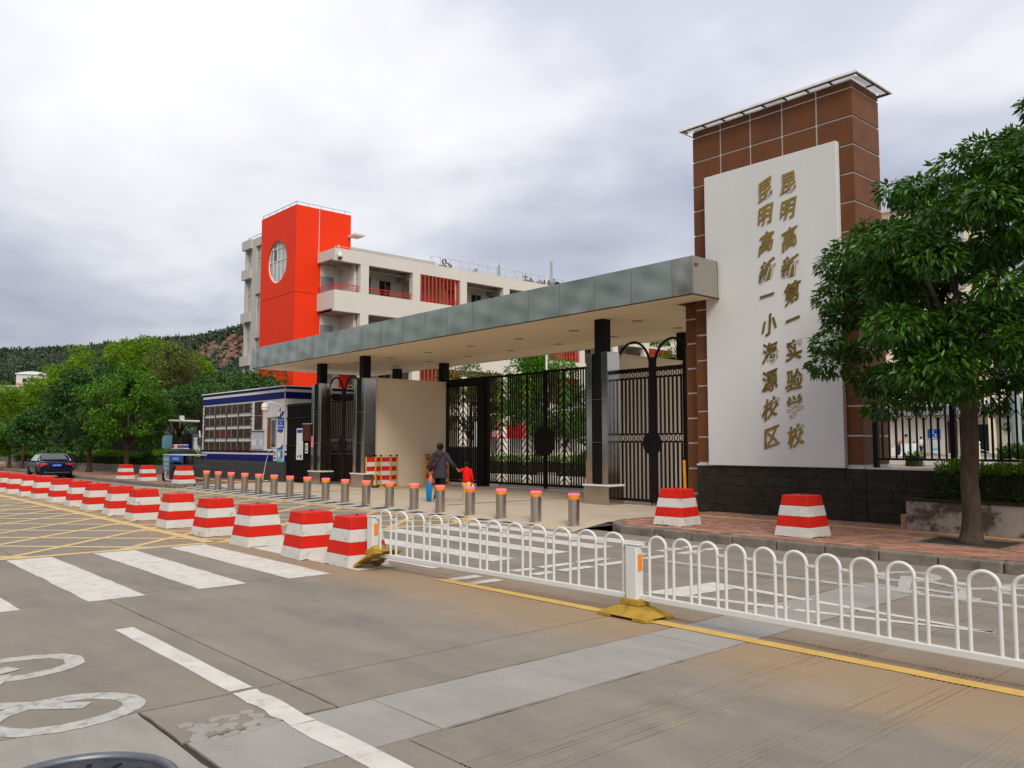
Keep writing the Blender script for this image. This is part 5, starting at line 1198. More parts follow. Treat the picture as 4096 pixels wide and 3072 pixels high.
for s_ in (-1, 1):
    for a, b in (((-1.0, -1.62), (-1.35, -1.72)), ((-1.70, -2.55), (-1.75, -2.5)), ((-2.62, -3.3), (-2.58, -2.72))):
        pts = [(a[0], s_ * .835, 1.02), (a[1], s_ * .845, 1.0), (b[1], s_ * .685, 1.355), (b[0], s_ * .685, 1.345)]
        if s_ < 0: pts = pts[::-1]
        quad('side_window', [(p[0], p[1] + s_ * .0, p[2]) for p in pts], GLASSL if s_ < 0 else GLASS, .02)
    q = MB(); q.tube([(-.62 * cs, s_ * .80 * cs, 1.06 * cs), (-1.35 * cs, s_ * .70 * cs, 1.38 * cs), (-2.1 * cs, s_ * .66 * cs, 1.43 * cs), (-2.75 * cs, s_ * .70 * cs, 1.36 * cs), (-3.45 * cs, s_ * .80 * cs, 1.02 * cs)], .012, 6); q.build('chrome_trim', CHROME, car, smooth=True)
    o = MB().add([(p[0] * cs, s_ * p[1] * cs, p[2] * cs) for p in ((.005, .42, .87), (-.06, .84, .90), (-.30, .915, .88), (-.30, .93, .78), (-.05, .85, .70), (.004, .70, .72), (.01, .68, .79), (.012, .42, .84), (-.05, .42, .87), (-.10, .80, .90), (-.32, .86, .88), (-.32, .86, .78), (-.10, .80, .70), (-.05, .68, .72), (-.05, .66, .79), (-.05, .42, .84))], [tuple(range(8)) if s_ > 0 else tuple(range(7, -1, -1)), tuple(range(15, 7, -1)) if s_ > 0 else tuple(range(8, 16))] + [(i, (i + 1) % 8, (i + 1) % 8 + 8, i + 8) for i in range(8)]).build('tail_light', TAIL, car)
    q = MB(); q.tube([(-2.95 * cs, s_ * .90 * cs, 1.0 * cs), (-2.97 * cs, s_ * 1.0 * cs, 1.04 * cs), (-3.0 * cs, s_ * 1.07 * cs, 1.05 * cs)], [.03, .075, .05], 10); q.build('wing_mirror', CARP, car, smooth=True)
    for wx in (-.98, -3.75):
        wh = thing('wheel', None, None); wh.parent = car; wh.location = (wx * cs, s_ * .80 * cs, .32 * cs)
        q = MB(); q.tube([(0, -.11 * cs, 0), (0, -.09 * cs, 0), (0, .09 * cs, 0), (0, .11 * cs, 0)], [.28 * cs, .325 * cs, .325 * cs, .28 * cs], 28); q.build('tyre', RUBBER, wh, smooth='auto')
        q = MB(); q.tube([(0, s_ * .112 * cs, 0), (0, s_ * .116 * cs, 0)], .22 * cs, 24)
        for i in range(5): a = i * 2 * math.pi / 5; q.bar((0, s_ * .12 * cs, 0), (.215 * cs * math.cos(a), s_ * .125 * cs, .215 * cs * math.sin(a)), .05, .02)
        q.build('rim', RIM, wh)
        MB().tube([(wx * cs, s_ * .90 * cs, .33 * cs), (wx * cs, s_ * .932 * cs, .33 * cs)], .36 * cs, 24).build('wheel_arch', BLACKM, car)
B(.002, .03, -.60, .60, .325, .345).build('chrome_strip', CHROME, car); B(-.12, .018, -.72, .72, .20, .322).build('lower_bumper', BLACKM, car, bevel=.02)
B(.000, .02, -.27, .27, .625, .765).build('number_plate_recess', BLACKM, car); pt = B(.021, .032, -.22, .22, .645, .748).build('number_plate', PLATE, car); text('plate_lettering', '云A·27BE2', .078, PAPER, car, face_x(.034, 0, .696), .002)
for s_ in (-1, 1): MB().bar((.024, s_ * .028, .80), (.024, s_ * .036, .86), .012, .01).build('badge', CHROME, car)
MB().bar((.024, -.03, .83), (.024, .03, .83), .012, .01).build('badge', CHROME, car)
q = MB(); q.add([(-1.55 * cs, -.012, 1.42 * cs), (-1.30 * cs, -.008, 1.40 * cs), (-1.36 * cs, 0, 1.475 * cs), (-1.55 * cs, .012, 1.42 * cs), (-1.30 * cs, .008, 1.40 * cs)], [(0, 1, 2), (4, 3, 2), (0, 2, 3), (1, 4, 2), (0, 3, 4, 1)]); q.build('roof_antenna', CARP, car)
MB().bar((-.52 * cs, -.70 * cs, 1.06 * cs), (-.52 * cs, .70 * cs, 1.06 * cs), .06, .02).build('boot_spoiler', CARP, car)
# ------------------------------------------------------------------ school: red stair tower, left wing, long right wing
rt = thing('stair_tower', 'orange red stair tower with a large round window', 'tower', (-54.3, 28, 0))
def T_(mb, nm, m=None, p=None, **k): o = mb.build(nm, m, p or rt, **k); o.location = (0, 0, 0) if p else -Vector(rt.location); return o
RX0, RX1, RY0, RY1, RZ = -57.05, -51.64, 26.15, 30.45, 18.10
def wall_y(x0, x1, y, th, z0, z1, holes, m):
    """a wall facing -Y with rectangular openings, built as strips butted end to end"""
    mb = MB(); xs_ = sorted(set([x0, x1] + [h[0] for h in holes] + [h[1] for h in holes])); zs_ = sorted(set([z0, z1] + [h[2] for h in holes] + [h[3] for h in holes]))
    for a, b in zip(xs_, xs_[1:]):
        run = None
        for c_, d in zip(zs_, zs_[1:]):
            hole = any(h[0] - 1e-6 <= a and b <= h[1] + 1e-6 and h[2] - 1e-6 <= c_ and d <= h[3] + 1e-6 for h in holes)
            if hole:
                if run: mb.box(a, b, y, y + th, *run); run = None
            else: run = (run[0], d) if run else (c_, d)
        if run: mb.box(a, b, y, y + th, *run)
    return mb
# front wall with the round opening
CXc, CZc, CR = -54.43, 14.53, 1.52
q = MB(); n = 48; outer = []
for i in range(n):
    a = 2 * math.pi * i / n; c_, s_ = math.cos(a), math.sin(a)
    tx = ((RX1 - CXc) if c_ > 0 else (CXc - RX0)) / max(abs(c_), 1e-6); tz = ((RZ - CZc) if s_ > 0 else (CZc - 12.03)) / max(abs(s_), 1e-6); k = min(tx, tz); outer.append((CXc + c_ * k, CZc + s_ * k))
cor = [(RX1, RZ), (RX0, RZ), (RX0, 12.03), (RX1, 12.03)]
for c_ in cor:
    i = min(range(n), key=lambda i_: (outer[i_][0] - c_[0]) ** 2 + (outer[i_][1] - c_[1]) ** 2); outer[i] = c_
V = []; F_ = []
for i in range(n):
    a = 2 * math.pi * i / n; V += [(outer[i][0], RY0, outer[i][1]), (CXc + CR * math.cos(a), RY0, CZc + CR * math.sin(a)), (CXc + CR * math.cos(a), RY0 + .28, CZc + CR * math.sin(a))]
for i in range(n): j_ = (i + 1) % n; F_ += [(3 * i, 3 * i + 1, 3 * j_ + 1, 3 * j_), (3 * i + 1, 3 * i + 2, 3 * j_ + 2, 3 * j_ + 1)]
T_(q.add(V, F_), 'wall', REDW)
T_(B(RX0, RX1, RY0, RY1, 0, 12.0), 'wall', REDW); T_(B(RX0 + .02, RX1 - .02, RY0 + .02, RY1, 12.0, 12.03), 'shadow_gap', ROOFD)
T_(B(RX1 - .25, RX1, RY0 + .002, RY1, 12.031, RZ), 'wall', REDW); T_(B(RX0, RX0 + .25, RY0 + .002, RY1, 12.031, RZ), 'wall', REDW); T_(B(RX0 + .26, RX1 - .26, RY1 - .2, RY1, 12.031, RZ), 'wall', REDW); T_(B(RX0 + .26, RX1 - .26, RY0 + .3, RY1 - .21, RZ - .2, RZ - .02), 'roof', ROOFD)
wn_ = thing('round_window', None, None); wn_.parent = rt; wn_.location = Vector((CXc, RY0 + .2, CZc)) - Vector(rt.location)
q = MB(); q.tube([((CR - .03) * math.cos(a), -.06, (CR - .03) * math.sin(a)) for a in [i * math.pi / 24 for i in range(48)]], .05, 8, close=True); q.build('frame', KWHITE, wn_, smooth=True)
xs_ = [-1.5, -.9, -.3, .3, .9, 1.5]; zs_ = [-1.5, .12, 1.02, 1.5]
for x in xs_[1:-1]: h = math.sqrt(CR ** 2 - x * x) - .03; B(x - .03, x + .03, -.06, .0, -h, h if abs(x) > .5 or True else 0).build('mullion', KWHITE, wn_)
for z in zs_[1:-1]: h = math.sqrt(CR ** 2 - z * z) - .03; B(-h, h, -.065, -.0605, z - .035, z + .035).build('transom', KWHITE, wn_)
for i in range(5):
    for k in range(3):
        a, b, c_, d = xs_[i] + .032, xs_[i + 1] - .032, zs_[k] + .037, zs_[k + 1] - .037
        poly = []
        for x, z in ((a, c_), (b, c_), (b, d), (a, d)):
            r_ = math.hypot(x, z)
            if r_ > CR - .02: x, z = x * (CR - .02) / r_, z * (CR - .02) / r_
            poly.append((x, z))
        if abs(sum(poly[i_][0] * poly[(i_ + 1) % 4][1] - poly[(i_ + 1) % 4][0] * poly[i_][1] for i_ in range(4))) < .12: continue
        dark = (i, k) == (1, 1)
        MB().add([(x, -.012, z) for x, z in poly] + [(x, .0, z) for x, z in poly], [(0, 1, 2, 3), (7, 6, 5, 4)]).build('pane', GLASS if dark else GLASSL, wn_)
o = B(-CR, CR, .02, .06, -CR, CR).build('room_behind', INNER, wn_)
for q_ in ((RX0, RX1, RY0 + .05, RY0 + .09), (RX1 - .09, RX1 - .05, RY0 + .1, RY1)):
    T_(B(*q_, RZ + .22, RZ + .25), 'roof_rail', ALU)
for i in range(6): x = RX0 + .1 + i * 1.05; T_(B(x - .015, x + .015, RY0 + .055, RY0 + .085, RZ, RZ + .22), 'rail_post', ALU)
for i in range(1, 5): y = RY0 + i * .95; T_(B(RX1 - .085, RX1 - .055, y - .015, y + .015, RZ, RZ + .22), 'rail_post', ALU)
q = MB(); q.tube([(RX1 + .02, 27.92, 18.1), (RX1 + .02, 27.9, 14.9)], .018, 6); T_(q, 'lightning_strap', KWHITE)
T_(B(-51.63, -50.6, 30.2, 31.0, 16.45, 16.58), 'side_slab', SCHOOLW)

lw = thing('school_left_wing', 'grey white school wing with corner windows left of the red tower', 'building', (-59.5, 30, 0))
def LW(mb, nm, m=None, p=None): o = mb.build(nm, m, p or lw); o.location = (0, 0, 0) if p else -Vector(lw.location); return o
LX0, LX1, LY = -62.1, -57.06, 27.15
holes = []
for z0, z1 in ((15.25, 16.75), (11.85, 14.4), (8.5, 11.0), (5.1, 7.6), (1.7, 4.2)): holes.append((-61.85, -60.85, z0, z1))
for z0, z1 in ((14.95, 16.85), (11.7, 13.1), (8.3, 9.7), (4.9, 6.3), (1.5, 2.9)): holes.append((-60.15, -59.25, z0, z1))
LW(wall_y(LX0, LX1, LY, .3, 0, 17.5, holes, None), 'wall', SCHOOLG); LW(B(LX0, LX1, LY + .31, 42, 0, 17.3), 'wall', SCHOOLG)
for a, b, z0, z1 in holes:
    w_ = thing('window', None, None); w_.parent = lw; w_.location = Vector(((a + b) / 2, LY + .2, z0)) - Vector(lw.location); hw_, hh = (b - a) / 2, z1 - z0
    B(-hw_ + .04, hw_ - .04, .02, .04, .04, hh - .04).build('pane', GLASSL, w_)
    for x in (-hw_ + .02, 0, hw_ - .02): B(x - .03, x + .03, -.03, .018, 0, hh).build('frame', ALU, w_)
    for z in (.03, hh * .55, hh - .03): B(-hw_ + .05, hw_ - .05, -.026, .014, z - .03, z + .03).build('frame', ALU, w_)
for z0, z1 in ((16.8, 17.52), (14.45, 15.2), (11.05, 11.8), (7.65, 8.42), (4.25, 5.05)): LW(B(LX0 - .25, -60.75, LY - .18, LY - .002, z0, z1), 'ledge', SCHOOLG)
LW(MB().tube([(LX0 + .2, LY + .1, 17.75), (LX1, LY + .1, 17.78)], .025, 6), 'roof_rail', ALU); LW(MB().tube([(-59.6, LY - .05, 12.9), (-59.7, LY - .05, 10.1)], .03, 6), 'pipe', KWHITE)

rw = thing('school_right_wing', 'long white school wing with open corridors and red railings', 'building', (-49.2, 50, 0))
def RW(mb, nm, m=None, p=None, **k): o = mb.build(nm, m, p or rw, **k); o.location = (0, 0, 0) if p else -Vector(rw.location); return o
XF = -49.18; Y0 = 29.82; BAY = 4.37; NBAY = 12; YE = Y0 + NBAY * BAY + .68
FZ = [(12.03, 14.05), (8.60, 10.60), (5.18, 7.18), (.9, 3.75)]
mbw = MB()                                                          # facade bands between the openings, and piers
bands_ = [(14.05, 14.90), (10.60, 12.03), (7.18, 8.60), (3.75, 5.18), (0, .9)]
for z0, z1 in bands_: RW(B(XF - .3, XF, Y0 - 2.02, YE, z0, z1), 'spandrel', SCHOOLW)
for i in range(NBAY + 1):
    y = Y0 + i * BAY
    for z0, z1 in FZ: RW(B(XF - .45, XF - .003, y, y + .66, z0 + .001, z1 - .001), 'pier', SCHOOLW)
RW(B(XF - 2.6, XF - .301, Y0 - 1.76, YE, 14.2, 14.88), 'roof', SCHOOLW)
RW(B(-51.6, XF - .301, Y0 - 2.02, Y0 - 1.77, 14.2, 14.9), 'spandrel', SCHOOLW); RW(B(-51.6, XF - .301, Y0 - 2.02, Y0 - 1.77, 10.8, 12.03), 'balcony_front', SCHOOLW)
RW(B(-51.6, XF - .301, Y0 - 2.02, Y0 - 1.77, 7.3, 8.6), 'balcony_front', SCHOOLW)
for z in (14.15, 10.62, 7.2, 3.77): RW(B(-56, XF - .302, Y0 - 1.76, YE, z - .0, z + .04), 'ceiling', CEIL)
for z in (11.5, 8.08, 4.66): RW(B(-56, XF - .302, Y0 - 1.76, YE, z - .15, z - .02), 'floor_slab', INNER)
RW(B(-60, -51.7, Y0 + .0, YE, 0, 14.19), 'inner_block', SCHOOLW)
def corr_window(y, z, w_, h, door=False):
    t = thing('window', None, None); t.parent = rw; t.location = Vector((-51.69, y, z)) - Vector(rw.location)
    B(.0, .03, -w_ / 2, w_ / 2, 0, h).build('pane', GLASS, t); B(.031, .05, -.025, .025, 0, h).build('frame', ALU, t)
    for q_ in (0, h - .05): B(.031, .05, -w_ / 2, w_ / 2, q_, q_ + .05).build('frame', ALU, t)
for i in range(NBAY):
    y = Y0 + i * BAY
    for fz in (11.5, 8.08, 4.66):
        if i % 3 != 1: corr_window(y + 1.5, fz + .9, 1.7, 1.45); corr_window(y + 3.6, fz + .02, .95, 2.2)
        RW(B(-51.2, XF - .5, y - .1, y + .2, fz + 2.1, fz + 2.6), 'beam', CEIL)
        rz_ = fz + .53; y0_, y1_ = y + .68, y + 4.35                  # red handrail on the sill
        RW(B(XF - .20, XF - .15, y0_, y1_, rz_ + .42, rz_ + .47), 'handrail', REDM); RW(B(XF - .19, XF - .16, y0_, y1_, rz_ + .24, rz_ + .27), 'handrail', REDM)
        for k in range(5): yy = y0_ + .1 + k * (y1_ - y0_ - .2) / 4; RW(B(XF - .195, XF - .155, yy - .02, yy + .02, rz_, rz_ + .42), 'rail_post', REDM)
        for k in range(13): yy = y0_ + .22 + k * (y1_ - y0_ - .4) / 12; RW(B(XF - .185, XF - .165, yy - .012, yy + .012, rz_ + .0, rz_ + .24), 'baluster', REDM)
        if i % 3 == 1:
            for k in range(11): yy = y + .78 + k * .345; RW(B(XF - .12, XF - .04, yy - .05, yy + .05, fz - .9, fz + 2.55), 'red_fin', REDF)
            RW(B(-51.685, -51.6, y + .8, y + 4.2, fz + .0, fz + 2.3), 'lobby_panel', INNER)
    if i % 3 == 1: RW(B(XF - .0, XF + .012, y + .68, y + 4.35, 8.98, 9.0), 'fin_bracket', REDF)
for rz_ in (12.03, 8.6):                                              # the corner balcony
    RW(B(XF - .2, XF - .15, Y0 - 1.98, Y0 - .02, rz_ + .44, rz_ + .49), 'handrail', REDM); RW(B(-51.6, XF - .2, Y0 - 1.92, Y0 - 1.87, rz_ + .44, rz_ + .49), 'handrail', REDM)
    RW(B(XF - .19, XF - .16, Y0 - 1.98, Y0 - .02, rz_ + .26, rz_ + .29), 'handrail', REDM); RW(B(-51.6, XF - .2, Y0 - 1.91, Y0 - 1.88, rz_ + .26, rz_ + .29), 'handrail', REDM)
    for k in range(11): yy = Y0 - 1.9 + k * .18; RW(B(XF - .185, XF - .165, yy - .012, yy + .012, rz_, rz_ + .44), 'baluster', REDM)
    for k in range(12): xx = XF - .3 - k * .19; RW(B(xx - .012, xx + .012, Y0 - 1.9, Y0 - 1.89, rz_, rz_ + .44), 'baluster', REDM)
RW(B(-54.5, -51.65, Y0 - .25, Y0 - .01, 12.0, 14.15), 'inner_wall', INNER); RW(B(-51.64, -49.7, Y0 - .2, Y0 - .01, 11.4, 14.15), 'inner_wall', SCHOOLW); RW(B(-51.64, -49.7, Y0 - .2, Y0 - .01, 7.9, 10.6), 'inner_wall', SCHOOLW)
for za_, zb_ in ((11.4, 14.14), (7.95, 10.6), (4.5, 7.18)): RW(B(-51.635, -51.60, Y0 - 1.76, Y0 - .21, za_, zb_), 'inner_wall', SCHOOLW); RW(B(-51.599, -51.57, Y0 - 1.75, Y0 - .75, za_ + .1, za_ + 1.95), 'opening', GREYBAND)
for z in (14.18,):
    q = MB(); q.tube([(-50.2, Y0 - 1.2, 13.9), (-50.2, Y0 + 20, 13.9)], .09, 8); RW(q, 'ceiling_pipe', CEIL)
RW(B(XF - .02, XF - .0, Y0 + 8.72, Y0 + 8.73, 0, 14.9), 'downpipe', ALU); q = MB(); q.tube([(XF - .35, Y0 + 8.55, 11.5), (XF - .35, Y0 + 8.55, 14.05)], .06, 8); RW(q, 'downpipe', KWHITE)
for y in np.arange(Y0 - 1.9, YE, 2.2): RW(B(XF - .14, XF - .11, y - .015, y + .015, 14.9, 15.05), 'rail_post', ALU)
RW(B(XF - .135, XF - .115, Y0 - 1.9, YE, 15.05, 15.075), 'roof_rail', ALU)
# PTZ camera on the wing corner
t = thing('corner_camera', 'white dome camera on the roof corner of the school wing', 'camera', (XF + .02, 28.05, 14.35)); B(0, .12, -.1, .1, .05, .35).build('bracket', KWHITE, t); q = MB(); q.lathe(.22, 0, [(.05, .2), (.15, .12), (.17, -.05), (.16, -.12)], 14); q.build('housing', KWHITE, t, smooth=True); q = MB(); q.lathe(.22, 0, [(.158, -.121), (.13, -.22), (.05, -.28), (.01, -.285)], 14); q.build('dome', GLASS, t, smooth=True)
q = MB(); q.tube([(.05, 0, .35), (.1, 0, .6), (-.05, 0, .75)], .03, 6); q.build('conduit', KWHITE, t)
# roof sign frame with brush characters
sf = thing('roof_sign', 'thin metal roof frame carrying brush style characters', 'sign', (-49.6, 45, 14.9))
def SFp(mb, nm, m=ALU, **k): o = mb.build(nm, m, sf, **k); o.location = -Vector(sf.location); return o
ya, yb = 36.05, 58.
for z in (15.02, 15.66): SFp(MB().bar((-49.6, ya, z), (-49.6, yb, z), .03, .03), 'rail')
k = 0; y = ya
while y < yb: SFp(MB().bar((-49.6, y, 14.9), (-49.6, y, 15.66), .028, .028), 'upright'); (k % 3 == 0) and SFp(MB().bar((-49.6, y + .02, 15.62), (-49.6, y + .62, 14.95), .022, .022), 'brace'); y += .93; k += 1
RSM = mat('roof character steel', (.26, .23, .20), .4, .6)
STROKES = [(37.2, [[(-.5, .02), (-.1, .10), (.25, .35), (.15, .68), (-.12, .62), (-.12, .38), (.1, .08), (.3, .0)], [(.38, .42), (.62, .12), (.55, .02)], [(.7, .3), (.78, .05)]]), (40.2, [[(-.1, .02), (.0, .22), (.22, .34), (.14, .05)]]),
  (45.6, [[(-.3, .42), (.25, .45)], [(.05, .75), (.02, .3), (-.15, .05), (.3, .02)], [(.55, .45), (.7, .2), (.85, .02)]]), (48.4, [[(-.2, .55), (.05, .2), (.3, .02)], [(.55, .66), (.42, .3), (.8, .12), (1.0, .25)]]), (51.2, [[(-.3, .30), (.15, .12), (.6, .02)], [(.1, .66), (.35, .52), (.2, .34), (.5, .25)]]), (53.6, [[(-.2, .05), (.0, .4), (.25, .55), (.35, .2)], [(.5, .3), (.7, .1)]])]
for y, st_ in STROKES:
    for s_ in st_: q = MB(); n_ = len(s_); q.tube([(-49.47, y + a * .95, 15.0 + b * .78) for a, b in s_], [(.075 * (.55 + .9 * math.sin(math.pi * (i + .6) / (n_ + .4))), .05) for i in range(n_)], 8); SFp(q, 'character_stroke', RSM, smooth='auto')
for i, (y, h, b_) in enumerate(((62, 8, 0), (44, 5, 0))):
    t = thing('lattice_mast', ('tall thin lattice mast behind the roof sign', 'short lattice mast behind the roof sign')[i], 'mast', (-110 if i == 0 else -95, (108, 82)[i], 20)); hh = (16, 9)[i]
    for sx_, sy_ in ((-1, -1), (1, -1), (1, 1), (-1, 1)): MB().bar((sx_ * .5, sy_ * .5, -25), (sx_ * .1, sy_ * .1, hh), .1, .1).build('leg', ALU, t)
    for z in range(-6, hh, 2): f = .5 - .4 * (z + 25) / (hh + 25); MB().bar((-f, -f, z), (f, f, z + 2), .06, .06).build('brace', ALU, t)

# ------------------------------------------------------------------ right building behind the iron fence, raised courtyard
cy = MB().box(-11.0, 40, 15.7, 75, -.2, .80).box(-30, -11.001, 33.2, 75, -.2, .80); cyo = struct('courtyard', cy, GRAVEL)
for i in range(30):
    y = 20 + i * 1.3; B(-10.9 if y < 33 else -29, 20, y, y + .02, .79, .804).build('paving_joint', GROUT, cyo)
inner = MB().box(-70, -11.01, 19.76, 33.19, -.2, .115).box(-70, -30.01, 33.19, 90, -.2, .115).box(-14.1, -11.01, 16.0, 19.75, -.2, .11); struct('school_yard', inner, APRON)
mbd = thing('main_building', 'cream school building with grey band and dark entrance behind the iron fence', 'building', (-16, 66, .8))
def MBL(mb, nm, m=None, p=None, **k): o = mb.build(nm, m, p or mbd, **k); o.location = (0, 0, 0) if p else -Vector(mbd.location); return o
MBL(B(-35, 12, 61.2, 78, .5, 18.8), 'wall', CREAM); MBL(B(-35.3, 12.3, 60.9, 78.2, 18.8, 19.0), 'roof', SCHOOLW)
MBL(B(-35, 12, 60.1, 61.19, 3.62, 4.25), 'canopy_band', GREYBAND); MBL(B(-35, 12, 60.05, 61.18, 4.251, 4.45), 'canopy_top', ROOFW)
x = -34.5
while x < -23.3: MBL(B(x + .012, x + .67, 60.9, 61.19, .8, 3.615), 'facade_panel', WALLT); x += .685
MBL(B(-23.22, -22.3, 61.0, 61.19, .8, 3.2), 'door', ROOFD); MBL(B(-21.9, -20.02, 61.0, 61.19, .8, 3.0), 'glass_door', GLASS); MBL(B(-21.9, -16, 60.85, 61.18, 2.95, 3.02), 'door_head', ALU)
for x in (-20.0, -17.6, -12): MBL(B(x, x + .35, 60.2, 60.55, .8, 3.615), 'column', CREAM)
MBL(B(-19.6, -18.6, 60.95, 61.19, .8, 3.6), 'facade_panel', WALLT); MBL(B(-18.5, -12, 60.98, 61.19, .8, 3.0), 'glass_door', GLASS)
for i, fz in enumerate((5.6, 9.0, 12.4, 15.6)):
    for k in range(9): t = thing('window', None, None); t.parent = mbd; t.location = Vector((-33 + k * 4.6, 61.12, fz)) - Vector(mbd.location); B(0, 2.4, 0, .07, 0, 1.8).build('pane', GLASSL, t); B(-.05, 2.45, -.03, -.001, .9, .95).build('frame', ALU, t)
for i, x in enumerate((-20.6, -19.2, -17.3, -15.9)):
    t = thing('red_lantern', '%s small red lantern from the left under the entrance canopy' % ORD[i], 'lantern', (x, 60.0, 4.05 + .12), 0, 'red lanterns over the entrance'); q = MB(); q.ball((0, 0, 0), (.2, .2, .15), None, 12); q.build('lantern_body', TAIL, t, smooth=True); q = MB(); q.cyl(0, 0, .14, .2, .08, n=8); q.build('lantern_cap', GOLD, t)
stp = thing('entrance_steps', 'low grey stone steps with a ramp in front of the cream building', 'steps', (-23.5, 59, .8))
for i in range(3): o = B(-1.9 + i * .0, 8, -.9 + i * .35, 1.9, i * .07, i * .07 + .068).build('step', PATCH, stp)
rm = thing('ramp_wall', 'pale low ramp wall beside the entrance steps', 'wall', (-24.4, 57.2, .8)); q = MB(); q.prism([(-.9, 0), (0.9, 0), (.9, .85), (-.1, .85), (-.9, .35)], -.12, .12, M=Matrix.Rotation(R(90), 4, 'X')); q.build('wall', ROOFW, rm); q = MB(); q.tube([(-3, .3, .75), (-.9, .3, .8), (1.6, .3, 1.15), (2.2, .3, 1.15)], .025, 6); q.build('handrail', ALU, rm)
t = thing('wheelchair_sign', 'blue wheelchair sign on the cream wall behind the fence', 'sign', (-23.72, 60.87, 2.3)); B(-.42, .42, -.03, 0, -.36, .36).build('panel', SIGNB, t)
q = MB(); q.tube([(.13 * math.cos(a) - .02, -.034, -.06 + .13 * math.sin(a)) for a in [R(100) + i * R(26) for i in range(11)]], .02, 6); q.tube([(-.06, -.034, .2), (-.05, -.034, .02), (.1, -.034, .0), (.16, -.034, -.16)], .022, 6); q.ball((-.06, -.034, .25), (.04, .01, .04), None, 8); q.build('wheelchair_symbol', PAPER, t)
for i in range(4): B(-.3 + i * .16, -.2 + i * .16, -.034, -.0305, -.33, -.25).build('print_mark', PAPER, t)
t = thing('guide_poster', 'pale blue white poster under the wheelchair sign', 'poster', (-23.66, 60.87, 1.45)); B(-.34, .34, -.03, 0, -.45, .45).build('sheet', PAPER, t); B(-.26, .26, -.034, -.0305, -.3, -.08).build('print_picture', SKYB, t); [B(-.25, .25, -.034, -.0305, .3 - i * .14, .33 - i * .14).build('print_line', CYAN, t) for i in range(3)]
t = thing('green_sign', 'small green notice on the pale wall behind the fence', 'sign', (-18.95, 60.93, 2.5)); B(-.3, .3, -.03, 0, -.22, .22).build('panel', mat('green notice', (.25, .45, .22), .5), t); B(-.2, .2, -.034, -.0305, -.05, .04).build('print_line', GREENS, t)
t = thing('blue_board', 'tall blue information board with green disc at the right edge', 'board', (-3.95, 17.2, .8)); B(-.62, .75, -.03, .03, .1, 1.95).build('panel', BLUE, t); q = MB(); q.tube([(-.38, -.035, 1.55), (-.38, -.031, 1.55)], .16, 20); q.build('print_disc', mat('lime print', (.38, .55, .03), .5), t)
for j in range(6):
    for i in range(9): B(-.56 + i * .13, -.50 + i * .13, -.034, -.0305, 1.25 - j * .19, 1.31 - j * .19).build('print_mark', SKYB, t)
for x in (-.55, .68): B(x - .03, x + .03, -.025, .025, -.0, .098).build('leg', ALU, t)
t = thing('lamp_column', 'grey green round pole behind the iron fence', 'pole', (-9.3, 30.5, .8)); q = MB(); q.tube([(0, 0, 0), (0, 0, 9)], [.16, .09], 14); q.build('shaft', POLEM, t, smooth='auto')
t = thing('rope_post', 'short steel rope post with ball top in the raised courtyard', 'post', (-12.9, 37.6, .8)); q = MB(); q.tube([(0, 0, 0), (0, 0, .78)], .06, 10); q.build('shaft', CREAM, t); q = MB(); q.ball((0, 0, .86), .075, None, 12); q.build('ball_top', PAPER, t, smooth=True); [MB().tube([(0, 0, .6), (s_ * .9, 0, .32), (s_ * 1.8, 0, .45)], .015, 6).build('rope', PAPER, t) for s_ in (-1, 1)]
for i, (x, y, s_) in enumerate(((-10.6, 35.2, .75), (-9.6, 34.2, .55), (-7.2, 23.3, .38))):
    t = thing('boulder', ('large brown garden boulder behind the fence', 'smaller boulder beside the large garden rock', 'low pale boulder close behind the hedge')[i], 'rock', (x, y, .8)); q = MB(); q.ball((0, 0, s_ * .45), (s_, s_ * .8, s_ * .7), None, 12, .16, rr); q.build('rock', BOULDER, t, smooth=True)
# three children far behind the fence
def far_person(label, loc, rz, h, top, low, bend=0.):
    s_ = h / 1.62
    t, J = person(label, loc, rz, s_, ((-.22, .06, 1.04), (-.18, .22, .92)), ((.22, .06, 1.04), (.18, .22, .92)), (((-.09, .05, .46), (-.09, 0, .08), (-.09, .12, .04)), ((.09, 0, .46), (.1, -.06, .08), (.1, .06, .04))), 0, bend)
    hair_cap(t, J, s_, HAIR, .01, 1.02)
    pts = [J['pelvis'], J['waist'], J['chest'], J['neck0']]; limb('shirt', [tuple(x) for x in pts], [(.155 * s_, .12 * s_), (.16 * s_, .125 * s_), (.185 * s_, .13 * s_), (.07 * s_, .07 * s_)], top, t, 14)
    for k in 'lr':
        limb('sleeve', [lerp(J[k + 'sh'], J['chest'], .4), J[k + 'sh'], J[k + 'el'], lerp(J[k + 'el'], J[k], .8)], [.06 * s_, .065 * s_, .055 * s_, .045 * s_], top, t)
        limb('trouser_leg', [J[k + 'hip'], lerp(J[k + 'hip'], J[k + 'kn'], .6), J[k + 'kn'], lerp(J[k + 'kn'], J[k + 'an'], .95)], [.11 * s_, .09 * s_, .075 * s_, .065 * s_], low, t)
        a = Vector(J[k + 'an']); b = Vector(J[k + 'toe']); limb('shoe', [a + (a - b) * .4 + Vector((0, 0, -.02)), a.lerp(b, .6), b + (b - a) * .3], [.02, .04, .015], SHOE, t)
    return t
far_person('child in white and navy standing by the cream wall behind the fence', (-23.2, 57.3, .86), -.6, 1.25, PAPER, NAVY)
far_person('person in striped shirt bending over beside the ramp wall', (-24.2, 56.2, .8), -1.3, 1.55, STRIPE, NAVY, .75)
far_person('small child in red and dark clothes behind the pale ramp wall', (-23.9, 57.9, .82), .5, 1.0, REDT, NAVY)
hedge('garden_plant', 'small bright green shrub at the edge of the brown tower', -13.0, -12.5, 30.6, 31.1, .8, 1.25, 260, .12, 17); 
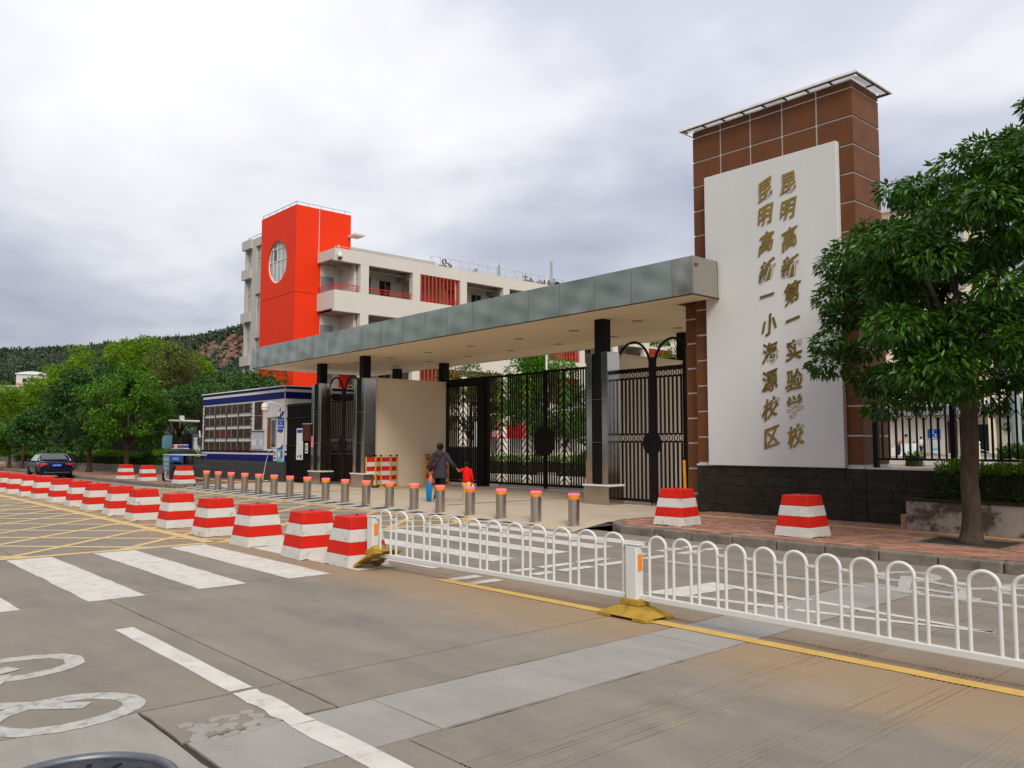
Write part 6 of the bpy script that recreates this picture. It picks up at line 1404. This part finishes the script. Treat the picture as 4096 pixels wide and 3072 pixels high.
tree('garden_tree', 'small dark clipped tree by the entrance behind the fence', 'tree', (-10.2, 33.6, .8), 1.0, (0, 0, 1.75), (.45, .45, .7), 10, .25, 2600, .09, LEAF_D, TRUNKD, None, 401, .05)
hedge('garden_hedge', 'rounded green shrub behind the right end of the fence', -8.0, -6.6, 24.6, 25.4, .8, 1.5, 2200, .10, 19, lm=LEAF_D)

# ------------------------------------------------------------------ trees and hedges of the school yard seen through the gate
YG = 'courtyard trees behind the main gate'
tree('courtyard_tree', 'leafy tree rising behind the middle of the main gate', 'tree', (-31.2, 29.6, .11), 1.9, (0, 0, 4.0), (2.3, 2.3, 2.7), 46, .55, 10000, .20, LEAF_L, TRUNKD, YG, 31, .10)
tree('courtyard_tree', 'leafy tree behind the left part of the main gate', 'tree', (-37.5, 30.2, .11), 2.0, (0, 0, 3.6), (2.5, 2.5, 2.5), 40, .6, 9000, .20, LEAF_O, TRUNKD, YG, 32, .10)
tree('courtyard_tree', 'low tree hidden behind the right leaf of the main gate', 'tree', (-29.0, 32.5, .11), 1.3, (0, 0, 2.7), (2.2, 2.2, 1.9), 32, .5, 8000, .18, LEAF_L, TRUNKD, YG, 33, .08)
tree('courtyard_tree', 'tree crown above the cream wall of the right side gate', 'tree', (-26.8, 36.5, .80), 3.0, (0, 0, 6.0), (2.0, 2.0, 1.7), 20, .5, 4500, .2, LEAF_L, TRUNKD, YG, 34, .1)
tree('courtyard_tree', 'sparse young tree over the kiosk roof by the left pillars', 'tree', (-41.5, 25.6, .11), 2.7, (0, 0, 4.2), (1.2, 1.2, 1.4), 14, .36, 900, .26, LEAF_O, TRUNKD, YG, 35, .05)
tree('courtyard_tree', 'far tree beside the white wing seen through gate bars', 'tree', (-37.5, 38, .11), 1.6, (0, 0, 3.2), (3.0, 3.0, 2.4), 36, .6, 8000, .24, LEAF_D, TRUNKD, YG, 36, .1)
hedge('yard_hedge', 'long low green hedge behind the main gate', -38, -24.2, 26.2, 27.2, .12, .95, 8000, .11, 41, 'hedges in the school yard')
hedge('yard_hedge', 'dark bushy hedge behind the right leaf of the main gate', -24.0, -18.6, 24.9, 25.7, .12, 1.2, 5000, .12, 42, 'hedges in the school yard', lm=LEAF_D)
kbx = MB().box(-40, -17, 24.6, 24.8, .1, .26); struct('yard_kerb', kbx, KWHITE)
fp = thing('flagpole', 'thin white flagpole standing behind the main gate', 'flagpole', (-26.3, 25.5, .11)); q = MB(); q.tube([(0, 0, 0), (0, 0, 9)], [.055, .035], 10); q.build('pole', KWHITE, fp, smooth='auto'); B(-.3, .3, -.3, .3, 0, .25).build('base', PATCH, fp)
for i, x in enumerate((-20.5, -18.4)):
    t = thing('plant_pot', ('black flower pot with spiky leaves behind the gate disc', 'black flower pot with spiky leaves at the right end of the gate')[i], 'plant pot', (x, 22.2, .11)); q = MB(); q.lathe(0, 0, [(.22, 0), (.30, .35), (.36, .38), (.36, .45), (.30, .45)], 16); q.build('pot', BLACKM, t, smooth='auto')
    rng = np.random.default_rng(60 + i); k = 160; a = rng.uniform(0, 6.28, k); el_ = rng.uniform(.5, 1.4, k); D = np.stack([np.cos(a) * np.cos(el_), np.sin(a) * np.cos(el_), np.sin(el_)], 1); leaves('leaves', D * .05 + np.array([0, 0, .42]), D, .75, LEAF_L, t, rng, .09)
t = thing('red_banner', 'red notice board with white panels beyond the main gate', 'notice board', (-44.5, 38.5, .11)); B(-.05, .05, -2.4, 2.4, 1.9, 2.9).build('board', SIGNR, t); [B(.051, .06, -2.2 + i * .75, -1.65 + i * .75, 2.0, 2.75).build('panel', PAPER, t) for i in range(4)]; [B(-.05, .05, y - .05, y + .05, 0, 1.899).build('post', ALU, t) for y in (-2.2, 2.2)]
t = thing('grey_cabinet', 'grey low cabinet behind the fixed bars of the gate', 'cabinet', (-27.8, 22.0, .11)); B(-.9, .9, -.3, .3, 0, 1.35).build('cabinet_body', BINP, t, bevel=.02); B(-.95, .95, -.34, .34, 1.351, 1.40).build('cabinet_top', BRICKP[0], t)
t = thing('white_column', 'white round column with grey sign beyond the gate bars', 'column', (-34.5, 28.2, .11)); q = MB(); q.tube([(0, 0, 0), (0, 0, 2.7)], .11, 12); q.build('shaft', ROOFW, t, smooth='auto'); B(.15, .42, -.05, .05, 1.5, 2.6).build('sign_plate', GREYB, t)

# ------------------------------------------------------------------ left side: street trees, hedges, planter walls, woods, hill
SGp = 'street trees along the far pavement'
tree('street_tree', 'rounded bright green street tree nearest the kiosk', 'tree', (-48.6, 14.7, -.05), 1.9, (0, .0, 3.55), (2.5, 2.5, 2.35), 60, .50, 15000, .20, LEAF_L, TRUNK, SGp, 51, .14, .45, -.92)
tree('street_tree', 'tall dark green street tree behind the parked car', 'tree', (-56.6, 14.9, -.12), 1.9, (0, -.3, 4.0), (2.4, 2.4, 3.0), 60, .52, 15000, .21, LEAF_D, TRUNK, SGp, 52, .14, .45, -.92)
tree('street_tree', 'dark street tree left of the tall one by the car', 'tree', (-66.0, 14.7, -.22), 1.8, (0, 0, 2.75), (2.6, 2.6, 1.55), 34, .55, 8000, .24, LEAF_D, TRUNK, SGp, 53, .14, .45, -.9)
tree('street_tree', 'street tree third from the picture\'s left edge', 'tree', (-74.5, 14.75, -.3), 1.8, (0, 0, 2.5), (2.6, 2.6, 1.4), 28, .55, 6000, .27, LEAF_L, TRUNK, SGp, 54, .14, .45, -.9)
tree('street_tree', 'street tree second from the picture\'s left edge', 'tree', (-80.6, 15.0, -.36), 1.8, (0, 0, 2.6), (2.6, 2.6, 1.4), 26, .55, 5200, .28, LEAF_D, TRUNK, SGp, 55, .14, .45, -.9)
tree('street_tree', 'street tree at the very left edge of the picture', 'tree', (-87.5, 15.2, -.4), 1.8, (0, 0, 2.7), (2.6, 2.6, 1.4), 24, .6, 4800, .3, LEAF_L, TRUNK, SGp, 56, .14, .45, -.9)
tree('street_tree', 'thin street tree hiding behind the rounded green one', 'tree', (-52.6, 15.9, -.1), 2.1, (0, .3, 3.6), (2.0, 2.0, 1.7), 20, .55, 4500, .24, LEAF_D, TRUNK, SGp, 57, .10, .45)
for i, (x, y, h) in enumerate(((-45.2, 17.8, 2.3), (-50.6, 18.3, 2.4))):
    tree('garden_tree', ('slim tree with pale trunk behind the hedge by the boom', 'slim tree with pale trunk behind the hedge under the dark crown')[i], 'tree', (x, y, .05), h, (0, 0, h + 1.2), (1.9, 1.9, 1.3), 16, .5, 3500, .22, LEAF_D, TRUNK, 'slim trees behind the far hedge', 70 + i, .13, .4)
def pz(x): return gz(x) + .13
pwf = thing('far_planter_wall', 'low brown planter wall along the far pavement', 'planter', (-60, 17, -.2))
def hy(x): return 15.55 + .045 * (-42 - x)
x = -42.2
while x > -95: a, b = x - 5.2, x; o = MB().add([(a, hy(a), pz(a) - .2), (b, hy(b), pz(b) - .2), (b, hy(b) + .25, pz(b) - .2), (a, hy(a) + .25, pz(a) - .2), (a, hy(a), pz(a) + .48), (b, hy(b), pz(b) + .48), (b, hy(b) + .25, pz(b) + .48), (a, hy(a) + .25, pz(a) + .48)], [(3, 2, 1, 0), (4, 5, 6, 7), (0, 1, 5, 4), (1, 2, 6, 5), (2, 3, 7, 6), (3, 0, 4, 7)]).build('wall_section', PLANTW if x < -60 else KERB, pwf); o.location = -Vector(pwf.location); x -= 5.22
for i, (a, b) in enumerate(((-50, -42.2), (-58, -50.1), (-66, -58.1), (-80, -68), (-94, -80.5))):
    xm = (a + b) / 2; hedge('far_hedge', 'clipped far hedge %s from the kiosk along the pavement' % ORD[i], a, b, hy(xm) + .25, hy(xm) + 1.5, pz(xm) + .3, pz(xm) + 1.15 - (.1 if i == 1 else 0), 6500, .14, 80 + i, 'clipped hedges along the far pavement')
df = thing('dark_fence', 'dark boundary fence in the shade of the left trees', 'fence', (-60, 21, 0))
for i in range(16): a = -42.6 - i * 3.1; o = B(a - 3.05, a, 20.2 + i * .08, 20.26 + i * .08, -.2, 2.3).build('fence_panel', BLACKM, df); o.location = -Vector(df.location); o2 = B(a - .05, a + .03, 20.1 + i * .08, 20.18 + i * .08, -.2, 2.45).build('post', BLACKM, df); o2.location = -Vector(df.location)
for i, (x, z, m, w_, h) in enumerate(((-56.5, 1.25, SKYB, 1.7, 1.9), (-51.0, 1.35, GREYB, 1.9, 1.8), (-78, 1.5, GREENS, 2.2, 1.6))):
    t = thing('display_board', ('pale blue display board under the bright green tree', 'grey display board right of the rounded tree trunk', 'green sheet among the far left trees')[i], 'display board', (x, 19.6, z)); B(-w_ / 2, w_ / 2, -.03, .03, -h / 2, h / 2).build('panel', m, t); B(-w_ / 2 + .2, -w_ / 2 + .5, -.036, -.031, -h / 2 + .15, -h / 2 + .7).build('print_mark', PAPER, t); [B(s_ * w_ * .45 - .04, s_ * w_ * .45 + .04, -.02, .02, -z - .2, -h / 2 - .001).build('leg', BLACKM, t) for s_ in (-1, 1)]
WG = 'yellow green feathery trees behind the street trees'
for i, (x, y, zc_, r_, rz_, th, nl, lab) in enumerate((
        (-72.5, 23.2, 8.4, 3.6, 2.9, 6, 7500, 'tall yellow green feathery tree left of the bare tree'), (-78.5, 22.2, 8.0, 3.8, 2.8, 5.5, 7500, 'yellow green feathery tree at the top of the left tree line'),
        (-84.5, 20.5, 6.9, 3.6, 2.6, 4.6, 6000, 'yellow green feathery tree stepping down toward the hill houses'), (-92, 19.0, 5.4, 4.0, 2.8, 3.6, 6500, 'lower yellow green tree below the hillside house'),
        (-101, 16.0, 5.0, 4.8, 3.0, 3.0, 6000, 'yellow green tree at the far left edge'), (-68.5, 24.6, 7.2, 2.4, 2.6, 4.5, 4500, 'yellow green feathery tree right behind the bare branches'), (-88, 24, 7.0, 2.0, 2.4, 5.0, 2500, 'narrow yellow green treetop in front of the wooded hill'))):
    tree('feathery_tree', lab, 'tree', (x, y, -.2), th, (0, 0, zc_), (r_, r_, rz_), 40, .8, nl, .38, LEAF_Y, TRUNK, WG, 90 + i, .16, .25, -.8, .34)
bt = tree('bare_tree', 'half bare tree with tangled brown branches beside the feathery trees', 'tree', (-61.2, 21.6, 0), 3.2, (0, 0, 6.6), (2.6, 2.6, 2.6), 36, .6, 5200, .24, LEAF_O, TRUNK, None, 120, .16, .3)
rng = np.random.default_rng(5); mb = MB()
for i in range(44):
    a = rng.uniform(0, 6.28); s_ = Vector((rng.uniform(-.3, .3), rng.uniform(-.3, .3), rng.uniform(2.6, 5))); e_ = Vector((2.7 * math.cos(a) * rng.uniform(.4, 1), 2.7 * math.sin(a) * rng.uniform(.4, 1), rng.uniform(5.5, 9.6))); mid = s_.lerp(e_, .55) + Vector((rng.uniform(-.5, .5), rng.uniform(-.5, .5), rng.uniform(-.5, .3)))
    mb.tube([s_, mid, e_], [.045, .026, .010], 5)
mb.build('branches', mat('bare branch', (.11, .08, .055), .9), bt, smooth=True)
DG = 'dark trees behind the kiosk'
for i, (x, y, zc_, r_, rz_, nl, lab) in enumerate(((-57.8, 22.6, 4.3, 2.8, 2.4, 6500, 'dark tree left of the kiosk under the bare branches'), (-53.0, 22.0, 4.2, 2.4, 2.1, 6000, 'dark tree just behind the kiosk\'s left end'), (-49.0, 22.0, 4.1, 2.4, 2.0, 6000, 'dark tree behind the middle of the kiosk roof'), (-52.0, 24.6, 5.0, 2.0, 1.4, 3200, 'dark treetop in front of the grey school wing'))):
    tree('dark_tree', lab, 'tree', (x, y, 0), 2.4, (0, 0, zc_), (r_, r_, rz_), 28, .6, nl, .24, LEAF_D, TRUNKD, DG, 130 + i, .13, .35)
ho = thing('white_outbuilding', 'small white flat roofed building between dark trees and grey wing', 'building', (-68, 30.5, 0)); B(-3, 3, -2, 3, 0, 7.4).build('wall', ROOFW, ho); B(-3.1, 3.1, -2.1, 3.1, 7.401, 7.6).build('roof', SCHOOLG, ho); B(-1, 0, -2.03, -2.001, 5.5, 6.6).build('window', GLASS, ho)

# the wooded hill, about a kilometre away
def azdir(px): a = math.atan((px - 1106) / 1787.5); t = R(48.283) - a; return Vector((-math.sin(t), math.cos(t), 0)), math.cos(a)
RID = [(-2600, 880), (-1200, 800), (-500, 752), (-120, 752), (0, 757), (60, 756), (150, 752), (215, 744), (270, 741), (330, 733), (400, 728), (440, 724), (480, 714), (530, 700), (640, 668), (760, 640), (900, 622), (1050, 612), (1200, 610), (1400, 640), (1700, 700), (2100, 790), (2700, 900)]
def ridge(px):
    for (a, b), (c_, d) in zip(RID, RID[1:]):
        if a <= px <= c_: return b + (d - b) * (px - a) / (c_ - a)
    return 900
DIST = 1000.
def hill_pt(px, f):
    """f = 0 at the foot, 1 on the ridge, >1 beyond"""
    d, ca = azdir(px); dist = (430 + 570 * min(f, 1) + 500 * max(0, f - 1)) / ca
    hr = (959.5 - (ridge(px) + 7)) / 1787.5 * DIST + 1.6
    prof = (min(f, 1) ** 1.35) * (1 - .25 * max(0, f - 1))
    n_ = 5 * math.sin(px * .021 + f * 9) + 3.5 * math.sin(px * .057 - f * 17)
    return Vector((d.x * dist, d.y * dist, -2 + (hr + 2) * prof + n_ * f * (1 - f) * 3 * (f < 1)))
pxs = list(range(-2600, 2701, 20)); fs_ = [0, .1, .2, .3, .4, .5, .6, .7, .8, .9, 1, 1.3, 1.8]
V = [tuple(hill_pt(p, f)) for p in pxs for f in fs_]; k = len(fs_); F_ = [(i * k + j_, (i + 1) * k + j_, (i + 1) * k + j_ + 1, i * k + j_ + 1) for i in range(len(pxs) - 1) for j_ in range(k - 1)]
hm = MB()
def is_rock(px, f): return (437 + 18 * math.sin(f * 20) < px < 560 and .66 + .05 * math.sin(px * .09) < f < .93 + .03 * math.sin(px * .13)) or (405 < px < 450 and .30 < f < .46)
for i in range(len(pxs) - 1):
    for j_ in range(k - 1):
        a = i * k + j_
hillo = MB(); o_ = 0
hillo.add(V, F_, HILLM); ho_ = struct('hill', hillo, HILLM, smooth=True)
cl_ = MB()
fine = [(p, f) for p in range(395, 580, 4) for f in np.arange(.28, .97, .02)]
for p, f in fine:
    if is_rock(p, f):
        q = [hill_pt(p, f), hill_pt(p + 4.2, f), hill_pt(p + 4.2, f + .021), hill_pt(p, f + .021)]; toward = Vector((.73, -.66, .35)); j_ = rr.uniform(1, 6); cl_.add([tuple(v + toward * (j_ * .6 + rr.uniform(0, 1.5))) for v in q] + [tuple(v - toward * 6) for v in q], [(0, 1, 2, 3), (0, 4, 5, 1), (1, 5, 6, 2), (2, 6, 7, 3), (3, 7, 4, 0)])
clo = cl_.build('quarry_cliff', ROCK); clo['kind'] = 'structure'
rng = np.random.default_rng(77); P = []; Rr = []
def addt(px, f, sc): 
    v = hill_pt(px, f); P.append((v.x, v.y, v.z)); Rr.append(sc)
for i in range(9500):
    px = rng.uniform(-300, 1350) if i > 5200 else rng.uniform(-40, 545); f = rng.uniform(.05, 1.0)
    if is_rock(px, f) and rng.random() > .16: continue
    if 15 < px < 100 and .38 < f < .62: continue
    addt(px, f, rng.uniform(3.4, 6.6))
for px in np.arange(-300, 1400, 2.6):
    if rng.random() < .75: addt(px + rng.uniform(-1, 1), 1.0, rng.uniform(2.6, 7.6) if px < 420 else rng.uniform(2.0, 8.0))
P = np.array(P); Rr = np.array(Rr); VV = []; DD = []
for p, r_ in zip(P, Rr):
    kk_ = 17; d = rng.normal(size=(kk_, 3)); d /= np.linalg.norm(d, axis=1, keepdims=True); d[:, 2] = np.abs(d[:, 2]) * 1.0; VV.append(p + d * np.array([r_ * .52, r_ * .52, r_ * .85]) * rng.uniform(.5, 1.05, (kk_, 1)) + np.array([0, 0, r_ * .25])); DD.append(d)
hw_ = leaves('hill_wood', np.concatenate(VV), np.concatenate(DD), 2.9, LEAF_HILL, None, rng, .85); hw_['kind'] = 'stuff'; hw_['label'] = 'distant dark wood covering the hill'
def hillhouse(px, f, w_, h, label, base=True, arch=False):
    v = hill_pt(px, f); d, _ = azdir(px); t = thing('hill_house', label, 'house', tuple(v + Vector((0, 0, 6))), math.atan2(d.y, d.x) - math.pi / 2)
    if base: B(-w_ / 2, w_ / 2, -3, 3, -12, 2).build('retaining_wall', mat('terracotta wall', (.36, .20, .14), .8) if 'terracotta wall' not in bpy.data.materials else bpy.data.materials['terracotta wall'], t)
    B(-w_ / 2, w_ / 2, -2, 4, 2.01, 2 + h).build('wall', SCHOOLW, t)
    if arch: q = MB(); q.prism([(-w_ / 2 - 1, 0)] + [(-w_ / 2 - 1 + (w_ + 2) * i / 8, 2.2 * math.sin(math.pi * i / 8) + .6) for i in range(9)] + [(w_ / 2 + 1, 0)], -4.5, 3, M=Matrix.Translation((0, 0, 2.01 + h)) @ Matrix.Rotation(R(90), 4, 'X')); q.build('roof', ROOFW, t)
    else: B(-w_ / 2 - 1, w_ / 2 + 1, -3, 5, 2.02 + h, 3 + h).build('roof', ROOFW, t)
    for i in range(3): x = -w_ * .3 + i * w_ * .22; B(x, x + w_ * .14, -2.06, -2.001, h * .35, h * .8).build('window', GLASS, t)
hillhouse(66, .52, 24, 8, 'white hillside house with arched roof on a terracotta wall', True, True); hillhouse(26, .50, 20, 6, 'long low white house left of the arched one on the hill', False); hillhouse(140, .50, 12, 4, 'small pale house behind the yellow green treetop on the hill', False)

# trees across the road, behind the camera: they are what the fascia and windows mirror
rng = np.random.default_rng(99); bl = []; tr_ = []
for i in range(18):
    x = -98 + i * 5.0 + rng.uniform(-1, 1); y = -23 + rng.uniform(-2, 2); hh = (17.5 if x > -80 else 9) * rng.uniform(.88, 1.08); tr_.append((x, y, hh))
    bl += clumps(rng, np.array([x, y, hh * .58]), (3.4, 3.0, hh * .40), 16, 1.5, -.9)
P, D = crown_points(rng, bl, 30000); o = leaves('roadside_wood', P, D, .8, LEAF_L, None, rng, .7); o['kind'] = 'stuff'; o['label'] = 'row of green trees across the road mirrored in the metal canopy'
mb = MB(); [mb.tube([(x, y, -1.6), (x, y, hh * .6)], [.28, .14], 8) for x, y, hh in tr_]; o = mb.build('roadside_trunks', TRUNK); o['kind'] = 'stuff'; o['label'] = 'trunks of the tree row across the road'
vg = MB(); vg.add([(-160, -60, -.1), (70, -60, -.1), (70, -14.05, -.02), (-30, -14.05, -.02), (-160, -14.05, -1.35)], [(0, 1, 2, 3, 4)]); struct('verge', vg, GRASS)
